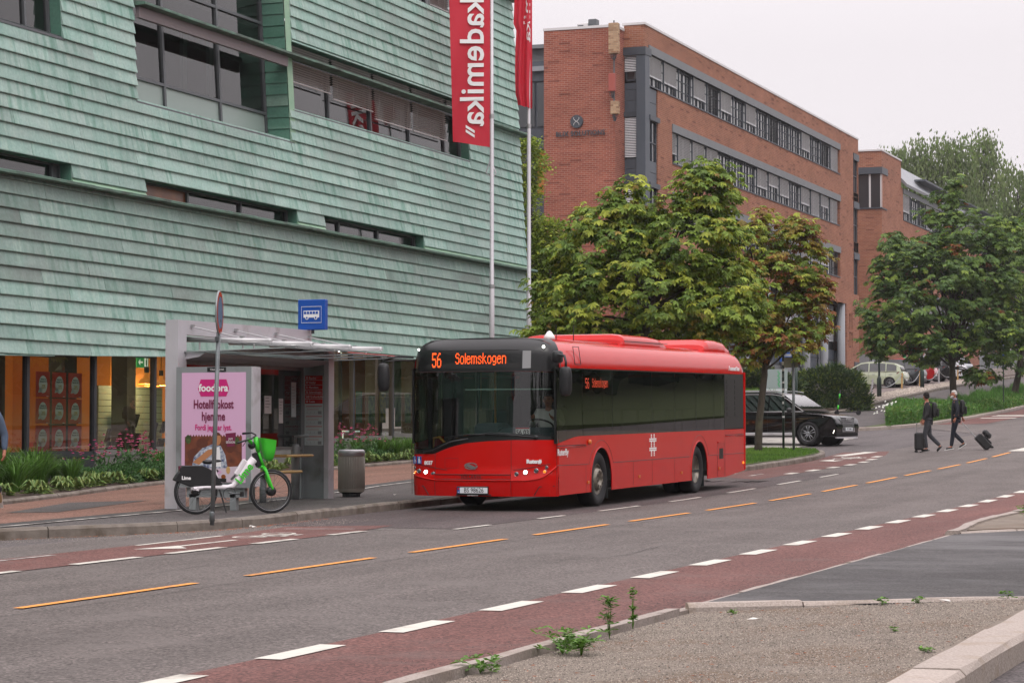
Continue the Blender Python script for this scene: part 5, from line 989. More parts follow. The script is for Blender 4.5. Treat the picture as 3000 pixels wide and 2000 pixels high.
for a, b, z in ((.04, 1.5, 1.055), (10.4, 11.8, 1.09)): mb = MB(); mb.smooth = True; mb.tube([(HW + .004, a, z), (HW + .004, b, z)], .012, 6); mb.build('grip_strip', 'bus_red', bus); mb = MB(); mb.box((HW, a, z + .012), (HW + .006, b, z + .03)); mb.build('grip_shade_strip', 'line_dark', bus)  # dark strip coloured in as the shade along the grip
mb = MB(); mb.box((HW, 9.78, .96), (HW + .02, 10.28, .985)); mb.build('flap_lip', 'bus_red', bus); mb = MB(); mb.box((HW, 9.9, .64), (HW + .003, 10.2, .85)); mb.build('vent_square', 'grille_black', bus); mb = MB(); mb.tube([(HW, 9.78, .28), (HW, 9.78, .96)], .003, 4); mb.tube([(HW, 10.28, .28), (HW, 10.28, .96)], .003, 4); mb.build('panel_joint', 'line_dark', bus)
# mirrors
for s in (1, -1):
    mb = MB(); mb.smooth = True
    if s > 0: mb.tube([(1.24, -.0, 2.55), (1.42, -.25, 2.56), (1.56, -.38, 2.54), (1.6, -.42, 2.44), (1.6, -.43, 2.36)], .022, 6); mb.cbox((1.36, -.15, 2.53), (.16, .16, .2), bev=.03)
    else: mb.tube([(-1.24, 0, 2.55), (-1.4, -.25, 2.57), (-1.6, -.4, 2.52), (-1.62, -.42, 2.42)], .018, 6); mb.tube([(-1.24, 0, 2.5), (-1.42, -.25, 2.5), (-1.58, -.4, 2.48)], .012, 5)
    ar = mb.build('mirror_arm', 'plastic_black', bus); mb = MB(); x = 1.59 if s > 0 else -1.6; z = 2.13 if s > 0 else 2.22; mb.cbox((x, -.42, z), (.225, .17, .48), bev=.05); o = mb.build('mirror_housing', 'plastic_black', ar); o.modifiers.new('s', 'SUBSURF').levels = 1; o.modifiers['s'].render_levels = 2
# wheels
def wheel(parent, loc, r, wd, side, style, name='wheel', tyre='rubber', rim='rim_steel', spokes=5, rimf=.58):
    """tyre, rim and spokes; axle along x, outer face towards side"""
    mb = MB(); mb.smooth = True; h = wd / 2; q = r * rimf
    mb.lathe([(q, -h * .8), (r * .93, -h), (r * .985, -h * .8), (r, -h * .45), (r, h * .45), (r * .985, h * .8), (r * .93, h), (r * .8, h * 1.03), (q * 1.03, h * .86), (q, h * .7), (q * .97, -h * .5)], 36, ax='X', cap=False); w_ = mb.build(name, tyre, parent); w_.location = loc; w_.scale = (side, 1, 1)
    mb = MB(); mb.smooth = True; mb2 = MB()
    if style == 'bus_front':
        mb.lathe([(q * 1.0, h * .72), (q * .97, h * .8), (q * .9, h * .55), (q * .72, h * .62), (q * .66, h * 1.0), (q * .62, h * 1.12), (q * .55, h * 1.12), (q * .4, h * 1.1), (q * .36, h * .7), (0, h * .66)], 32, ax='X')
        for k in range(8): a = k * pi / 4 + .2; mb2.lathe([(.026, h * 1.13), (.026, h * 1.16)], 8, o=(0, q * .485 * cos(a), q * .485 * sin(a)), ax='X'); mb2.lathe([(q * .09, h * .6), (q * .09, h * .68)], 8, o=(0, q * .82 * cos(a + .3), q * .82 * sin(a + .3)), ax='X')
    elif style == 'bus_rear': mb.lathe([(q * 1.0, h * .72), (q * .96, h * .8), (q * .9, h * .3), (q * .8, -h * .45), (q * .5, -h * .6), (q * .42, -h * .1), (0, -h * .1)], 32, ax='X')
    else:
        mb.lathe([(q * 1.0, h * .75), (q * .96, h * .88), (q * .92, h * .7), (q * .9, -h * .2)], 30, ax='X', cap=False); mb.lathe([(q * .22, h * .75), (q * .2, h * .85), (0, h * .88)], 14, ax='X')
        for k in range(spokes):
            a = 2 * pi * k / spokes + .35; u, v = Vector((0, cos(a), sin(a))), Vector((0, -sin(a), cos(a)))
            for o_ in ((-.09, .09) if style == 'double' else (0,)):
                ww = q * (.045 if style == 'double' else .13); p = [u * q * .15 + v * (q * o_ * .6 - ww), u * q * .15 + v * (q * o_ * .6 + ww), u * q * .93 + v * (q * o_ * 2.2 + ww * .9), u * q * .93 + v * (q * o_ * 2.2 - ww * .9)]
                mb.prism([w0 + Vector((h * .62, 0, 0)) for w0 in p], (h * .2, 0, 0))
        mb2.lathe([(q * .9, -h * .1), (0, -h * .1)], 20, ax='X'); mb2.lathe([(q * .55, h * .1), (q * .55, h * .2), (0, h * .2)], 18, ax='X')
    mb.build('rim', rim, w_)
    if mb2.v: mb2.build('wheel_bolts' if 'bus' in style else 'brake_disc', 'rim_dark' if 'bus' in style else 'plastic_black', w_)
    return w_
wheel(bus, (1.09, 2.33, .47), .47, .29, 1, 'bus_front'); wheel(bus, (-1.09, 2.33, .47), .47, .29, -1, 'bus_front'); wheel(bus, (1.08, 8.45, .47), .47, .29, 1, 'bus_rear'); wheel(bus, (-1.08, 8.45, .47), .47, .29, -1, 'bus_rear'); wheel(bus, (.75, 8.45, .47), .47, .27, 1, 'bus_rear')
# ---------------------------------------------------------------- trees and shrubs
mat('bark', '#4a4238', .95, col2='#2f2a22', vs=14, vscale=(1, 1, .25), bump=.9, bs=30, world=True, dirt='#5a5a44', ds=2, dlo=.55, dhi=.8); mat('bark_dark', '#2e2822', .95, bump=.8, bs=20)
leafmat('leaf_chestnut', '#8fa344', '#637d36', vs=1.0, tr=.34); leafmat('leaf_turning', '#94863a', '#7d6430', vs=.9, tr=.34); leafmat('leaf_rust', '#8e5a30', '#6f4424', vs=1, tr=.3); leafmat('leaf_yellow', '#b4b84c', '#90a03e', vs=1, tr=.4)
leafmat('leaf_dark', '#5a743a', '#405c2e', vs=.6, tr=.28); leafmat('leaf_dark2', '#6a8238', '#4c682e', vs=.6, tr=.3); leafmat('leaf_linden', '#95a33e', '#6f8636', vs=.9, tr=.4); leafmat('leaf_birch', '#768552', '#5f7044', vs=.5, tr=.3); leafmat('leaf_yew', '#3c5226', '#23381c', vs=1.2, tr=.1); leafmat('leaf_yew_tip', '#7d8838', '#5c6c2e', vs=1.2, tr=.15)
leafmat('grass_blade', '#6a8c34', '#4b7029', vs=.8, tr=.3); leafmat('grass_tall', '#5a8436', '#3e6a2c', vs=1.1, tr=.3); leafmat('treeline', '#33502a', '#20381c', vs=.3, tr=.15)
def rvec(): 
    while 1:
        v = Vector((R.uniform(-1, 1), R.uniform(-1, 1), R.uniform(-1, 1)))
        if .05 < v.length < 1: return v.normalized()
class LM:
    def __init__(s): s.v = []; s.f = []; s.m = []
    def hexleaf(s, p, d, n, L, W, mi, fold=.25):
        """a leaflet: base p, direction d, normal n"""
        q = d.cross(n); q.normalize(); o = len(s.v); up = n * (W * fold)
        a = p + d * (L * .62); s.v += [tuple(p), tuple(a + q * W * .5 + up), tuple(p + d * L), tuple(a - q * W * .5 + up)]
        s.f += [(o, o + 1, o + 2), (o, o + 2, o + 3)]; s.m += [mi, mi]
    def quad(s, p, u, v, mi): o = len(s.v); s.v += [tuple(p - u - v), tuple(p + u - v * .3), tuple(p + u * .3 + v), tuple(p - u * .8 + v * .5)]; s.f.append((o, o + 1, o + 2, o + 3)); s.m.append(mi)
    def palm(s, p, out, size, mi, k=6):
        n = (Vector((0, 0, 1)) * R.uniform(.55, 1.2) + out * R.uniform(.1, .7) + rvec() * .35).normalized(); d = out - n * out.dot(n)
        if d.length < .05: d = n.orthogonal()
        d.normalize(); q = n.cross(d)
        for i in range(k):
            t = rad(-105 + 210 * i / (k - 1)) + R.uniform(-.1, .1); e = (d * cos(t) + q * sin(t)) - n * R.uniform(.3, .65); e.normalize(); L = size * (.62 + .38 * cos(t * .7)) * R.uniform(.85, 1.1); s.hexleaf(p, e, n, L, L * .44, mi)
    def build(s, name, mats, parent, kind='stuff', world=True):
        me = bpy.data.meshes.new(name); me.from_pydata(s.v, [], s.f)
        for m in mats: me.materials.append(M[m])
        me.polygons.foreach_set('material_index', s.m); me.update(); o = bpy.data.objects.new(name, me); COL.objects.link(o)
        if parent: o.parent = parent; o.location = -Vector(parent.location) if world else (0, 0, 0)
        return props(o, kind=kind)
def tree(name, base, ppm, u0, blobs, leaf, n, size, mats, wts, label, r0=.15, group=None, clump=.55, lean=0, bark='bark', depth=.8, droop=0.0, cat='tree', fork=None, nb=26):
    """blobs: (u, v, ru, rv) read off the photograph at the tree's own distance, turned into a crown in metres"""
    base = Vector(base); root = empty(name, base, label=label, cat=cat, group=group); E_ = []
    for u, v, ru, rv in blobs:
        c = base + R_ * ((u - u0) / ppm); c = Vector((c.x, c.y, (HOR - v) / ppm)); E_.append((c, ru / ppm, rv / ppm))
    vol = [(a * b) ** .8 for c, a, b in E_]; tot = sum(vol); lm = LM(); tips = []; ncl = max(30, int(n / 17))
    for i in range(ncl):
        x = R.uniform(0, tot); k = 0
        while x > vol[k] and k < len(vol) - 1: x -= vol[k]; k += 1
        c, a, b = E_[k]; d = rvec(); rr = R.uniform(.35, 1) ** .5; p = c + R_ * (d.x * a * rr) + A_ * (d.y * a * depth * rr) + Vector((0, 0, d.z * b * rr)); tips.append((p, c, d))
    top = max(E_, key=lambda e: e[0].z)[0]; h = top.z - base.z; low = min(e[0].z - e[2] for e in E_)
    fz = fork if fork else max(base.z + h * .22, low + .15 * (top.z - low)); cx = sum(((e[0] - base) * w_ for e, w_ in zip(E_, vol)), Vector()) / tot; mid = Vector((base.x + cx.x * .35, base.y + cx.y * .35, fz))
    tb = MB(); tb.smooth = True; P_ = [base + Vector((0, 0, -.15)), base + Vector((.0, 0, .12)), base.lerp(mid, .4) + Vector((R.uniform(-.04, .04), R.uniform(-.04, .04), 0)), mid, mid.lerp(top, .5) + Vector((R.uniform(-.1, .1), R.uniform(-.1, .1), 0)), top]
    tb.tube(P_, [r0 * 1.45, r0 * 1.08, r0, r0 * .88, r0 * .45, r0 * .08], 10)
    for i in range(nb):
        p, c, d = tips[R.randrange(len(tips))]; t = R.uniform(0, .85); s_ = mid.lerp(top, t * max(0, min(1, (p.z - mid.z) / max(.1, top.z - mid.z))) * .7); m_ = s_.lerp(p, .5) + Vector((0, 0, .12 * (p - s_).length)); tb.tube([s_, s_.lerp(m_, .5) + rvec() * .05, m_, m_.lerp(p, .6) + rvec() * .08, p], [r0 * .42 * (1 - t * .5), r0 * .3, r0 * .2, r0 * .1, r0 * .04], 6, caps=False)
    tb.build('trunk', bark, root, world=True)
    per = int(n / ncl); W = wts
    for p, c, d in tips:
        mi = R.choices(range(len(W)), W)[0]; cr = clump * R.uniform(.6, 1.25); out0 = (R_ * d.x + A_ * d.y + Vector((0, 0, d.z * .6))).normalized()
        for j in range(per):
            q = rvec(); q.z = q.z * .55; o_ = (out0 * .9 + q).normalized(); pp = p + Vector((q.x, q.y, q.z)) * cr * R.uniform(.2, 1) ; pp.z -= droop * R.random() * cr
            m2 = mi if R.random() < .5 else R.choices(range(len(W)), W)[0]
            if leaf == 'palm': lm.palm(pp, o_, size * R.uniform(.75, 1.15), m2)
            elif leaf == 'leaf': e = (o_ + rvec() * .6 - Vector((0, 0, .35))).normalized(); lm.hexleaf(pp, e, (Vector((0, 0, 1)) + rvec() * .6).normalized(), size * R.uniform(.7, 1.2), size * .8, m2)
            elif leaf == 'hang': u = Vector((0, 0, -1)) + rvec() * .35; lm.hexleaf(pp, u.normalized(), rvec(), size * R.uniform(.8, 1.6), size * .55, m2)
            elif leaf == 'needle': e = (o_ + rvec() * .4 + Vector((0, 0, .5))).normalized(); lm.hexleaf(pp, e, rvec(), size * R.uniform(.8, 1.6), size * .3, m2, 0)
    lm.build('crown', mats, root); return root
tree('chestnut_tree', (-17.4, 55.8, E(55.8) + .1), 120, 1880, [(1880, 860, 270, 150), (1770, 740, 150, 120), (2010, 730, 180, 150), (2065, 560, 85, 90), (1850, 600, 75, 75), (1660, 880, 120, 110), (2120, 880, 120, 120), (1760, 640, 70, 60), (1960, 620, 70, 60), (1990, 960, 150, 70), (1690, 980, 150, 60), (2070, 490, 35, 45)],
     'palm', 7400, .2, ['leaf_chestnut', 'leaf_yellow', 'leaf_dark2', 'leaf_turning'], [5, 3.2, 1.8, .35], 'large bright green chestnut tree standing right behind the bus', .16, clump=.5, nb=34)
tree('chestnut_tree', (-17.42, 67.1, E(67.1) + .16), 101.5, 2222, [(2260, 850, 140, 140), (2335, 740, 100, 100), (2195, 730, 80, 90), (2370, 900, 70, 100), (2180, 950, 90, 80), (2300, 1000, 120, 65), (2230, 650, 50, 45), (2350, 660, 45, 40), (2400, 830, 45, 60), (2190, 1040, 70, 40)],
     'palm', 4600, .18, ['leaf_chestnut', 'leaf_yellow', 'leaf_turning', 'leaf_rust'], [3.2, 2.0, 2.8, 1.6], 'small chestnut tree with rusty brown leaves on the grass island', .105, clump=.42, fork=1.75, nb=30)
tree('chestnut_tree', (-20.5, 117.0, 1.58), 60, 2797, [(2750, 860, 220, 180), (2680, 760, 110, 90), (2880, 800, 130, 130), (2840, 720, 150, 120), (2640, 920, 130, 130), (2900, 900, 130, 170), (2720, 1020, 160, 45), (2765, 620, 60, 60), (2640, 770, 70, 60), (2930, 690, 80, 70), (2580, 985, 50, 50), (2880, 1105, 45, 30), (2800, 560, 28, 40), (2620, 700, 30, 35)],
     'palm', 8200, .29, ['leaf_dark', 'leaf_dark2', 'leaf_chestnut', 'leaf_rust'], [4, 4, 1.8, .3], 'broad dark green chestnut tree on the verge above the two walking men', .17, clump=.75, fork=3.3, nb=40)
tree('chestnut_tree', (-20.5, 136.4, 2.4), 52, 2974, [(3030, 860, 150, 160), (2960, 730, 80, 80), (3080, 700, 120, 120), (2930, 980, 60, 60), (3040, 1040, 130, 50)],
     'palm', 2600, .34, ['leaf_dark', 'leaf_dark2', 'leaf_chestnut'], [5, 3, 1.5], 'dark chestnut tree at the right edge, further up the verge', .18, clump=.75, fork=4.4, nb=20)
tree('linden_tree', (-29, 80, .0), 82, 1560, [(1545, 640, 50, 110), (1548, 480, 38, 80), (1600, 800, 90, 110), (1590, 930, 120, 90), (1665, 780, 55, 45), (1620, 700, 60, 60), (1700, 900, 60, 60), (1540, 800, 60, 120)],
     'leaf', 20000, .13, ['leaf_linden', 'leaf_chestnut', 'leaf_yellow'], [4, 2, 1.5], 'yellow green linden tree between the flagpoles and the brick tower', .16, clump=.5, nb=30)
far = [('birch_tree', (-44.5, 232, 5), 29.5, 2680, [(2620, 480, 55, 55), (2680, 460, 60, 65), (2750, 460, 70, 70), (2810, 480, 55, 80), (2700, 560, 150, 80), (2790, 600, 100, 80)], 'hang', 5200, .42, 'wide hanging birch behind the far brick roof'),
       ('birch_tree', (-38.5, 238, 5), 29.2, 2890, [(2885, 430, 40, 60), (2890, 520, 65, 80), (2870, 620, 70, 80)], 'hang', 2600, .42, 'tall slim birch rising above the verge trees'),
       ('birch_tree', (-33.4, 225, 5), 30.3, 2985, [(2985, 560, 55, 80), (2965, 680, 90, 90), (3030, 600, 60, 120)], 'hang', 2600, .42, 'birch at the far right edge of the hill')]
for nm, b, ppm, u0, bl, lf, n, sz, lb in far: tree(nm, b, ppm, u0, bl, lf, int(n * 1.9), sz * .85, ['leaf_birch', 'leaf_dark2'], [4, 1], lb, .2, 'birches on the hill behind', clump=1.5, droop=1.2, bark='bark_dark', nb=24)
def bush(base, ppm, u0, bl, n, label): return tree('yew_bush', base, ppm, u0, bl, 'needle', n, .16, ['leaf_yew', 'leaf_yew_tip', 'leaf_yew'], [5, 1.6, 3], label, .05, clump=.32, cat='bush', bark='bark_dark', depth=.9, nb=10)
slab('shrub_bed', [(-23.8, 93.5), (-24.2, 99), (-24.6, 104), (-24.4, 112), (-26.2, 118), (-36, 118), (-36, 93.5)], 0, 'soil_dark', 2.5, hf=lambda x, y: max(.3, 1.25 - .08 * max(0, y - 96)))
slab('pavement_corner', [(-36, 84), (-22.5, 86.5), (-22.5, 93.4), (-36, 93.4)], .12, 'parking', .2)
bush((-24.95, 110, E(110) + .2), 62.5, 2440, [(2400, 1140, 75, 55), (2480, 1150, 60, 50), (2350, 1165, 50, 45), (2520, 1165, 25, 30), (2440, 1100, 50, 28), (2370, 1105, 30, 20), (2430, 1200, 100, 40), (2500, 1110, 20, 20), (2520, 1190, 25, 30)], 24000, 'wide dark yew bush beside the pale green car')
bush((-26.1, 100, E(100) + .6), 68, 2210, [(2205, 1115, 35, 35), (2185, 1140, 30, 40), (2235, 1100, 25, 25), (2240, 1140, 30, 30), (2300, 1130, 50, 30)], 8000, 'yew bush behind the bus tail and the grey board')
# dark trees and lawn on the near side of the street, behind and beside the camera; they show in the bus windows and shop glass
slab('lawn_opposite', [(7, -30), (7, 18), (7, 40), (7, 90), (4, 120), (4, 260), (60, 260), (60, -30)], .1, 'grass_soil', .3, hf=lambda x, y: .1 + max(0, x - 6) * .12)
lm = LM()
for i in range(14000):
    if i % 4: x, y = R.uniform(11, 20), R.uniform(-20, 230)
    else: x, y = R.uniform(-14, 22), R.uniform(-34, -26)
    h = 8.5 + 2.5 * sin(x * .5 + y * .37) + 1.5 * sin(y * .9); z = R.uniform(.3, 1) * h; p = Vector((x + .8 * sin(z), y, z + E(y))); lm.quad(p, rvec() * .75, rvec() * .7, 0)
props(lm.build('treeline', ['treeline'], None), 'dark row of trees across the street from the copper building, mirrored in the bus windows', kind='stuff')
mb = MB(); mb.box((-60, -25, -2), (-26.4, 33.6, 14)); mb.build('wing_wall', 'copper_jamb', hall, world=True)
# grass
def blades(name, area, n, hmin, hmax, m, zf, label, wd=.012, clumpy=0, lean=.35, parent=None, kind='stuff'):
    lm = LM(); mb = area
    for i in range(n):
        x, y = area(); h = R.uniform(hmin, hmax); z = zf(x, y); a = R.uniform(0, 2 * pi); l = R.uniform(0, lean) * h; b = R.uniform(0, 2 * pi); o = len(lm.v); dx, dy = cos(a) * wd, sin(a) * wd; lx, ly = cos(b) * l, sin(b) * l
        lm.v += [(x - dx, y - dy, z), (x + dx, y + dy, z), (x + dx * .7 + lx * .4, y + dy * .7 + ly * .4, z + h * .6), (x - dx * .7 + lx * .4, y - dy * .7 + ly * .4, z + h * .6), (x + lx, y + ly, z + h)]; lm.f += [(o, o + 1, o + 2, o + 3), (o + 3, o + 2, o + 4)]; lm.m += [0, 0]
    return props(lm.build(name, [m], parent), label)
def inpoly(P_):
    xs = [p[0] for p in P_]; ys = [p[1] for p in P_]
    def f():
        while 1:
            x, y = R.uniform(min(xs), max(xs)), R.uniform(min(ys), max(ys)); c = False; j = len(P_) - 1
            for i in range(len(P_)):
                if (P_[i][1] > y) != (P_[j][1] > y) and x < (P_[j][0] - P_[i][0]) * (y - P_[i][1]) / (P_[j][1] - P_[i][1]) + P_[i][0]: c = not c
                j = i
            if c: return x, y
    return f
blades('grass', inpoly([(-15.22, 54), (-15.22, 63.5), (-15.47, 66.4), (-16.05, 68.4), (-17.4, 69.2), (-18.1, 69), (-17.9, 60), (-17.2, 54)]), 14000, .03, .075, 'grass_blade', lambda x, y: E(y) + .16, 'short mown grass on the island behind the bus', wd=.008)
blades('grass', inpoly([(-18.5, 104), (-18.8, 122), (-19.1, 175), (-21.9, 175), (-21.7, 120), (-21.6, 108), (-20.3, 101)]), 42000, .1, .5, 'grass_tall', lambda x, y: gz(x, y) + .12 - .2 * (sin(x * 2.3 + y * .9) > .3), 'long uncut grass on the sloping verge', wd=.014)
blades('grass', inpoly([(-19.1, 93.6), (-18.7, 98), (-18.6, 108), (-21.6, 108), (-20.5, 101.5), (-19.6, 96.5)]), 16000, .2, .95, 'grass_tall', lambda x, y: gz(x, y) + .1 - .25 * (sin(x * 3.3 + y * 1.9) > .2), 'tall wild herbs at the lower end of the verge', wd=.014)
blades('grass', inpoly([(-23.6, 93.6), (-24, 97), (-30, 97), (-30, 93.6)]), 4000, .15, .5, 'grass_blade', lambda x, y: E(y) + 1.2, 'bright grass tuft in front of the grey board', wd=.02)
lm = LM()
for i in range(16000):      # broad leaved herbs among the grass
    x, y = inpoly([(-19.1, 93.6), (-18.7, 98), (-18.6, 108), (-21.6, 108), (-20.5, 101.5), (-19.6, 96.5)])() if i % 3 else inpoly([(-18.6, 108), (-18.9, 160), (-20.2, 160), (-20, 108)])(); z = gz(x, y) + R.uniform(.15, .8) * (1 if i % 3 else .6); lm.hexleaf(Vector((x, y, z)), (rvec() + Vector((0, 0, .4))).normalized(), rvec(), .17, .09, i % 2)
props(lm.build('undergrowth', ['grass_tall', 'leaf_dark2'], None), 'leafy weeds mixed into the verge grass')
lm = LM()
for i in range(22):
    x, y = R.uniform(-20.0, -19.2), R.uniform(94.5, 98.5); p = Vector((x, y, gz(x, y) + R.uniform(.6, 1.05)))
    for k in range(2): lm.quad(p + rvec() * .03, Vector((.032, .01, 0)), Vector((.0, .01, .028)), 0)
M['petal_white'] = mat('petal_white', '#e4e4dc', .8); props(lm.build('white_flowers', ['petal_white'], None), 'small white flower heads at the lower end of the verge', kind='stuff')
# ---------------------------------------------------------------- bus shelter, signs, bin, bike, flags
mat('alu_pale', '#bfbcc1', .45, metal=.25, var=.05, vs=2, dirt='#8a8482', ds=2.5, dlo=.58, dhi=.8); mat('alu_grey', '#8b8f91', .5, metal=.25, dirt='#5e5e5c', ds=2, dlo=.55, dhi=.8); mat('steel_bright', '#a6a5a6', .42, metal=.75); mat('wood_seat', '#c29a62', .6, var=.12, vs=4, vscale=(1, 8, 8)); mat('bin_brown', '#938d84', .5, metal=.3)
mat('poster_pink', '#d3a9c8', .4); mat('ad_magenta', '#c21a72', .5); mat('ad_plum', '#6e1740', .5); mat('brick_print', '#7d4228', .7, col2='#542a1c', vs=9); mat('skin_print', '#b07850', .7); mat('shirt_print', '#ccd2da', .7, col2='#2e3f6a', vs=26); mat('table_print', '#c7b7c2', .7); mat('food_print', '#5a2c1c', .7); mat('plant_print', '#4a5e2c', .8, col2='#26301a', vs=18)
mat('timetable', '#c6d0d0', .5); mat('stop_blue', '#0f4aa2', .4); mat('flag_red', '#c01e34', .7); mat('pole_white', '#b9b6ba', .35, metal=.2); mat('lime_green', '#3fc42e', .4); mat('bike_white', '#dcd6da', .35); mat('pole_galv', '#6d7274', .5, metal=.4, dirt='#54585a', ds=4); mat('pole_green', '#22352f', .5); mat('ivy_print', '#3a3f36', .8)
glassmat('shelter_glass', (.62, .7, .66, 1), refl=.08, blend=.35); glassmat('roof_glass', (.82, .9, .86, 1), refl=.08, blend=.4, mixdark=.45, dark='#cfdcd4', milky=True)
S = empty('bus_shelter', (-17.9, 35.5, -1.13), label='grey steel and glass bus shelter with cantilevered glass roof', cat='bus shelter')
gs = lambda y: E(y) + .137
def wb(name, m, f, parent=S, **k): mb = MB(); f(mb); return mb.build(name, m, parent, world=(parent.parent is None), **k)
wb('post', 'alu_pale', lambda b: b.box((-18.06, 33.0, gs(33)), (-17.84, 33.28, 1.80)))
wb('top_beam', 'alu_pale', lambda b: b.prism([(-18.02, 33.28, 1.575), (-17.86, 33.28, 1.575), (-17.86, 33.28, 1.805), (-18.02, 33.28, 1.805)], (0, 4.62, .03)))
for k, y in enumerate((33.45, 34.95, 36.45, 37.75)):
    z = 1.51 + .006 * k; wb('roof_arm', 'steel_bright', lambda b: (setattr(b, 'smooth', True), b.tube([(-17.95, y, z), (-16.48, y, z - .045)], .042, 12), b.ball((-16.48, y, z - .045), .043, 10)))
    wb('tie_rod', 'steel_bright', lambda b: (b.tube([(-17.85, y + .02, 1.71), (-16.98, y + .02, 1.52)], .012, 6), b.box((-17.87, y - .01, 1.69), (-17.81, y + .05, 1.74)), b.box((-17.0, y - .01, 1.5), (-16.94, y + .05, 1.55))))
    for x in (-17.7, -16.75): wb('hanger', 'steel_bright', lambda b: b.tube([(x, y, z - .03), (x, y, 1.335)], .014, 6))
ysr = [33.2, 34.7, 36.2, 37.15, 38.25]
for a, b_ in zip(ysr, ysr[1:]): wb('roof_pane', 'roof_glass', lambda b: b.prism([(-18.0, a + .008, 1.30), (-16.1, a + .008, 1.345), (-16.1, a + .008, 1.357), (-18.0, a + .008, 1.312)], (0, b_ - a - .016, .006)))
for y in ysr: wb('roof_edge', 'alu_grey', lambda b: b.tube([(-18.0, y, 1.30), (-16.1, y, 1.345)], .007, 5))
wb('soffit', 'alu_pale', lambda b: (b.prism([(-18.05, 33.25, 1.29), (-17.5, 33.25, 1.29), (-17.6, 33.25, 1.23), (-17.85, 33.25, 1.19), (-18.05, 33.25, 1.18)], (0, 4.6, 0))))
wb('rear_post', 'alu_grey', lambda b: (b.box((-18.04, 35.85, gs(36)), (-17.96, 35.93, 1.2)), b.box((-18.06, 37.75, gs(37.8)), (-17.98, 37.84, 1.25)), b.box((-18.03, 33.28, -.25), (-17.97, 37.8, -.19)), b.box((-18.03, 33.28, 1.12), (-17.97, 37.8, 1.19))))
for a, b_ in ((33.3, 35.85), (35.93, 37.75)): wb('glass_wall', 'shelter_glass', lambda b: b.box((-18.005, a, -.19), (-17.995, b_, 1.12)))
for y, z, w_, h_, m_ in ((36.45, .52, .26, .3, 'decal_white'), (36.95, .42, .16, .42, 'decal_white'), (37.45, .62, .18, .6, 'timetable')):
    o = wb('notice', m_, lambda b: b.box((-17.99, y - w_ / 2, z - h_ / 2), (-17.985, y + w_ / 2, z + h_ / 2)))
    o2 = wb('notice_print', 'solaris_logo', lambda b: [b.box((-17.984, y - w_ * .4, z + h_ * .35 - k * .05), (-17.983, y + w_ * R.uniform(.0, .4), z + h_ * .35 - k * .05 + .012)) for k in range(int(h_ * 14))], parent=o)
wb('bench_post', 'alu_grey', lambda b: (setattr(b, 'smooth', True), b.lathe([(.075, gs(37.7)), (.075, -.2), (.06, -.15), (0, -.14)], 12, o=(-17.95, 37.45, 0)), b.tube([(-17.95, 37.45, -.3), (-17.95, 37.45, -.02), (-17.7, 37.45, .0)], .03, 8)))
wb('bench_post', 'alu_grey', lambda b: (setattr(b, 'smooth', True), b.lathe([(.06, gs(35.8)), (.06, -.65)], 10, o=(-17.8, 35.9, 0))))
for x0, y0, y1, z in ((-17.75, 36.35, 37.4, -.345), (-17.65, 35.7, 36.75, -.61)): o = wb('seat_board', 'wood_seat', lambda b: b.cbox((x0, (y0 + y1) / 2, z), (.36, y1 - y0, .045), bev=.015)); wb('seat_slot', 'ink', lambda b: [b.box((x0 - .06 + q * .1, y0 + .25, z + .0225), (x0 - .04 + q * .1, y1 - .25, z + .024)) for q in range(2)], parent=o)
# end panel with the timetable, stop sign on top
Yp = 37.88
wb('end_panel', 'alu_grey', lambda b: b.box((-18.0, Yp, gs(38)), (-17.6, Yp + .12, 1.33))); wb('end_post', 'alu_pale', lambda b: b.box((-17.6, Yp - .02, gs(38)), (-17.51, Yp + .2, 1.36)))
tt = wb('timetable_case', 'timetable', lambda b: b.box((-17.975, Yp - .012, -.17), (-17.62, Yp, 1.03))); wb('route_board', 'bus_red', lambda b: [b.box((-17.965, Yp - .018, .965 - k * .082), (-17.63, Yp - .012, 1.04 - k * .082)) for k in range(6)], parent=tt)
for k, s_ in enumerate(('30 Bygdøy', '37 Helsfyr', '51 Maridalen', '56 Solemskogen', '56B Grefsenkollen', '58 Tveita')): text('route_name', s_, .058, 'decal_white', tt, (-17.95, Yp - .02, 1.0 - k * .082), ext=.0005, align='LEFT', sx_=.8)
for k in range(4):
    z = .5 - k * .175; wb('timetable_print', 'bus_red', lambda b: (b.box((-17.95, Yp - .014, z), (-17.64, Yp - .012, z + .012)), b.box((-17.93, Yp - .014, z - .05), (-17.7, Yp - .012, z - .045))), parent=tt); wb('timetable_print', 'alu_grey', lambda b: (b.box((-17.72, Yp - .014, z - .13), (-17.65, Yp - .012, z - .075)), b.box((-17.94, Yp - .014, z - .12), (-17.74, Yp - .012, z - .117)), [b.box((-17.93 + q * .07, Yp - .014, z - .12), (-17.925 + q * .07, Yp - .012, z - .08)) for q in range(4)]), parent=tt)
sg = empty('bus_stop_sign', (-17.79, 37.8, 1.8), label='blue box sign with white bus symbol on top of the shelter', cat='sign')
mb = MB(); mb.cbox((0, .0, .3), (.52, .12, .53), bev=.008); mb.build('sign_box', 'stop_blue', sg); mb = MB(); mb.tube([(0, 0, -.03), (0, 0, .04)], .03, 8); mb.build('foot', 'steel_dark', sg)
mb = MB(); q = [(-.19, .16), (.19, .16), (.19, .44), (-.19, .44)]; mb.tube([(x, -.064, z) for x, z in q], .005, 4, closed=True); mb.box((-.15, -.066, .25), (.15, -.061, .37)); mb.lathe([(.032, -.068), (.032, -.062)], 12, o=(-.085, 0, .245), ax='Y'); mb.lathe([(.032, -.068), (.032, -.062)], 12, o=(.085, 0, .245), ax='Y'); wbus = mb.build('bus_symbol', 'decal_white', sg)
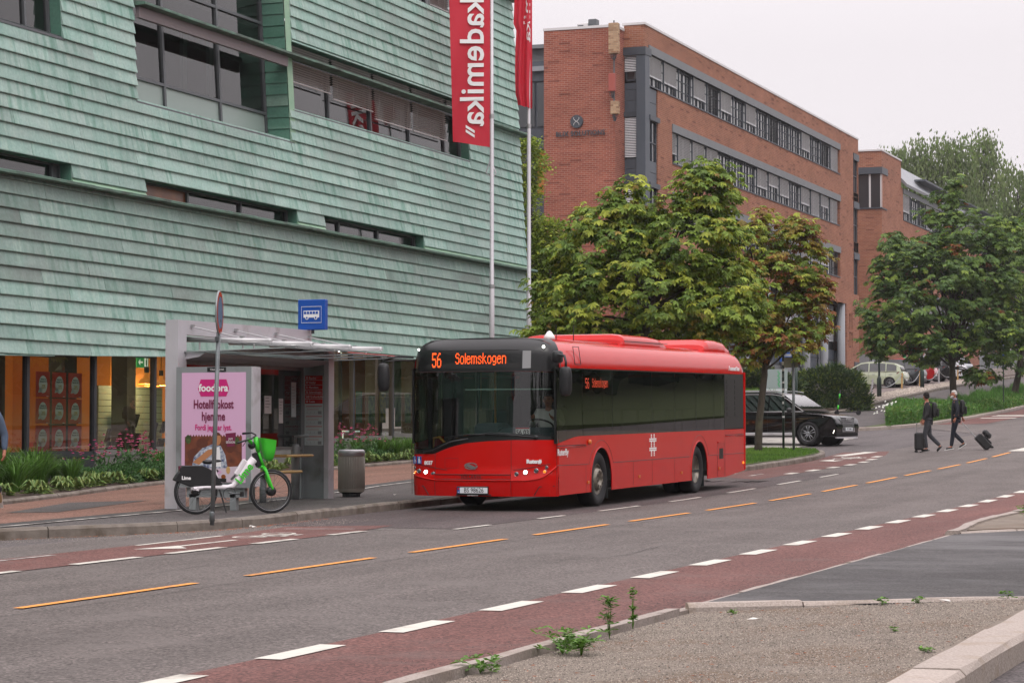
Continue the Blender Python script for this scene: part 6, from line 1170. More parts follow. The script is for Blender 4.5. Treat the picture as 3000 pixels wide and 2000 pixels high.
mb = MB(); [mb.box((-.14 + k * .056, -.069, .31), (-.096 + k * .056, -.067, .355)) for k in range(5)]; [mb.lathe([(.018, -.07), (.018, -.0685)], 10, o=(x, 0, .245), ax='Y') for x in (-.085, .085)]; mb.build('symbol_window', 'stop_blue', wbus)
# advertising case
AD = empty('advert_case', (-17.1, 32.85, gs(33)), label='freestanding advert case with pink breakfast poster inside the shelter end', cat='advertising case')
wb('case', 'alu_grey', lambda b: (b.box((-17.76, 32.8, -.80), (-16.47, 33.0, 1.055))), AD); wb('case_side', 'alu_pale', lambda b: b.box((-16.468, 32.8, -.78), (-16.44, 33.06, 1.05)), AD); wb('foot_rail', 'alu_grey', lambda b: (b.box((-17.6, 32.85, -.95), (-16.6, 32.95, -.80)), b.box((-17.55, 32.85, gs(33)), (-17.43, 32.95, -.9)), b.box((-16.85, 32.85, gs(33)), (-16.75, 32.95, -.9))), AD)
wb('brand_strip', 'plastic_black', lambda b: b.box((-17.22, 32.79, .98), (-16.9, 32.8, 1.045)), AD); text('brand_letters', 'Clear Channel', .04, 'decal_white', AD, Vector((-17.05, 32.785, 1.012)) - AD.location, ext=.0005)
YP = 32.795; po = wb('poster_sheet', 'poster_pink', lambda b: b.box((-17.66, YP, -.72), (-16.56, YP + .005, .965)), AD)
def at_(x, z, o=.004): return Vector((x, YP - o, z))
def pp(name, m, pts, o=.004): return wb(name, m, lambda b: b.poly([at_(x, z, o) for x, z in pts][::-1]), po)
pp('brand_shape', 'ad_magenta', [(-17.38, .72), (-17.33, .86), (-16.89, .86), (-16.84, .72), (-16.89, .6), (-17.33, .6)])
text('poster_letters', 'foodora', .155, 'decal_white', po, at_(-17.11, .725, .008), ext=.0005, bold=.005); text('poster_letters', 'Hotellfrokost\nhjemme', .185, 'ad_plum', po, at_(-17.11, .38, .006), ext=.0005, sx_=.68, bold=.005); text('poster_letters', 'Fordi jeg har lyst.', .125, 'ad_magenta', po, at_(-17.11, .12, .006), ext=.0005, sx_=.72, bold=.003)
zz = [(-17.57 + k * .0238, -.005 + (.02 if k % 2 else -.015)) for k in range(41)]; pp('photo_area', 'brick_print', [(-17.6, -.64), (-16.62, -.64), (-16.62, -.02)] + zz[::-1] + [(-17.6, -.02)], .004)
for x, z, a, b_, m_ in ((-17.3, -.12, .1, .08, 'food_print'), (-17.45, -.3, .1, .1, 'food_print'), (-16.72, -.08, .06, .06, 'plant_print'), (-17.54, -.06, .05, .07, 'plant_print'), (-16.82, -.15, .09, .12, 'food_print')): pp('photo_print', m_, [(x + a * cos(t), z + b_ * sin(t)) for t in [i * pi / 7 for i in range(14)]], .006)
pp('photo_print', 'shirt_print', [(-17.48, -.5), (-17.44, -.33), (-17.3, -.2), (-17.12, -.13), (-16.98, -.16), (-16.9, -.3), (-16.86, -.5)], .007); pp('photo_print', 'table_print', [(-17.5, -.5), (-16.62, -.47), (-16.62, -.715), (-17.2, -.715)], .0065); pp('photo_print', 'decal_white', [(-17.14, -.48), (-17.12, -.2), (-17.0, -.17), (-16.97, -.48)], .0075)
pp('photo_print', 'skin_print', [(-17.09 + .065 * cos(t) + .05, -.06 + .095 * sin(t)) for t in [i * pi / 8 for i in range(16)]], .0085); pp('photo_print', 'skin_print', [(-17.46, -.41), (-17.2, -.22), (-17.1, -.2), (-17.12, -.28), (-17.35, -.45)], .0085); pp('photo_print', 'food_print', [(-17.1 + .07 * cos(t) + .05, .0 + .05 * sin(t)) for t in [i * pi / 8 for i in range(9)]], .009)
for x, z, a, b_, m_ in ((-17.06, -.56, .1, .035, 'poster_pink'), (-17.06, -.545, .05, .025, 'food_print'), (-16.85, -.53, .035, .06, 'wood_seat'), (-16.93, -.63, .04, .035, 'orange_pane'), (-17.05, -.66, .05, .025, 'plate_blue')): pp('photo_print', m_, [(x + a * cos(t), z + b_ * sin(t)) for t in [i * pi / 6 for i in range(12)]], .009)
pp('sticker', 'ad_plum', [(-16.9, .03), (-16.72, .045), (-16.74, -.16), (-16.87, -.175)], .0095); text('poster_letters', 'JAM\nSESSION', .05, 'decal_white', po, at_(-16.81, -.08, .012), ext=.0005, sx_=.85); pp('store_badge', 'ink', [(-17.05, -.71), (-16.88, -.71), (-16.88, -.655), (-17.05, -.655)], .0098)
# litter bin
B = empty('litter_bin', (-17.52, 38.85, gs(39)), label='round brown metal litter bin with bright rim beside the shelter end', cat='litter bin')
mb = MB(); mb.smooth = True; mb.lathe([(.225, .08), (.235, .12), (.235, .70), (.23, .74)], 48, cap=False); 
for k in range(48): a = 2 * pi * k / 48; mb.box((.233 * cos(a) - .004, .233 * sin(a) - .004, .14), (.233 * cos(a) + .006, .233 * sin(a) + .006, .7))
mb.build('body', 'bin_brown', B); mb = MB(); mb.smooth = True; mb.lathe([(.238, .73), (.244, .76), (.24, .81), (.21, .835), (.15, .82), (.15, .7)], 32, cap=False); mb.build('rim', 'steel_bright', B); mb = MB(); mb.lathe([(.16, 0), (.16, .05), (.21, .08)], 24); mb.build('foot', 'steel_dark', B); mb = MB(); mb.lathe([(.15, .72), (0, .71)], 20); mb.build('liner', 'ink', B)
# traffic sign seen edge-on
N = empty('no_stopping_sign', (-15.3, 29.3, gs(29.3)), label='round road sign seen almost edge-on atop a grey post near the kerb', cat='road sign'); tl = Vector((.062, .0, 0))
mb = MB(); mb.smooth = True; mb.tube([(0, 0, -.05), (.035, .01, 1.3), (.075, .02, 2.6)], .03, 12); mb.lathe([(.036, 0), (.036, .12), (.032, .14)], 12); mb.build('post', 'pole_galv', N)
nrm = (R_ * cos(rad(1.5)) - A_ * sin(rad(1.5))).normalized(); rotm = nrm.to_track_quat('Z', 'Y').to_matrix().to_4x4(); cN = Vector((.085, .02, 2.86)) ; mb = MB(); mb.T = Matrix.Translation(cN) @ rotm; mb.smooth = True; mb.lathe([(.0, -.012), (.3, -.012), (.305, 0), (.3, .012), (0, .012)], 36); mb.build('sign_plate', 'alu_grey', N); mb = MB(); mb.T = Matrix.Translation(cN) @ rotm; mb.lathe([(.292, .014), (.225, .0145)], 36, cap=False); mb.build('sign_rim', 'bus_red', N); mb = MB(); mb.T = Matrix.Translation(cN) @ rotm; mb.lathe([(.222, .0142), (0, .0143)], 36); mb.build('sign_face', mat('sign_grazing_blue', '#3d5c7c', .5), N)  # face blue is muted to hold the sheen of the grazing view
mb = MB(); mb.cbox((.07, 0, 2.5), (.05, .07, .06)); mb.cbox((.078, 0, 2.75), (.05, .08, .04)); mb.build('clamp', 'steel_grey', N)
# rental e-bike
hd = Vector((-15.79 + 16.63, 32.11 - 31.33, 0)); K = empty('rental_bicycle', (-16.63, 31.33, gs(31.5)), math.atan2(hd.y, hd.x), 'white and bright green rental e-bike with basket, leaning in front of the advert case', 'bicycle'); WBk = hd.length
kx, kz = WBk / 1020, .001118
def bk(px, py, y=0): return ((px - 430) * kx, y, (1412 - py) * kz)
for x in (0, WBk):
    mb = MB(); mb.smooth = True; mb.T = Matrix.Translation((x, 0, .33)); n = 40
    mb.tube([(.307 * cos(2 * pi * i / n), 0, .307 * sin(2 * pi * i / n)) for i in range(n)], .023, 8, closed=True); w_ = mb.build('wheel', 'rubber', K)
    mb = MB(); mb.T = Matrix.Translation((x, 0, .33)); mb.tube([(.278 * cos(2 * pi * i / n), 0, .278 * sin(2 * pi * i / n)) for i in range(n)], .013, 6, closed=True); mb.build('rim', 'plastic_black', w_); mb = MB(); mb.T = Matrix.Translation((x, 0, .33)); mb.tube([(.287 * cos(2 * pi * i / n), -.02, .287 * sin(2 * pi * i / n)) for i in range(n)], .0035, 4, closed=True); mb.build('reflective_stripe', 'steel_bright', w_)
    mb = MB(); mb.T = Matrix.Translation((x, 0, .33))
    for i in range(28): a = 2 * pi * i / 28; b_ = a + (.45 if i % 2 else -.45); mb.tube([(.05 * cos(b_), (.03 if i % 4 < 2 else -.03), .05 * sin(b_)), (.27 * cos(a), 0, .27 * sin(a))], .0016, 3, caps=False)
    mb.build('spokes', 'steel_dark', w_, kind='stuff'); mb = MB(); mb.T = Matrix.Translation((x, 0, .33)); mb.smooth = True; mb.lathe([(.03, -.06), (.07 if x else .06, -.045), (.07 if x else .06, .045), (.03, .06)], 16, ax='Y'); mb.build('hub', 'plastic_black', w_)
mb = MB(); mb.smooth = True; rp = lambda a, b, r, **k: mb.tube([bk(*a), bk(*b)], r, 10)
mb.tube([bk(360, 1075), bk(560, 1055), bk(860, 1062), bk(930, 1045), bk(1000, 960), bk(1120, 800), bk(1215, 690)], [.035, .038, .036, .042, .05, .062, .062], 12); fr_ = mb.build('frame', 'bike_white', K)
mb = MB(); mb.tube([bk(380, 1075, -.07), bk(560, 1058, -.05), bk(700, 1058, -.02)], [.03, .022, .02], 8); mb.tube([bk(430, 1100, -.07), bk(440, 1060, -.07)], .03, 8); mb.build('chain_stay', 'bike_white', K)
mb = MB(); mb.cbox(bk(1030, 800), (.07, .075, .27), bev=.015, rot=Matrix.Rotation(rad(33), 3, 'Y')); mb.build('battery_box', 'bike_white', K); mb = MB(); mb.tube([bk(905, 960), bk(1010, 850), bk(1110, 740)], .018, 6); mb.build('cable_guard', 'plastic_black', K)
mb = MB(); P_ = [(120, 960), (160, 890), (205, 845), (205, 790), (240, 770), (505, 770), (600, 810), (680, 870), (735, 950), (785, 1025), (560, 1045), (350, 1050), (250, 1010)]; mb.prism([bk(x, y, -.045) for x, y in P_], (0, .09, 0)); mb.build('rear_fender', 'plastic_black', K, bev=.012); text('maker_letters', 'Lime', .07, 'decal_white', K, bk(290, 935, -.049), bold=.003, ext=.001)
mb = MB(); mb.cbox(bk(215, 800), (.03, .08, .05)); mb.build('rear_lamp', 'ad_plum', K)
mb = MB(); mb.smooth = True; mb.ball(bk(590, 725), (.085, .08, .035), 14); mb.ball(bk(700, 712), (.09, .035, .022), 12); mb.build('saddle', 'plastic_black', K); mb = MB(); mb.tube([bk(660, 740), bk(745, 1030)], .02, 8); mb.build('seat_post', 'bike_white', K)
text('maker_letters', 'Lime', .17, 'lime_green', K, Vector(bk(1070, 880, -.066)), (pi / 2, rad(-52), 0), ext=.001, bold=.004)
mb = MB(); mb.cbox(bk(1250, 700), (.075, .07, .22), bev=.01, rot=Matrix.Rotation(rad(-20), 3, 'Y')); mb.build('battery', 'ink', K)
mb = MB(); mb.smooth = True; mb.tube([bk(1235, 400), bk(1255, 500), bk(1275, 590)], [.035, .04, .035], 10); mb.tube([bk(1275, 590), bk(1350, 800)], .024, 8)
for s in (-1, 1): mb.tube([bk(1350, 800, 0), bk(1365, 840, .05 * s), bk(1455, 1075, .055 * s), bk(1462, 1095, .055 * s)], [.03, .024, .018, .016], 8)
mb.tube([bk(1270, 800), bk(1330, 790), bk(1380, 830)], [.012, .03, .012], 8); mb.build('fork', 'lime_green', K)
mb = MB(); rr = [((1395, 425), .125, .16), ((1398, 440), .118, .155), ((1405, 560), .1, .14), ((1408, 680), .07, .11), ((1420, 720), .03, .05)]; vs = []; n = 20
for (px, py), a, b_ in rr:
    for i in range(n): t = 2 * pi * i / n; c_, s_ = cos(t), sin(t); u = abs(c_) ** .5 * (1 if c_ > 0 else -1); v = abs(s_) ** .5 * (1 if s_ > 0 else -1); p = bk(px, py); vs.append((p[0] + a * u, b_ * v, p[2] - .02 * u * (1 if py < 500 else 0)))
mb.smooth = True; mb.add(vs, [(k * n + i, k * n + (i + 1) % n, (k + 1) * n + (i + 1) % n, (k + 1) * n + i) for k in range(4) for i in range(n)] + [tuple(range(4 * n, 5 * n))]); mb.build('basket', 'lime_green', K)
mb = MB(); mb.smooth = True; mb.tube([bk(1240, 370, .0), bk(1215, 340, .12), bk(1230, 345, .26), bk(1140, 352, .33)], [.012, .012, .014, .017], 8); mb.tube([bk(1240, 380, 0), bk(1150, 420, -.12), bk(1060, 435, -.24), bk(915, 475, -.31)], [.012, .012, .014, .017], 8); mb.cbox(bk(1185, 510), (.1, .09, .1), bev=.02, rot=Matrix.Rotation(rad(-35), 3, 'Y')); mb.tube([bk(1060, 440, -.22), bk(1000, 520, -.24)], .006, 4); mb.build('handlebar', 'plastic_black', K)
mb = MB(); mb.smooth = True; mb.tube([bk(1080, 430, -.2), bk(1130, 455, -.12), bk(1170, 480, -.05)], [.02, .03, .02], 8); mb.build('stem_cover', 'lime_green', K)
mb = MB(); mb.smooth = True; mb.lathe([(.1, -.055), (.1, -.05), (.085, -.05)], 24, o=bk(870, 1150), ax='Y', cap=False); mb.tube([bk(850, 1130, -.09), bk(1000, 1155, -.09)], .012, 6); mb.build('crank', 'steel_grey', K); mb = MB(); mb.cbox(bk(1020, 1150, -.13), (.035, .09, .07)); mb.build('pedal', 'plastic_black', K)
mb = MB(); mb.tube([bk(740, 1090, -.03), bk(770, 1200, -.06), bk(812, 1392, -.12)], [.014, .013, .01], 6); mb.build('kickstand', 'plastic_black', K); mb = MB(); mb.tube([bk(440, 1135, -.075), bk(860, 1205, -.075)], .004, 4); mb.tube([bk(440, 1065, -.075), bk(860, 1090, -.075)], .004, 4); mb.build('chain', 'steel_grey', K)
# flagpoles and flags
def pole(u_x, y, label):
    p = empty('flagpole', (u_x, y, E(y)), label=label, cat='flagpole'); mb = MB(); mb.smooth = True; mb.tube([(0, 0, 0), (0, 0, 5), (0, 0, 5.02), (0, 0, 10), (0, 0, 10.02), (0, 0, 16)], [.085, .075, .062, .058, .048, .042], 14); mb.build('pole', 'pole_white', p); mb = MB(); mb.lathe([(.09, 4.95), (.09, 5.05)], 14); mb.lathe([(.068, 9.9), (.068, 10.02)], 14); mb.build('collar', 'steel_bright', p); return p
p1 = pole(-24.75, 64.75, 'pale flagpole carrying the open red banner'); p2 = pole(-24.75, 67.9, 'pale flagpole carrying the folded red banner')
mb = MB(); mb.smooth = True; c0 = -R_ * .06; mb.tube([(0, 0, 8.95), tuple(c0 * .5 + Vector((0, 0, 8.75))), tuple(c0 * 2.8 + Vector((0, 0, 8.3))), tuple(R_ * .02 + Vector((0, 0, 8.15))), tuple(R_ * .12 + Vector((0, 0, 8.3))), tuple(Vector((0, 0, 8.6)))], .018, 6); mb.build('halyard_loop', 'pole_white', p1)
F1 = empty('banner_flag', (-24.75, 64.75, 8.2), label='tall red banner with white mirrored lettering, hanging open', cat='flag')
def w1(s, z): return A_ * (.05 * sin(2.2 * z + 5 * s) + .04 * sin(7 * s + 1.1 * z)) 
mb = MB(); mb.smooth = True; nx, nz = 10, 40; vs = []
for j in range(nz + 1):
    for i in range(nx + 1):
        s = i / nx; z = .18 + 6.2 * j / nz; z += -.16 * (1 - s) * 0 + (.16 * s if j < 2 else 0) * (1 if j == 0 else .5); wd_ = 1.08 + .03 * j / nz * 5.5; p = -R_ * (.05 + s * wd_) + w1(s, z) * s; vs.append((p.x, p.y, z))
mb.add(vs, [(j * (nx + 1) + i, j * (nx + 1) + i + 1, (j + 1) * (nx + 1) + i + 1, (j + 1) * (nx + 1) + i) for j in range(nz) for i in range(nx)]); mb.build('cloth', 'flag_red', F1)
def flagtext(par, s, size, z0, u0, m, sxx, amp):
    cu = bpy.data.curves.new('letters', 'FONT'); cu.body = s; cu.size = size; cu.offset = .014; cu.resolution_u = 3; cu.space_character = 1.02; tmp = bpy.data.objects.new('tmp', cu); COL.objects.link(tmp); dg = bpy.context.evaluated_depsgraph_get(); me = bpy.data.meshes.new_from_object(tmp.evaluated_get(dg)); bpy.data.objects.remove(tmp)
    for v in me.vertices:
        x, y = v.co.x * sxx, v.co.y; z = z0 - x; s_ = (u0 + y) / 1.2; p = -R_ * (u0 + y) + (w1(s_, z) * s_ if amp else Vector()) - A_ * .05; v.co = (p.x, p.y, z)
    me.materials.clear(); me.materials.append(M[m]); o = bpy.data.objects.new('letters', me); COL.objects.link(o); o.parent = par
flagtext(F1, 'akademika', .98, 5.0, .25, 'decal_white', 1.0, True)
mb = MB()
for k in range(2): c_ = [(.5, .66 - k * .13), (.76, .82 - k * .13), (.76, .74 - k * .13), (.5, .58 - k * .13)]; mb.poly([tuple(-R_ * a + w1(a / 1.2, b_) * (a / 1.2) - A_ * .03 + Vector((0, 0, b_))) for a, b_ in c_])
mb.build('quote_mark', 'decal_white', F1)
F2 = empty('banner_flag', (-24.75, 67.9, 9.9), label='red banner hanging in narrow folds from the second flagpole', cat='flag')
mb = MB(); mb.smooth = True; nx, nz = 18, 24; vs = []
def w2(s, z): wdt = .48 + .04 * sin(z * 1.3) + (.1 if z > 2.5 else 0); return -R_ * (-.1 + s * wdt * (1 if z > .3 else .9)) + A_ * (.09 * sin(14 * s + .5 * z) * (1 - .3 * s)) - A_ * .08
for j in range(nz + 1):
    for i in range(nx + 1): s = i / nx; z = 5.2 * j / nz + (.12 * s if j == 0 else 0); p = w2(s, z); vs.append((p.x, p.y, z))
mb.add(vs, [(j * (nx + 1) + i, j * (nx + 1) + i + 1, (j + 1) * (nx + 1) + i + 1, (j + 1) * (nx + 1) + i) for j in range(nz) for i in range(nx)]); mb.build('cloth', 'flag_red', F2)
cu = bpy.data.curves.new('letters', 'FONT'); cu.body = 'kademika'; cu.size = .8; cu.offset = .01; tmp = bpy.data.objects.new('tmp', cu); COL.objects.link(tmp); dg = bpy.context.evaluated_depsgraph_get(); me = bpy.data.meshes.new_from_object(tmp.evaluated_get(dg)); bpy.data.objects.remove(tmp)
for v in me.vertices: z = 4.9 - v.co.x * .95; s = .12 + v.co.y * .62; p = w2(s, z) - A_ * .02; v.co = (p.x, p.y, z)
me.materials.clear(); me.materials.append(M['decal_white']); o = bpy.data.objects.new('letters', me); COL.objects.link(o); o.parent = F2
# posts, boards and lamps further on
def post(name, x, y, h, r, m, label, z0=None, extra=None):
    p = empty(name, (x, y, gz(x, y) + .12 if z0 is None else z0), label=label, cat='post' if 'lamp' not in name else 'street lamp'); mb = MB(); mb.smooth = True; mb.tube([(0, 0, -.1), (0, 0, h)], r, 10); mb.build('shaft', m, p); return p
q = post('sticker_post', -16.9, 68.0, 3.6, .035, 'pole_green', 'thin dark green post covered with stickers on the grass island')
for k in range(9): z = 1.0 + k * .19 + R.uniform(-.03, .03); mb = MB(); mb.lathe([(.038, z), (.038, z + R.uniform(.05, .12))], 8, cap=False, a0=-2.6, a1=R.uniform(-1.2, .2)); mb.build('sticker', R.choice(('decal_white', 'timetable', 'alu_grey', 'decal_white', 'pole_galv')), q)
q = post('sign_post', -16.4, 67.2, 3.0, .04, 'pole_galv', 'grey post with the back of a beige sign plate on the grass island'); mb = MB(); mb.cbox((-.07, 0, 2.58), (.42, .02, .3), bev=.004); mb.build('sign_plate', mat('plate_back', '#7b7a6c', .6), q); mb = MB(); mb.cbox((0, 0, 2.5), (.1, .06, .05)); mb.build('clamp', 'steel_grey', q)
q = post('direction_post', -21.9, 90.2, 3.2, .05, 'pole_green', 'dark post with blue direction plates behind the black car')
for z in (2.7, 3.0): mb = MB(); mb.cbox((-.35, 0, z), (.6, .03, .2)); mb.build('direction_plate', 'decal_blue', q)
q = empty('notice_board', (-23.75, 94.2, E(94) + 1.2), math.atan2(R_.y, R_.x) * .6, 'pale grey board with green graffiti in front of the yew bushes', 'notice board'); mb = MB(); mb.cbox((0, 0, .83), (1.0, .08, .78)); mb.build('board', mat('board_grey', '#8d9a98', .6), q); mb = MB(); mb.cbox((0, 0, .2), (.96, .06, .48)); mb.build('lower_board', 'timetable', q)
mb = MB(); mb.tube([(.15 + .05 * sin(k * 1.9), -.045, .5 + k * .05) for k in range(14)], .016, 4); mb.build('graffiti', 'exit_green', q); mb = MB(); mb.tube([(-.4 + .045 * k, -.035, .2 + .12 * sin(k * 2.1)) for k in range(16)], .01, 4); mb.build('graffiti', 'exit_green', q)
for (x, y, lb) in ((-25.3, 122.2, 'black lamp post in front of the pale green car'), (-25.3, 134.0, 'black lamp post behind the pale green car')):
    q = post('street_lamp', x, y, 3.4, .055, 'pole_green', lb); q['category'] = 'street lamp'; mb = MB(); mb.smooth = True; mb.lathe([(.12, 0), (.12, 1.0), (.08, 1.1), (.055, 1.15)], 12); mb.build('base', 'pole_green', q); mb = MB(); mb.lathe([(.16, 3.4), (.2, 3.5), (.12, 3.8), (0, 3.85)], 12); mb.build('lamp_head', 'plastic_black', q)
pts = []
for k, (x, y) in enumerate(((-26.0, 123.5), (-26, 131.7), (-26, 137), (-26, 143), (-26, 149.5))):
    q = empty('chain_post', (x, y, gz(x, y) + .1), label=('leaning white chain post beside the yew bush', 'wooden chain post at the rear wheel of the pale green car', 'chain post just behind the pale green car', 'chain post by the red car', 'chain post by the white car')[k], cat='post', group='chain posts along the car park'); mb = MB(); mb.T = Matrix.Rotation(rad(6 if k == 0 else 1), 4, 'Y'); mb.box((-.04, -.04, 0), (.04, .04, 1.0)); mb.build('stake', 'alu_pale' if k in (0, 3) else 'wood_seat', q); pts.append(Vector((x, y, gz(x, y) + 1.0)))
for k, (a, b_) in enumerate(zip(pts, pts[1:])):
    mb = MB(); mb.tube([a.lerp(b_, t / 10) - Vector((0, 0, .5 * (1 - (t / 5 - 1) ** 2))) for t in range(11)], .022, 5); o = mb.build('chain', 'alu_grey', None, label='sagging grey chain, %s span from the yew bush' % ('first', 'second', 'third', 'fourth')[k], cat='chain', group='chains between the car park posts')
q = empty('parking_sign', (-19.0, 122.6, gz(-19, 122.6) + .12), rad(8), 'narrow blue parking sign on a dark post in the verge', 'sign'); mb = MB(); mb.tube([(0, 0, -.1), (0, 0, 3.3)], .03, 8); mb.build('post', 'pole_green', q); mb = MB(); mb.cbox((-.05, -.03, 3.1), (.2, .02, .85)); f_ = mb.build('sign_plate', 'decal_blue', q); mb = MB(); mb.box((-.12, -.05, 2.75), (.02, -.045, 3.2)); mb.build('plate_field', 'decal_white', f_)
q = empty('railing', (-26, 175, 4), label='grey steel railing on a low stone wall along the upper path', cat='railing')
for k in range(14): y = 158 + k * 2.6; wb('rail_post', 'alu_grey', lambda b: b.box((-26.04, y - .04, gz(-26, y) + .7), (-25.96, y + .04, gz(-26, y) + 1.95)), q); wb('infill_panel', 'alu_grey', lambda b: [b.box((-26.01, y + .15 * j, gz(-26, y) + .8), (-25.99, y + .15 * j + .03, gz(-26, y) + 1.85)) for j in range(1, 17)], q, kind='stuff')
wb('top_rail', 'alu_pale', lambda b: b.tube([(-26, 158 + 3 * k, gz(-26, 158 + 3 * k) + 1.97) for k in range(13)], .04, 6), q); wb('low_wall', 'granite_pale', lambda b: [b.add([(-26.15, y, gz(-26, y) - .1), (-25.85, y, gz(-26, y) - .1), (-25.85, y, gz(-26, y) + .72), (-26.15, y, gz(-26, y) + .72), (-26.15, y + 3, gz(-26, y + 3) - .1), (-25.85, y + 3, gz(-26, y + 3) - .1), (-25.85, y + 3, gz(-26, y + 3) + .72), (-26.15, y + 3, gz(-26, y + 3) + .72)], [(0, 1, 2, 3), (1, 5, 6, 2), (3, 2, 6, 7)]) for y in range(157, 196, 3)], q)
q = empty('stairs', (-33, 176, 4.6), label='grey outdoor steps with handrails behind the parked cars', cat='stairs')
for k in range(7): wb('step', 'alu_pale', lambda b: b.box((-34.2, 175.5 + k * .32, 4.7 + k * .18), (-31.4, 175.9 + k * .32, 4.86 + k * .18)), q)
for x in (-34.2, -33, -31.4): wb('handrail', 'alu_grey', lambda b: (b.tube([(x, 175.4, 5.7), (x, 177.8, 7.0)], .03, 5), [b.tube([(x, 175.5 + j * .7, 4.7 + j * .38), (x, 175.5 + j * .7, 5.75 + j * .38)], .02, 4) for j in range(4)]), q)
# e-scooter
q = empty('rental_scooter', (-23.35, 106.0, gz(-23.4, 106) + .11), rad(200), 'black and green rental scooter parked before the yew bush', 'scooter'); mb = MB(); mb.smooth = True; mb.tube([(.5, 0, .1), (.42, 0, .6), (.36, 0, 1.1)], .03, 8); mb.build('steering_column', 'plastic_black', q)
mb = MB(); mb.smooth = True; mb.tube([(.47, 0, .25), (.45, 0, .45)], .038, 8); mb.tube([(.4, 0, .75), (.38, 0, .95)], .038, 8); mb.build('green_sleeve', 'lime_green', q); mb = MB(); mb.tube([(.34, -.28, 1.1), (.36, 0, 1.12), (.34, .28, 1.1)], .016, 6); mb.build('handlebar', 'plastic_black', q); mb = MB(); mb.cbox((0, 0, .13), (.9, .16, .05), bev=.01); mb.build('deck', 'plastic_black', q)
for x in (-.45, .52): mb = MB(); mb.lathe([(.05, -.02), (.11, -.025), (.11, .025), (.05, .02)], 14, o=(x, 0, .11), ax='Y'); mb.build('wheel', 'rubber', q)
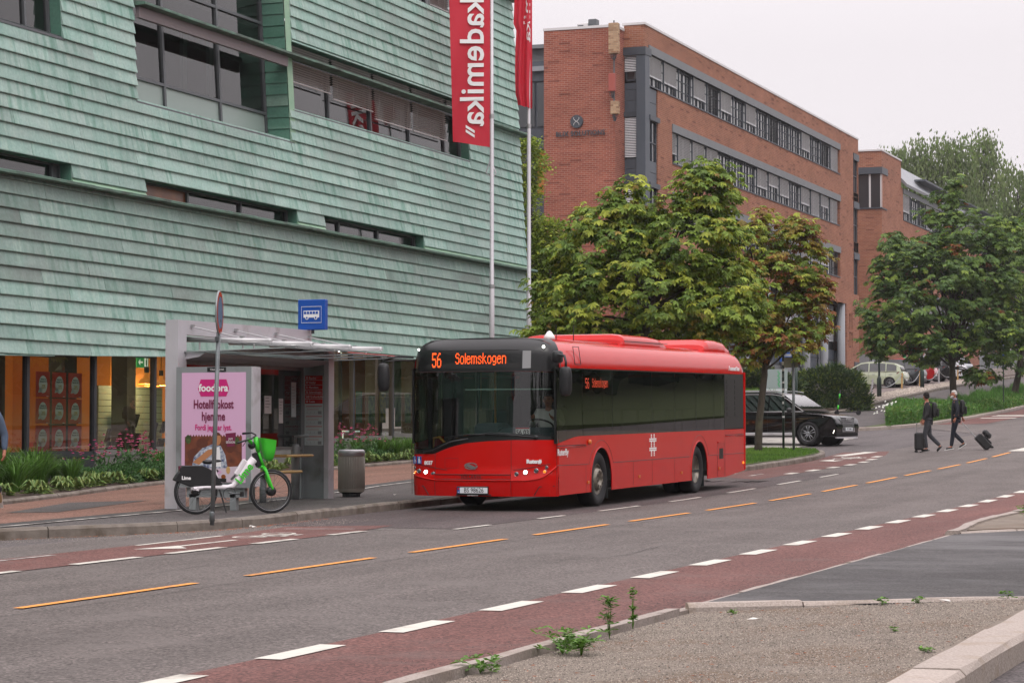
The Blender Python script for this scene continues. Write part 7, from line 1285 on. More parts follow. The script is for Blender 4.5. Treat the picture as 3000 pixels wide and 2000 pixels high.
# ---------------------------------------------------------------- cars
glassmat('car_glass', (.08, .09, .09, 1), refl=.06, blend=.3); glassmat('car_windscreen', (.35, .4, .4, 1), refl=.2, blend=.5)
mat('car_black', '#0b0b0d', .12, coat=.3, spec=.45); mat('car_trim', '#141517', .5); mat('car_palegreen', '#bcc4a8', .3, coat=.8); mat('car_red', '#a81219', .25, coat=.8); mat('car_white', '#cfd0d2', .25, coat=.8); mat('car_silver', '#9c9fa3', .3, metal=.5, coat=.6); mat('car_grey', '#3c4044', .3, metal=.3, coat=.6); mat('alloy', '#9a9ca0', .3, metal=.8); mat('tail_red', '#8f0f14', .2, coat=.5); mat('head_glass', '#d8dde0', .1, metal=.3); mat('drl', '#ffffff', .3, emit='#fff6e4', es=2.2)
def car(name, loc, rz, label, body, L, W, H, wb_, r, low, cab, pillars, belt, suv=False, rim='alloy', style='double', spokes=5, front=None, group=None, rx=0, plate='BT 20862'):
    """low: upper outline of the body from tail to nose (x, z); cab: cabin outline from its rear foot to the windscreen foot"""
    C_ = empty(name, loc, rz, label, 'car', group); hw = W / 2; xf, xr = wb_ / 2 + (low[-1][0] - L / 2) * 0, -wb_ / 2
    if front: xf, xr = front, front - wb_
    sill = .24 if suv else .18; ar = r * 1.13
    bot = [(low[-1][0], sill + .05)]
    for c in (xf, xr): bot += [(c + ar * cos(a), r + ar * sin(a)) for a in [pi * t / 12 for t in range(-1, 14)] if r + ar * sin(a) > sill - .01]
    bot.append((low[0][0], sill + .06)); out = list(low) + bot       # low runs tail -> nose, then back under
    def wf(x, z):
        t = max(0, (abs(x) - L * .33) / (L * .17)); k = 1 - .13 * t ** 2.2
        return k * (1 - .05 * max(0, (z - belt) / .3)) * (1 - .04 * max(0, (.55 - z) / .35))
    def shell(outline, fr_, mats, segmat, capm, name_, tum=None, smooth=True):
        n = len(outline); cx = sum(p[0] for p in outline) / n; cz = sum(p[1] for p in outline) / n; vs = []
        for f, ins in fr_:
            for x, z in outline:
                dx, dz = cx - x, cz - z; d = math.hypot(dx, dz) or 1; X, Z = x + dx / d * ins, z + dz / d * ins; g = tum(X, Z) if tum else wf(X, Z); vs.append((X, f * hw * g, Z))
        mb = MB(); mb.smooth = smooth; k = len(fr_)
        for s in range(k - 1):
            for i in range(n): mb.add([], []) ; mb.f.append((s * n + i, s * n + (i + 1) % n, (s + 1) * n + (i + 1) % n, (s + 1) * n + i)); mb.m.append(segmat(i)); mb.sm.append(smooth)
        mb.v = [tuple(v) for v in vs]; mb.f.append(tuple(range(n))[::-1]); mb.m.append(capm); mb.sm.append(False); mb.f.append(tuple(range((k - 1) * n, k * n))); mb.m.append(capm); mb.sm.append(False)
        return mb.build(name_, mats, C_)
    shell(out, ((-1, .02), (-.985, .006), (-.93, 0), (-.5, -.012), (.5, -.012), (.93, 0), (.985, .006), (1, .02)), [body, 'car_trim'], lambda i: 0 if i < len(low) - 1 else 1, 0, 'body')
    top = max(z for x, z in cab); tum = lambda x, z: .965 * wf(x, belt) * (1 - .22 * max(0, z - belt) / (top - belt))
    gi = [i for i, (a, b) in enumerate(zip(cab, cab[1:])) if abs((b[1] - a[1]) / ((b[0] - a[0]) or 1e-6)) > .42 and abs(b[1] - a[1]) > .2]
    shell(cab, ((-1, .0), (-.93, -.012), (-.5, -.03), (.5, -.03), (.93, -.012), (1, .0)), [body, 'car_glass', 'car_windscreen', 'car_trim'], lambda i: (2 if i == gi[-1] else 1) if i in gi else 0, 0, 'cabin', tum)
    # side windows, pillars between them
    cx = sum(p[0] for p in cab) / len(cab)
    for s in (-1, 1):
        xs = [min(p[0] for p in cab) + .25] + pillars + [max(p[0] for p in cab) - .12]
        def topz(x): return interp(cab, x)
        for a, b in zip(xs, xs[1:]):
            P_ = [(a + .03, belt + .02)]; n = 6
            for j in range(n + 1): x = a + .03 + (b - a - .06) * j / n; P_.append((x, max(belt + .03, min(topz(x) - .07, top - .09))))
            P_.append((b - .03, belt + .02)); mb = MB(); mb.poly([(x, s * (hw * tum(x, z) + .006), z) for x, z in P_] if s < 0 else [(x, s * (hw * tum(x, z) + .006), z) for x, z in P_][::-1]); mb.build('side_window', 'car_glass' if body != 'car_palegreen' else 'car_glass', C_)
        if suv:
            mb = MB(); mb.smooth = True; P_ = [(x, s * (hw * tum(x, z) + .012), z) for x, z in [(xs[0], belt + .02)] + [(xs[0] + (xs[-1] - xs[0]) * j / 12, max(belt + .04, min(topz(xs[0] + (xs[-1] - xs[0]) * j / 12) - .055, top - .07))) for j in range(13)] + [(xs[-1], belt + .02)]]; mb.tube(P_, .014, 5, closed=True); mb.build('window_trim', 'steel_bright', C_)
            mb = MB(); mb.tube([(-1.7, s * hw * .74, top + .01), (-1.5, s * hw * .75, top + .05), (.3, s * hw * .76, top + .05), (.6, s * hw * .75, top)], .018, 6); mb.build('roof_rail', 'steel_bright', C_)
            mb = MB(); mb.cbox((0, s * hw * 1.0, .36), (wb_ - r * 2.6, .03, .09), bev=.01); mb.build('sill_trim', 'alu_pale', C_)
        mb = MB(); mb.smooth = True; m0 = max(p[0] for p in cab) - .55; mb.ball((m0, s * (hw + .1), belt + .07), (.1, .1, .08), 12); mb.tube([(m0, s * hw * .93, belt + .02), (m0, s * (hw + .04), belt + .04)], .025, 6); mb.build('door_mirror', 'car_trim' if body in ('car_palegreen', 'car_black') else body, C_)
        for x in [p - .28 for p in pillars[-2:]] : mb = MB(); mb.cbox((x, s * hw * .995, belt - .13), (.2, .03, .035), bev=.01); mb.build('door_handle', 'steel_bright' if body != 'car_black' else body, C_)
        for x in pillars[-2:] + [m0 + .2]: mb = MB(); mb.tube([(x, s * (hw * wf(x, z) + .002), z) for z in (sill + .12, .6, belt)], .004, 4); mb.build('door_gap', 'car_trim', C_)
        for c in (xf, xr):
            mb = MB(); mb.lathe([(ar, -.30), (ar, -.01)], 24, o=(0, 0, 0), ax='Y', cap=False); mb.lathe([(ar, -.30), (0, -.3)], 24, ax='Y'); mb.v = [(c + x, s * (hw * .97 + y * 1.0), z + r) for x, y, z in mb.v]; mb.build('wheel_arch', 'ink', C_)
            w_ = wheel(C_, (c, s * (hw - .12), r), r, .22, 1, style, rim=rim, spokes=spokes, rimf=.68); w_.rotation_euler = (0, 0, pi / 2 if s > 0 else -pi / 2)
    nx_, tx = low[-1][0], low[0][0]
    if suv:
        mb = MB(); mb.prism([(nx_ + .012, -.42, .45), (nx_ + .012, .42, .45), (nx_ - .03, .5, .88), (nx_ - .03, -.5, .88)], (.03, 0, 0)); g_ = mb.build('grille', 'ink', C_)
        mb = MB(); [mb.tube([(nx_ + .045 - k * .008, -.42 - .01 * k, .5 + k * .065), (nx_ + .045 - k * .008, .42 + .01 * k, .5 + k * .065)], .011, 5) for k in range(6)]; mb.tube([(nx_ + .04, -.44, .44), (nx_ + .04, .44, .44), (nx_, .52, .9), (nx_, -.52, .9)], .016, 5, closed=True); mb.build('grille_bar', 'steel_bright', g_); mb = MB(); [mb.tube([(nx_ + .07, -.15 + k * .1 + .065 * cos(t * pi / 7), .82 + .065 * sin(t * pi / 7)) for t in range(14)], .010, 5, closed=True) for k in range(4)]; mb.build('ring_badge', 'steel_bright', g_)
        for s in (-1, 1):
            mb = MB(); mb.prism([(nx_ - .02, s * .5, .78), (nx_ - .40, s * .9, .8), (nx_ - .46, s * .92, .92), (nx_ - .05, s * .52, .91)], (.03, 0, 0)); hl = mb.build('headlamp', 'head_glass', C_); mb = MB(); mb.box((nx_ - .28, s * .62 if s > 0 else s * .85, .8), (nx_ - .1, s * .85 if s > 0 else s * .62, .85)); mb.build('lamp_glow', 'drl', hl)
            mb = MB(); mb.box((nx_ - .15, min(s * .56, s * .84), .33), (nx_ - .02, max(s * .56, s * .84), .52)); il = mb.build('air_intake', 'ink', C_); mb = MB(); mb.tube([(nx_ - .0, s * .55, .5), (nx_ - .06, s * .86, .5), (nx_ - .1, s * .88, .38)], .014, 5); mb.build('intake_trim', 'drl', il)
        mb = MB(); mb.box((nx_ - .06, -.8, .22), (nx_ + .01, .8, .27)); mb.build('skid_plate', 'alu_pale', C_)
        mb = MB(); mb.cbox((nx_ + .06, 0, .52), (.02, .5, .11)); pl_ = mb.build('number_plate', 'plate_white', C_); text('plate_letters', plate, .09, 'ink', pl_, (nx_ + .075, 0, .52), (pi / 2, 0, pi / 2), ext=.001)
    else:
        for s in (-1, 1):
            mb = MB(); mb.prism([(nx_ - .1, s * hw * .55, .62), (nx_ - .45, s * hw * .93, .66), (nx_ - .6, s * hw * .93, .78), (nx_ - .2, s * hw * .6, .7)], (.04, 0, 0)); mb.build('headlamp', 'head_glass', C_)
        mb = MB(); mb.cbox((tx - .01, 0, .5), (.02, .5, .11)); mb.build('number_plate', 'plate_white', C_); mb = MB(); mb.cbox((tx + .02, 0, .32), (.08, W * .8, .2), bev=.02); mb.build('bumper_insert', 'car_trim', C_)
    for s in (-1, 1): z = belt - .12; mb = MB(); mb.prism([(tx - .015, s * hw * .45, z - .05), (tx + .42, s * hw * .96, z + .02), (tx + .30, s * hw * .97, z + .12), (tx - .01, s * hw * .5, z + .08)], (.02, s * .03, 0)); mb.build('tail_lamp', 'tail_red', C_)
    return C_
suvlow = [(-2.5, .55), (-2.53, .8), (-2.48, 1.02), (-2.2, 1.08), (-1.0, 1.09), (.2, 1.07), (1.0, 1.06), (1.5, 1.03), (2.0, .985), (2.35, .92), (2.48, .82), (2.53, .6), (2.5, .4)]
suvcab = [(-2.42, 1.04), (-2.0, 1.55), (-1.75, 1.66), (-1.0, 1.71), (-.2, 1.72), (.35, 1.69), (.65, 1.62), (1.5, 1.05)]
fx, fy = -17.75, 76.4; ph = rad(-12); cxx, cyy = fx - 1.55 * cos(ph), fy - 1.55 * sin(ph)
car('black_suv', (cxx, cyy, gz(cxx, cyy) - .01), ph, 'shiny black suv with chrome grille waiting at the side street', 'car_black', 5.05, 1.97, 1.72, 3.0, .385, suvlow, suvcab, [-1.1, .12], 1.06, suv=True, front=1.55)
lflow = [(-2.2, .5), (-2.24, .72), (-2.15, .95), (-1.7, 1.0), (-.6, .97), (.4, .95), (1.1, .92), (1.6, .86), (2.0, .74), (2.2, .58), (2.24, .4)]
lfcab = [(-2.05, .96), (-1.95, 1.25), (-1.6, 1.45), (-.8, 1.53), (-.1, 1.54), (.35, 1.48), (1.35, .92)]
HP = dict(L=4.48, W=1.79, H=1.54, wb_=2.7, r=.315, low=lflow, cab=lfcab, pillars=[-1.15, -.15], belt=.93, front=1.32)
def park(y, xrear, rz, label, body, name='parked_hatchback', dz=.1, **k):
    x = xrear - 2.2 ; kw = dict(HP); kw.update(k); return car(name, (x, y, gz(-27, y) + dz), rz, label, body, **kw)
G_ = 'cars parked in the yard'
cA = park(139.2, -27.2, pi, 'pale green hatchback parked sideways above the gravel strip', 'car_palegreen', group=G_, dz=.05)
park(143.2, -26.9, pi, 'dark grey car squeezed in behind the pale green hatchback', 'car_grey', group=G_); park(147.6, -27.0, pi, 'bright red parked car half hidden by the verge tree', 'car_red', group=G_)
park(152.4, -26.9, pi, 'black parked car between the red and the white car', 'car_black', group=G_); park(157.5, -26.9, pi, 'white parked car with red tail lamps near the railing', 'car_white', group=G_); park(164, -27.6, rad(160), 'silver parked car furthest up the yard', 'car_silver', group=G_)
# ---------------------------------------------------------------- people
mat('jacket_black', '#17171a', .8, var=.15, vs=8); mat('jacket_navy', '#131722', .8, var=.12, vs=8); mat('trousers_grey', '#3a3b40', .9, var=.15, vs=9); mat('trousers_navy', '#161a26', .9, var=.12, vs=9); mat('shoe_black', '#111112', .5); mat('sole_white', '#c9c9c6', .6); mat('skin_face', '#a56c55', .6); mat('hair_white', '#b9b6b2', .9); mat('bag_black', '#141416', .6, var=.2, vs=12); mat('shirt_blue', '#8fa6c4', .9); mat('sweater_blue', '#47566a', .9, var=.1, vs=20); mat('shoe_tan', '#a08a66', .8)
def skin(name, chains, m, parent, sub=2, kind=None):
    """continuous surface grown over chains of (position, radius); chains share a node by using the same key"""
    keys = {}; vs = []; rs = []; es = []
    for ch in chains:
        prev = None
        for it in ch:
            if isinstance(it, str): i = keys[it]
            else:
                if len(it) == 3: keys[it[2]] = len(vs)
                vs.append(it[0]); rs.append(it[1]); i = len(vs) - 1
            if prev is not None: es.append((prev, i))
            prev = i
    me = bpy.data.meshes.new(name); me.from_pydata(vs, es, []); o = bpy.data.objects.new('tmp_skin', me); COL.objects.link(o); bm = bmesh.new(); bm.from_mesh(me); ly = bm.verts.layers.skin.verify(); bm.verts.ensure_lookup_table()
    for i, v in enumerate(bm.verts): r = rs[i]; v[ly].radius = (r, r) if not isinstance(r, tuple) else r; v[ly].use_root = i == 0
    bm.to_mesh(me); bm.free(); md = o.modifiers.new('s', 'SKIN'); md.use_smooth_shade = True; sb = o.modifiers.new('u', 'SUBSURF'); sb.levels = sub; sb.render_levels = sub
    dg = bpy.context.evaluated_depsgraph_get(); m2 = bpy.data.meshes.new_from_object(o.evaluated_get(dg)); bpy.data.objects.remove(o); m2.materials.clear(); m2.materials.append(M[m]); q = bpy.data.objects.new(name, m2); COL.objects.link(q); q.parent = parent
    for p in m2.polygons: p.use_smooth = True
    return props(q, kind=kind)
def person(loc, rz, label, J, top, legs, hair, shoe, sole, hl=1.0, beard=None, group=None, skinm='skin_face', bald=False, headrot=0.0, collar=None, tr=1.0):
    """J: joints in metres, x forward, y left: pel chest neck head, sh/el/wr/ha l r, hip kn an toe l r"""
    P = empty('person', loc, rz, label, 'person', group); V = {k: Vector(v) for k, v in J.items()}
    hd_, nk = V['head'], V['neck']; ch = [[(V['pel'], .105, 'p'), (V['pel'].lerp(V['chest'], .5), .105), (V['chest'], .12, 'c'), (nk, .052, 'n'), (nk.lerp(hd_, .45), .052), (hd_ - Vector((0, 0, .02)), .085), (hd_ + Vector((-.005, 0, .055)), .082), (hd_ + Vector((-.01, 0, .1)), .05)]]
    for s in 'lr':
        w, h = V['wr' + s], V['ha' + s]; d = (h - w).normalized(); sd = 1 if s == 'l' else -1; fw = Vector((1, 0, 0)); sp = (fw - d * fw.dot(d)).normalized(); cu = d.cross(sp) * (1 if s == 'l' else -1)
        ch.append(['c', (V['sh' + s], .062), (V['el' + s], .042), (w, .027, 'w' + s), (w.lerp(h, .55), (.04, .022), 'm' + s)])
        for k, (o_, L) in enumerate(((-.028, .062), (-.01, .07), (.009, .066), (.026, .052))):
            b = w + d * .075 + sp * -o_; ch.append(['m' + s, (b, .0095), (b + d * L * .5 + cu * .012, .0085), (b + d * L * .85 + cu * .035, .007)])
        tb = w + d * .03 + sp * .03; ch.append(['m' + s, (tb, .012), (tb + d * .04 + sp * .018 + cu * .01, .0085)])
        ch.append(['p', (V['hip' + s], .085), (V['kn' + s], .058), (V['an' + s], .036), (V['an' + s].lerp(V['toe' + s], .5), .035), (V['toe' + s], .028)])
    skin('body', ch, skinm, P)
    tc = [[(V['pel'] + Vector((0, 0, -.06)), .155 * tr, 'p'), (V['pel'].lerp(V['chest'], .45), .15 * tr), (V['chest'], .165 * tr, 'c'), (nk - Vector((0, 0, .035)), .075)]]
    for s in 'lr': tc.append(['c', (V['sh' + s], .078), (V['sh' + s].lerp(V['el' + s], .5), .066), (V['el' + s], .06), (V['el' + s].lerp(V['wr' + s], .6), .05), (V['wr' + s] - (V['wr' + s] - V['el' + s]).normalized() * .01, .041)])
    skin('jacket', tc, top, P)
    lc = [[(V['pel'] + Vector((0, 0, .02)), .13, 'p')]]
    for s in 'lr': lc.append(['p', (V['hip' + s], .108), (V['hip' + s].lerp(V['kn' + s], .55), .088), (V['kn' + s], .072), (V['kn' + s].lerp(V['an' + s], .5), .066), (V['an' + s] + Vector((0, 0, .02)), .058)])
    skin('trousers', lc, legs, P)
    for s in 'lr':
        a, t = V['an' + s], V['toe' + s]; d = (t - a); sh = skin('shoe', [[(a - d.normalized() * .05 + Vector((0, 0, -.035)), .04), (a.lerp(t, .3) + Vector((0, 0, -.015)), .045), (t + d.normalized() * .02 - Vector((0, 0, .0)), .034)]], shoe, P)
        mb = MB(); q = [a - d.normalized() * .085, t + d.normalized() * .065]; sd_ = d.cross(Vector((0, 0, 1))).normalized() * .043; z = Vector((0, 0, -.072)); z2 = Vector((0, 0, -.036)); mb.prism([q[0] + sd_ + z, q[0] - sd_ + z, q[1] - sd_ * .8 + z2 * 1.0, q[1] + sd_ * .8 + z2], (0, 0, .022)); mb.build('sole', sole, sh)
    T = Matrix.Translation(hd_) @ Matrix.Rotation(headrot, 4, 'Z'); 
    def part(n_, m_, f): mb = MB(); mb.T = T; mb.smooth = True; f(mb); return mb.build(n_, m_, P)
    part('nose', skinm, lambda b: b.ball((.098, 0, .0), (.02, .014, .024), 8)); part('jaw', skinm, lambda b: b.ball((.03, 0, -.06), (.06, .055, .045), 12))
    for s in (-1, 1): part('ear', skinm, lambda b: b.ball((-.005, s * .083, .0), (.018, .01, .03), 8)); part('eye', 'ink', lambda b: b.ball((.085, s * .033, .022), (.008, .012, .007), 6))
    part('mouth', 'ad_plum', lambda b: b.ball((.085, 0, -.045), (.008, .022, .005), 6))
    def hr(b):
        b.ball((-.02, 0, .065), (.098, .09, .085), 14); b.ball((-.045, 0, .02), (.07, .088, .075), 12)
    part('hair', hair, hr if not bald else (lambda b: (b.ball((-.045, 0, .03), (.07, .09, .07), 14), b.ball((-.02, 0, .085), (.085, .078, .055), 12))))
    if beard: part('beard', beard, lambda b: (b.ball((.055, 0, -.075), (.045, .05, .045), 12), b.ball((.03, 0, -.05), (.055, .072, .035), 12)))
    if collar: mb = MB(); mb.smooth = True; mb.tube([nk + Vector((.05 * cos(a), .055 * sin(a), .01)) for a in [i * pi / 6 for i in range(12)]], .016, 6, closed=True); mb.build('collar', collar, P)
    return P
hd1 = math.atan2(-.28, -.96)
mA = person((-13.16, 70.6, E(70.6)), hd1, 'man in dark jacket and grey trousers walking, seen from behind with black backpack',
    dict(pel=(0, 0, .96), chest=(.03, 0, 1.33), neck=(.03, 0, 1.5), head=(.06, 0, 1.63), shl=(.03, .19, 1.42), ell=(.06, .26, 1.14), wrl=(.16, .27, .92), hal=(.2, .27, .78), shr=(.03, -.19, 1.42), elr=(.0, -.26, 1.14), wrr=(.14, -.26, .95), har=(.2, -.25, .84),
         hipl=(.0, .1, .92), knl=(.12, .1, .5), anl=(.06, .1, .09), toel=(.2, .1, .05), hipr=(0, -.1, .92), knr=(-.05, -.1, .5), anr=(-.36, -.1, .17), toer=(-.27, -.1, .05)), 'jacket_black', 'trousers_grey', 'hair_dark', 'shoe_black', 'shoe_black', headrot=rad(-60), tr=1.1)
mB = person((-12.6, 72.1, E(72.1)), hd1, 'white bearded man in navy suit walking and pulling a suitcase behind him',
    dict(pel=(0, 0, .98), chest=(.02, 0, 1.36), neck=(.03, 0, 1.54), head=(.07, 0, 1.67), shl=(.02, .19, 1.46), ell=(-.03, .25, 1.17), wrl=(.05, .25, .95), hal=(.1, .25, .82), shr=(.02, -.19, 1.46), elr=(-.12, -.25, 1.2), wrr=(-.22, -.24, .98), har=(-.27, -.22, .88),
         hipl=(.0, .1, .94), knl=(.1, .1, .52), anl=(.16, .1, .09), toel=(.3, .1, .05), hipr=(0, -.1, .94), knr=(.08, -.1, .55), anr=(-.24, -.1, .2), toer=(-.12, -.1, .1)), 'jacket_navy', 'trousers_navy', 'hair_white', 'shoe_black', 'sole_white', beard='hair_white', bald=True, headrot=rad(12), collar='shirt_blue')
def backpack(px, rz, sc, label):
    b = empty('backpack', px, rz, label, 'backpack', 'backpacks of the two walking men'); mb = MB(); mb.cbox((-.12, 0, .0), (.17, .3, .46), bev=.05); o = mb.build('main_bag', 'bag_black', b); o.modifiers.new('s', 'SUBSURF').render_levels = 1; mb = MB(); mb.cbox((-.22, 0, -.08), (.07, .24, .24), bev=.025); mb.build('front_pocket', 'bag_black', b)
    for s in (-1, 1): mb = MB(); mb.smooth = True; mb.tube([(-.06, s * .1, .2), (.03, s * .12, .24), (.14, s * .13, .1), (.16, s * .14, -.05), (.0, s * .16, -.18)], .018, 6); mb.build('strap', 'bag_black', b)
    mb = MB(); mb.box((-.2, .05, .1), (-.19, .12, .16)); mb.build('reflector', 'steel_bright', b); return b
for pm, z, sh, lb in ((mA, 1.25, -.06, 'black backpack on the back of the man in grey trousers'), (mB, 1.29, -.07, 'black backpack on the back of the white bearded man')): backpack(Vector(pm.location) + Vector((cos(hd1) * sh, sin(hd1) * sh, z)), hd1, 1, lb)
def case(loc, rz, tilt, label, hl):
    c = empty('suitcase', loc, rz, label, 'suitcase'); T = Matrix.Rotation(tilt, 4, 'Y'); mb = MB(); mb.T = T; mb.cbox((0, 0, .33), (.24, .38, .52), bev=.035); mb.build('shell', 'bag_black', c); mb = MB(); mb.T = T; mb.cbox((-.14, 0, .28), (.05, .3, .3), bev=.02); mb.build('pocket', 'bag_black', c); mb = MB(); mb.T = T; [mb.tube([(.06, y, .58), (.06, y, hl)], .008, 6) for y in (-.08, .08)]; mb.tube([(.06, -.08, hl), (.06, .08, hl)], .014, 6); mb.build('handle', 'steel_bright', c)
    for y in (-.15, .15): mb = MB(); mb.T = T; mb.lathe([(.035, y - .015), (.035, y + .015)], 12, o=(-.08 if tilt else .08, 0, .035), ax='Y'); mb.build('wheel', 'rubber', c)
    return c
f_ = Vector((cos(hd1), sin(hd1), 0)); l_ = Vector((-sin(hd1), cos(hd1), 0))
pA = Vector(mA.location) + f_ * .3 + l_ * .25; case((pA.x, pA.y, E(pA.y)), hd1, 0, 'upright black cabin suitcase at the left hand of the first man', .86)
pB = Vector(mB.location) - f_ * 1.05 - l_ * .2; case((pB.x, pB.y, E(pB.y)), hd1, rad(43), 'black suitcase with bag on top, tilted and rolling behind the bearded man', 1.16)
o_ = empty('shoulder_bag', pB - f_ * -.1 + Vector((0, 0, E(pB.y) - pB.z + .0)), hd1, 'soft black bag strapped onto the tilted suitcase', 'bag'); mb = MB(); mb.T = Matrix.Rotation(rad(43), 4, 'Y') @ Matrix.Translation((-.24, 0, .42)); mb.smooth = True; mb.cbox((0, 0, 0), (.16, .32, .3), bev=.05); o_.location = (pB.x, pB.y, E(pB.y)); mb.build('bag_body', 'bag_black', o_)
# bus driver
dl = Vector(BUSL); D0 = dl + Vector((.76, 1.12, 0)); 
drv = person((D0.x, D0.y, D0.z + .80), rad(-90), 'bus driver in white shirt behind the steering wheel',
    dict(pel=(0, 0, .35), chest=(.02, 0, .74), neck=(.04, 0, .9), head=(.07, 0, 1.04), shl=(.03, .19, .84), ell=(.12, .27, .62), wrl=(.32, .18, .74), hal=(.4, .14, .78), shr=(.03, -.19, .84), elr=(.12, -.27, .62), wrr=(.32, -.18, .72), har=(.4, -.14, .76),
         hipl=(.02, .1, .33), knl=(.4, .13, .38), anl=(.45, .13, -.02), toel=(.58, .13, -.05), hipr=(.02, -.1, .33), knr=(.4, -.13, .38), anr=(.45, -.13, -.02), toer=(.58, -.13, -.05)), 'shirt_white', 'trousers_navy', 'hair_dark', 'shoe_black', 'shoe_black', bald=True, headrot=rad(10))
mb = MB(); mb.cbox((.76, 1.36, 1.3), (.46, .12, .9), bev=.05); mb.cbox((.76, 1.12, 1.02), (.46, .42, .12), bev=.04); mb.build('driver_seat', 'bus_seat', bus)
# passer-by at the left edge
person((-19.37, 30.0, gs(30)), rad(-75), 'passer-by in blue grey sweater and jeans cut by the left edge of the view',
    dict(pel=(0, 0, .98), chest=(.02, 0, 1.36), neck=(.03, 0, 1.54), head=(.07, 0, 1.68), shl=(.02, .19, 1.46), ell=(-.05, .27, 1.17), wrl=(.02, .29, .93), hal=(.05, .29, .8), shr=(.02, -.19, 1.46), elr=(.0, -.25, 1.2), wrr=(.1, -.27, .96), har=(.14, -.27, .84),
         hipl=(.0, .1, .94), knl=(.02, .1, .5), anl=(-.36, .1, .34), toel=(-.42, .1, .2), hipr=(0, -.1, .94), knr=(.12, -.1, .5), anr=(.14, -.1, .09), toer=(.28, -.1, .05)), 'sweater_blue', 'jacket_navy', 'hair_dark', 'shoe_tan', 'sole_white')
# ---------------------------------------------------------------- planting bed and small things
leafmat('daylily', '#5f8436', '#456a2c', vs=2, tr=.3); leafmat('hosta_leaf', '#7d9a5a', '#5a7a42', vs=3, tr=.25); leafmat('hosta_edge', '#a3ac6c', '#7e9452', vs=3, tr=.25); leafmat('herb', '#4f7440', '#3a5c32', vs=2.5, tr=.25); leafmat('weed', '#6f9440', '#4e7430', vs=4, tr=.3)
mat('petal_pink', '#c2467e', .7, isl=.25); mat('petal_dark', '#8c2a50', .7, isl=.2); mat('cone_brown', '#5a2c1e', .8); mat('petal_pale', '#d9c9c9', .8); mat('leaf_litter', '#8a4a2a', .9, isl=.4); mat('paper_white', '#d4d0ca', .8); mat('stone_grey', '#8a8580', .9, isl=.3); mat('cobble', '#a0958a', .9, isl=.3)
def strap(lm, p, a, h, l, w, mi, seg=4):
    """arching strap leaf"""
    d = Vector((cos(a), sin(a), 0)); q = Vector((-sin(a), cos(a), 0)); o = len(lm.v)
    for i in range(seg + 1):
        t = i / seg; c = p + d * (l * t ** 1.3) + Vector((0, 0, h * (1.75 * t - .95 * t * t) if l > .15 * h else h * t)); ww = w * (1 - t ** 2.2) * (1 if i else .8); lm.v += [tuple(c - q * ww), tuple(c + q * ww)]
    for i in range(seg): lm.f.append((o + 2 * i, o + 2 * i + 1, o + 2 * i + 3, o + 2 * i + 2)); lm.m.append(mi)
def mk_grass(h, r, n, m):
    lm = LM()
    for i in range(n):
        a = R.uniform(0, 2 * pi); rr = R.uniform(0, .12); strap(lm, Vector((rr * cos(a), rr * sin(a), 0)), a + R.uniform(-.5, .5), h * R.uniform(.55, 1.1), r * R.uniform(.2, 1.1), R.uniform(.008, .014), 0)
    me = lm.build('leaves', [m], None); return me
def plant(name, x, y, z, label, group, parts, rz=0, s=1.0, cat='plant'):
    r = empty(name, (x, y, z), rz, label, cat, group); r.scale = (s, s, s)
    for p in parts:
        q = bpy.data.objects.new(p.name.split('.')[0], p.data); COL.objects.link(q); q.parent = r
        if 'kind' in p: q['kind'] = p['kind']
    return r
zb_ = lambda x, y: gz(x, y) + .2
G3 = [mk_grass(.75, .55, 210, 'daylily') for _ in range(3)]
def mk_hosta():
    lm = LM()
    for i in range(46):
        a = R.uniform(0, 2 * pi); d = Vector((cos(a), sin(a), 0)); q = Vector((-sin(a), cos(a), 0)); l = R.uniform(.1, .26); hh = R.uniform(.03, .26); p = Vector((0, 0, 0)) + d * .03; w = l * .25; c = p + d * l * .55 + Vector((0, 0, hh)); t = p + d * l * 1.15 + Vector((0, 0, hh * .55)); b = p + d * l * .15 + Vector((0, 0, hh * .55)); o = len(lm.v)
        for k, W in ((0, 1), (1, .62)):
            o = len(lm.v); u = Vector((0, 0, .004 * k)); lm.v += [tuple(b + u), tuple(c + q * w * W + u), tuple(t.lerp(c, .25 * k) + u), tuple(c - q * w * W + u), tuple(c - Vector((0, 0, .03)) + u)]; lm.f += [(o, o + 1, o + 4), (o + 1, o + 2, o + 4), (o + 2, o + 3, o + 4), (o + 3, o, o + 4)]; lm.m += [1 - k] * 4
    return lm.build('leaves', ['hosta_leaf', 'hosta_edge'], None)
H3 = [mk_hosta() for _ in range(3)]
def mk_flower(n, pm):
    st, fl, cn = LM(), LM(), MB()
    for i in range(n):
        a = R.uniform(0, 2 * pi); rr = R.uniform(.0, .28); h = R.uniform(.55, 1.0); p = Vector((rr * .4 * cos(a), rr * .4 * sin(a), 0)); t = p + Vector((rr * cos(a), rr * sin(a), h)); strap(st, p, a, h, rr, .005, 0, 2)
        for k in range(5): st.hexleaf(p.lerp(t, R.uniform(.1, .7)), (rvec() + Vector((0, 0, .3))).normalized(), rvec(), .14, .05, 0)
        for k in range(10): b = 2 * pi * k / 10; e = Vector((cos(b), sin(b), -.45)).normalized(); fl.hexleaf(t, e, Vector((0, 0, 1)), .05, .022, R.choice((0, 0, 1)), .1)
        cn.ball((t.x, t.y, t.z + .006), (.018, .018, .016), 6)
    s_ = st.build('stems', ['herb'], None); f_2 = fl.build('petals', pm, None); c_ = cn.build('seed_head', 'cone_brown', None, kind='stuff'); return [s_, f_2, c_]
FL = [mk_flower(17, ['petal_pink', 'petal_dark']), mk_flower(14, ['petal_dark', 'petal_pink'])]
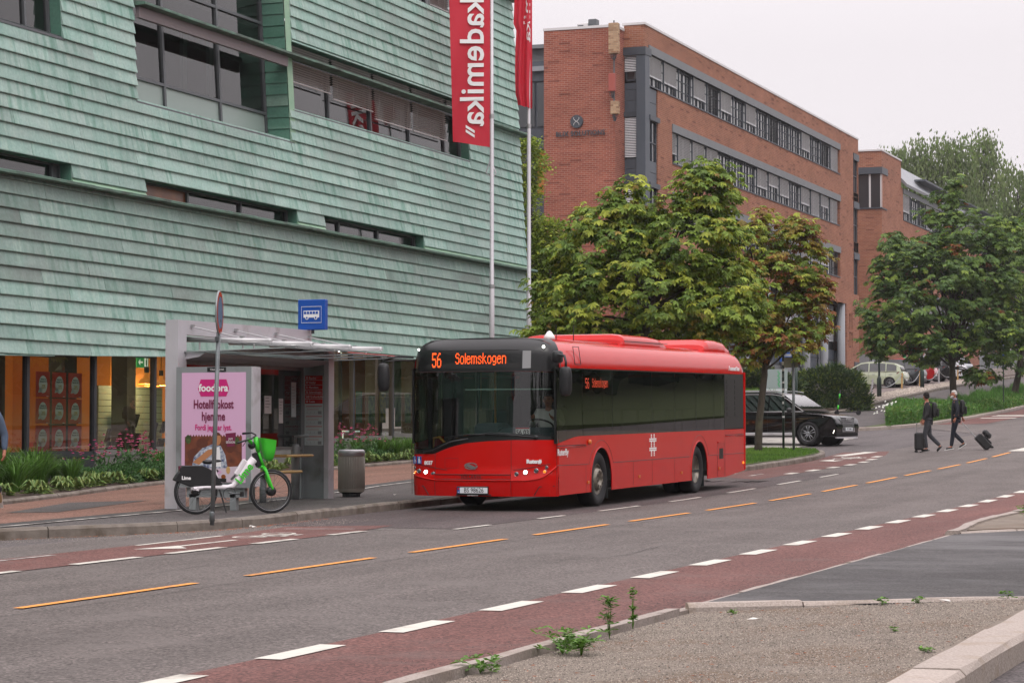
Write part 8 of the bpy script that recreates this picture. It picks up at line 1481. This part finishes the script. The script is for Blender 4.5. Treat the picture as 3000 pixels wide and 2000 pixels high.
def mk_herb():
    lm = LM()
    for i in range(520): d = rvec(); d.z = abs(d.z); p = Vector((d.x * .34, d.y * .34, d.z * .3)) * R.uniform(.5, 1); lm.hexleaf(p, (d + rvec() * .7).normalized(), rvec(), .07, .035, 0)
    return lm.build('leaves', ['herb'], None)
HB = [mk_herb() for _ in range(2)]
def XBk(y): return interp([(b, a) for a, b in BK], y)
k = 0
for (x, y, s) in ((-24.0, 36.9, 1.0), (-24.9, 38.0, 1.1), (-24.3, 38.9, 1.05), (-25.3, 39.6, 1.25), (-24.6, 39.9, 1.1), (-25.2, 40.7, 1.2), (-25.5, 41.5, 1.05), (-24.7, 41.3, .9), (-23.9, 38.0, .9), (-25.7, 38.8, 1.1), (-25.6, 42.2, .8), (-24.9, 37.2, 1)): plant('daylily_clump', x, y, zb_(x, y), 'tall arching green grass clump below the leftmost shop windows', 'grass clumps left of the pink flowers', [G3[k % 3]], R.uniform(0, 6), s); k += 1
for (x, y, s) in ((-25.1, 45.9, .9), (-25.5, 46.4, .95), (-25.2, 46.9, .8), (-25.6, 53.9, .8)): plant('daylily_clump', x, y, zb_(x, y), 'grass clump right behind the tall shelter post', 'grass clumps beside the shelter post', [G3[k % 3]], R.uniform(0, 6), s); k += 1
for i in range(15): x, y = R.uniform(-25.9, -24.75), 57.6 + i * .55; plant('daylily_clump', x, y, zb_(x, y), 'grass clump between the litter bin and the bus front', 'grass clumps between bin and bus', [G3[k % 3]], R.uniform(0, 6), R.uniform(.75, 1.05)); k += 1
for i, (x, y, s) in enumerate(((-25.4, 42.8, .85), (-25.2, 43.3, .9), (-25.4, 43.9, 1.0), (-25.1, 44.3, 1.05), (-25.5, 44.8, 1.1), (-25.1, 45.0, 1.1), (-25.4, 45.5, 1.0), (-24.8, 44.7, .7))): plant('coneflower', x, y, zb_(x, y), 'pink coneflower plant left of the shelter post', 'pink coneflowers left of the shelter', [*FL[i % 2]], R.uniform(0, 6), s, 'flower')
for i, (x, y, s) in enumerate(((-25.1, 54.8, 1.0), (-25.3, 55.4, 1.1), (-25.1, 56.0, 1.0), (-25.2, 56.9, 1.05), (-25.3, 57.4, .95))): plant('coneflower', x, y, zb_(x, y), 'pink coneflower plant behind the litter bin', 'pink coneflowers behind the bin', [*FL[i % 2]], R.uniform(0, 6), s, 'flower')
for i in range(26): y = 36 + i * .62; x = XBk(y) - .3 - R.uniform(0, .25) - (.35 if i % 3 == 0 else 0); plant('hosta', x, y, zb_(x, y), 'low pale edged hosta along the bed kerb, left of the shelter', 'hostas along the bed kerb', [H3[i % 3]], R.uniform(0, 6), R.uniform(.75, 1.2))
for i in range(20): y = 52 + i * .75; x = XBk(y) - .35 - R.uniform(0, .3); plant('hosta', x, y, zb_(x, y), 'low pale green hosta behind the bin and shelter', 'hostas behind shelter and bin', [H3[i % 3]], R.uniform(0, 6), R.uniform(.8, 1.2))
for i in range(14): y = 41.9 + i * .38; x = -24.45 - R.uniform(0, .6); plant('ground_herb', x, y, zb_(x, y), 'dense low green herb below the pink flowers', 'low herbs under the coneflowers', [HB[i % 2]], R.uniform(0, 6), R.uniform(.9, 1.4))
for i in range(12): y = 53 + i * .9; x = -24.85 - R.uniform(0, .7); plant('ground_herb', x, y, zb_(x, y), 'low green herb behind shelter and bin', 'low herbs behind shelter and bin', [HB[i % 2]], R.uniform(0, 6), R.uniform(.8, 1.2))
for o in G3 + H3 + HB + FL[0] + FL[1]: bpy.data.objects.remove(o)
# weeds along the near kerb
gh = lambda x, y: E(y) + .017 + .09 * (x + 5.3) / 2.65
def weed(x, y, z, s, label, tall=False):
    r = empty('weed', (x, y, z), label=label, cat='weed', group=None); lm = LM()
    for i in range(int(26 * s) if not tall else 22):
        a = R.uniform(0, 2 * pi); rr = R.uniform(.02, .16) * s; h = R.uniform(.02, .14) * s if not tall else R.uniform(.04, .3)
        p = Vector((rr * cos(a) * (.25 if tall else 1), rr * sin(a) * (.25 if tall else 1), h)); strap(lm, Vector((0, 0, 0)), a, h, rr * (.25 if tall else 1), .003, 0, 2)
        for k_ in range(5): e = (Vector((cos(a + k_ * 1.2), sin(a + k_ * 1.2), R.uniform(-.2, .6)))).normalized(); lm.hexleaf(p, e, (Vector((0, 0, 1)) + rvec() * .5).normalized(), (.055 if s > .6 else .03) * R.uniform(.5, 1.5), .024, 0, .15)
    lm.build('leaves', ['weed'], r, world=False); return r
gv = lambda x, y: E(y) + .03
for a in ((-5.28, 13.62, 1.0, 'leafy green weed at the kerb, nearest the bottom edge'), (-5.18, 14.85, 1.5, 'widest leafy weed in the gravel along the near kerb'), (-5.0, 14.7, 1.1, 'low spreading weed right beside the widest one'), (-5.25, 15.3, 1.0, 'small weed just behind the widest one')): weed(a[0], a[1], gh(*a[:2]), a[2] * .75, a[3])
weed(-5.2, 15.9, gv(0, 15.9), 1, 'upright weed standing alone beside the near kerb', True); weed(-5.25, 16.6, gv(0, 16.6), .6, 'thin upright weed further along the near kerb', True)
for a in ((-4.9, 18.1, .4, 'small weed in the gravel near the kerb corner'), (-3.9, 18.9, .7, 'grass tuft at the middle of the driveway kerb'), (-3.65, 19.1, .6, 'flat weed right of the grass tuft by the driveway kerb'), (-3.0, 19.5, .7, 'leafy weed near the end of the driveway kerb'), (-3.3, 16.4, .4, 'tiny weed in the open gravel'), (-2.8, 14.9, .5, 'weed against the thick pale kerb'), (-5.4, 37.0, 1.6, 'bushy weed on the far gravel at the right edge'), (-5.2, 35.5, 1.0, 'low weed on the far gravel patch')): weed(a[0], a[1], gh(*a[:2]) + (.05 if a[1] > 30 else 0), a[2] * .55, a[3])
# loose gravel, cobbles, leaf litter, paper
def scatter(name, n, area, smin, smax, m, zf, label, flat=.6, wdt=1):
    mb = MB()
    for i in range(n):
        x, y = area(); s = R.uniform(smin, smax); z = zf(x, y); a = R.uniform(0, 2 * pi); T = Matrix.Translation((x, y, z)) @ Matrix.Rotation(a, 4, 'Z'); mb.T = T
        mb.add([(s, 0, 0), (0, s * .8 * wdt, 0), (-s * .9, 0, 0), (0, -s * .7 * wdt, 0), (s * .1, 0, s * flat)], [(0, 1, 4), (1, 2, 4), (2, 3, 4), (3, 0, 4)])
    mb.T = None; return props(mb.build(name, m), label, kind='stuff')
ga = inpoly([(-5.3, 12), (-5.3, 18.3), (-2.75, 19.7), (-2.7, 12)])
mat('gravel_stone', '#8f857b', .95, isl=.45); mat('gravel_dark', '#4f4a47', .95, isl=.3)
scatter('loose_gravel', 34000, ga, .003, .009, 'gravel_stone', gh, 'loose pale gravel on the near corner'); scatter('loose_gravel', 9000, ga, .003, .008, 'gravel_dark', gh, 'dark grit on the near corner'); scatter('leaf_litter', 260, ga, .008, .03, 'leaf_litter', gh, 'dry leaf bits on the gravel', .15, .4)
scatter('cobbles', 2600, inpoly([(-24.35, 110), (-24.4, 122), (-24.4, 150), (-25.9, 150), (-26.1, 122), (-26.3, 110)]), .07, .15, 'cobble', lambda x, y: gz(x, y) + .2, 'pale round cobbles filling the strip above the hill path', .5)
def along(P_, off0, off1):
    def f(): i = R.randrange(len(P_) - 1); t = R.random(); a, b = P_[i], P_[i + 1]; return a[0] + (b[0] - a[0]) * t + R.uniform(off0, off1), a[1] + (b[1] - a[1]) * t
    return f
LKs = [p for p in LK if 24 < p[1] < 34]
scatter('leaf_litter', 420, along(LKs, .02, .22), .008, .028, 'leaf_litter', lambda x, y: E(y) + .004, 'orange dry leaf litter in the gutter below the left kerb', .2, .6); scatter('gutter_grit', 3500, along([p for p in LK if 20 < p[1] < 34], .02, 1.0), .003, .009, 'gravel_stone', lambda x, y: E(y) + .004, 'grit washed along the left gutter')
scatter('gutter_grit', 1500, lambda: (-5.5 - abs(R.gauss(0, .35)), R.uniform(12, 40)), .003, .008, 'gravel_dark', lambda x, y: E(y) + .006, 'grit on the red lane along the near kerb')
for i, (x, y, z, lb) in enumerate(((-15.25, 30.4, 0, 'crumpled pale paper in the gutter below the kerb bend'), (-16.9, 39.4, .14, 'scrap of white paper on the pavement between bin and bus'), (-3.45, 19.25, .06, 'white paper scrap at the driveway kerb'), (-4.6, 17.6, .03, 'small white scrap on the gravel'))): mb = MB(); mb.add([(x + R.uniform(-.06, .06), y + R.uniform(-.06, .06), E(y) + z + .01 + R.uniform(0, .03)) for _ in range(6)], [(0, 1, 2), (1, 2, 3), (2, 3, 4), (3, 4, 5)]); mb.build('paper_scrap', 'paper_white', None, label=lb, cat='litter')
# drain cover and crack seams in the road

mat('crack', '#2f2c2b', .95)
for P_ in (((-10.4, 16), (-10.35, 22), (-10.5, 30), (-10.45, 44), (-10.5, 60)), ((-9, 24), (-8.2, 25.5), (-8.4, 28), (-7.5, 30)), ((-12.6, 20), (-11.8, 21), (-11.9, 23)), ((-13.2, 66), (-10.5, 70), (-9.5, 76))):
    Q = resample(P_, .5); mb = MB(); Q = [(p.x + R.uniform(-.03, .03), p.y) for p in Q]
    for (a, b), (c_, d) in zip(Q, Q[1:]): mb.quad((a - .005, b, E(b) + .006), (a + .005, b, E(b) + .006), (c_ + .005, d, E(d) + .006), (c_ - .005, d, E(d) + .006))
    mb.build('crack_seam', 'crack', road)
# ---------------------------------------------------------------- thin rain haze that pales the far hill
hz = bpy.data.materials.new('haze'); hz.use_nodes = True; t = hz.node_tree; t.nodes.remove(t.nodes['Principled BSDF']); pv = nd(t, 'VolumePrincipled'); pv.inputs['Color'].default_value = (.97, .95, .97, 1); pv.inputs['Density'].default_value = .00022; pv.inputs['Anisotropy'].default_value = .3
t.links.new(pv.outputs[0], t.nodes['Material Output'].inputs['Volume']); M['haze'] = hz
mb = MB(); mb.box((-300, -80, -6), (200, 640, 48)); mb.build('haze', 'haze', None, kind='stuff')
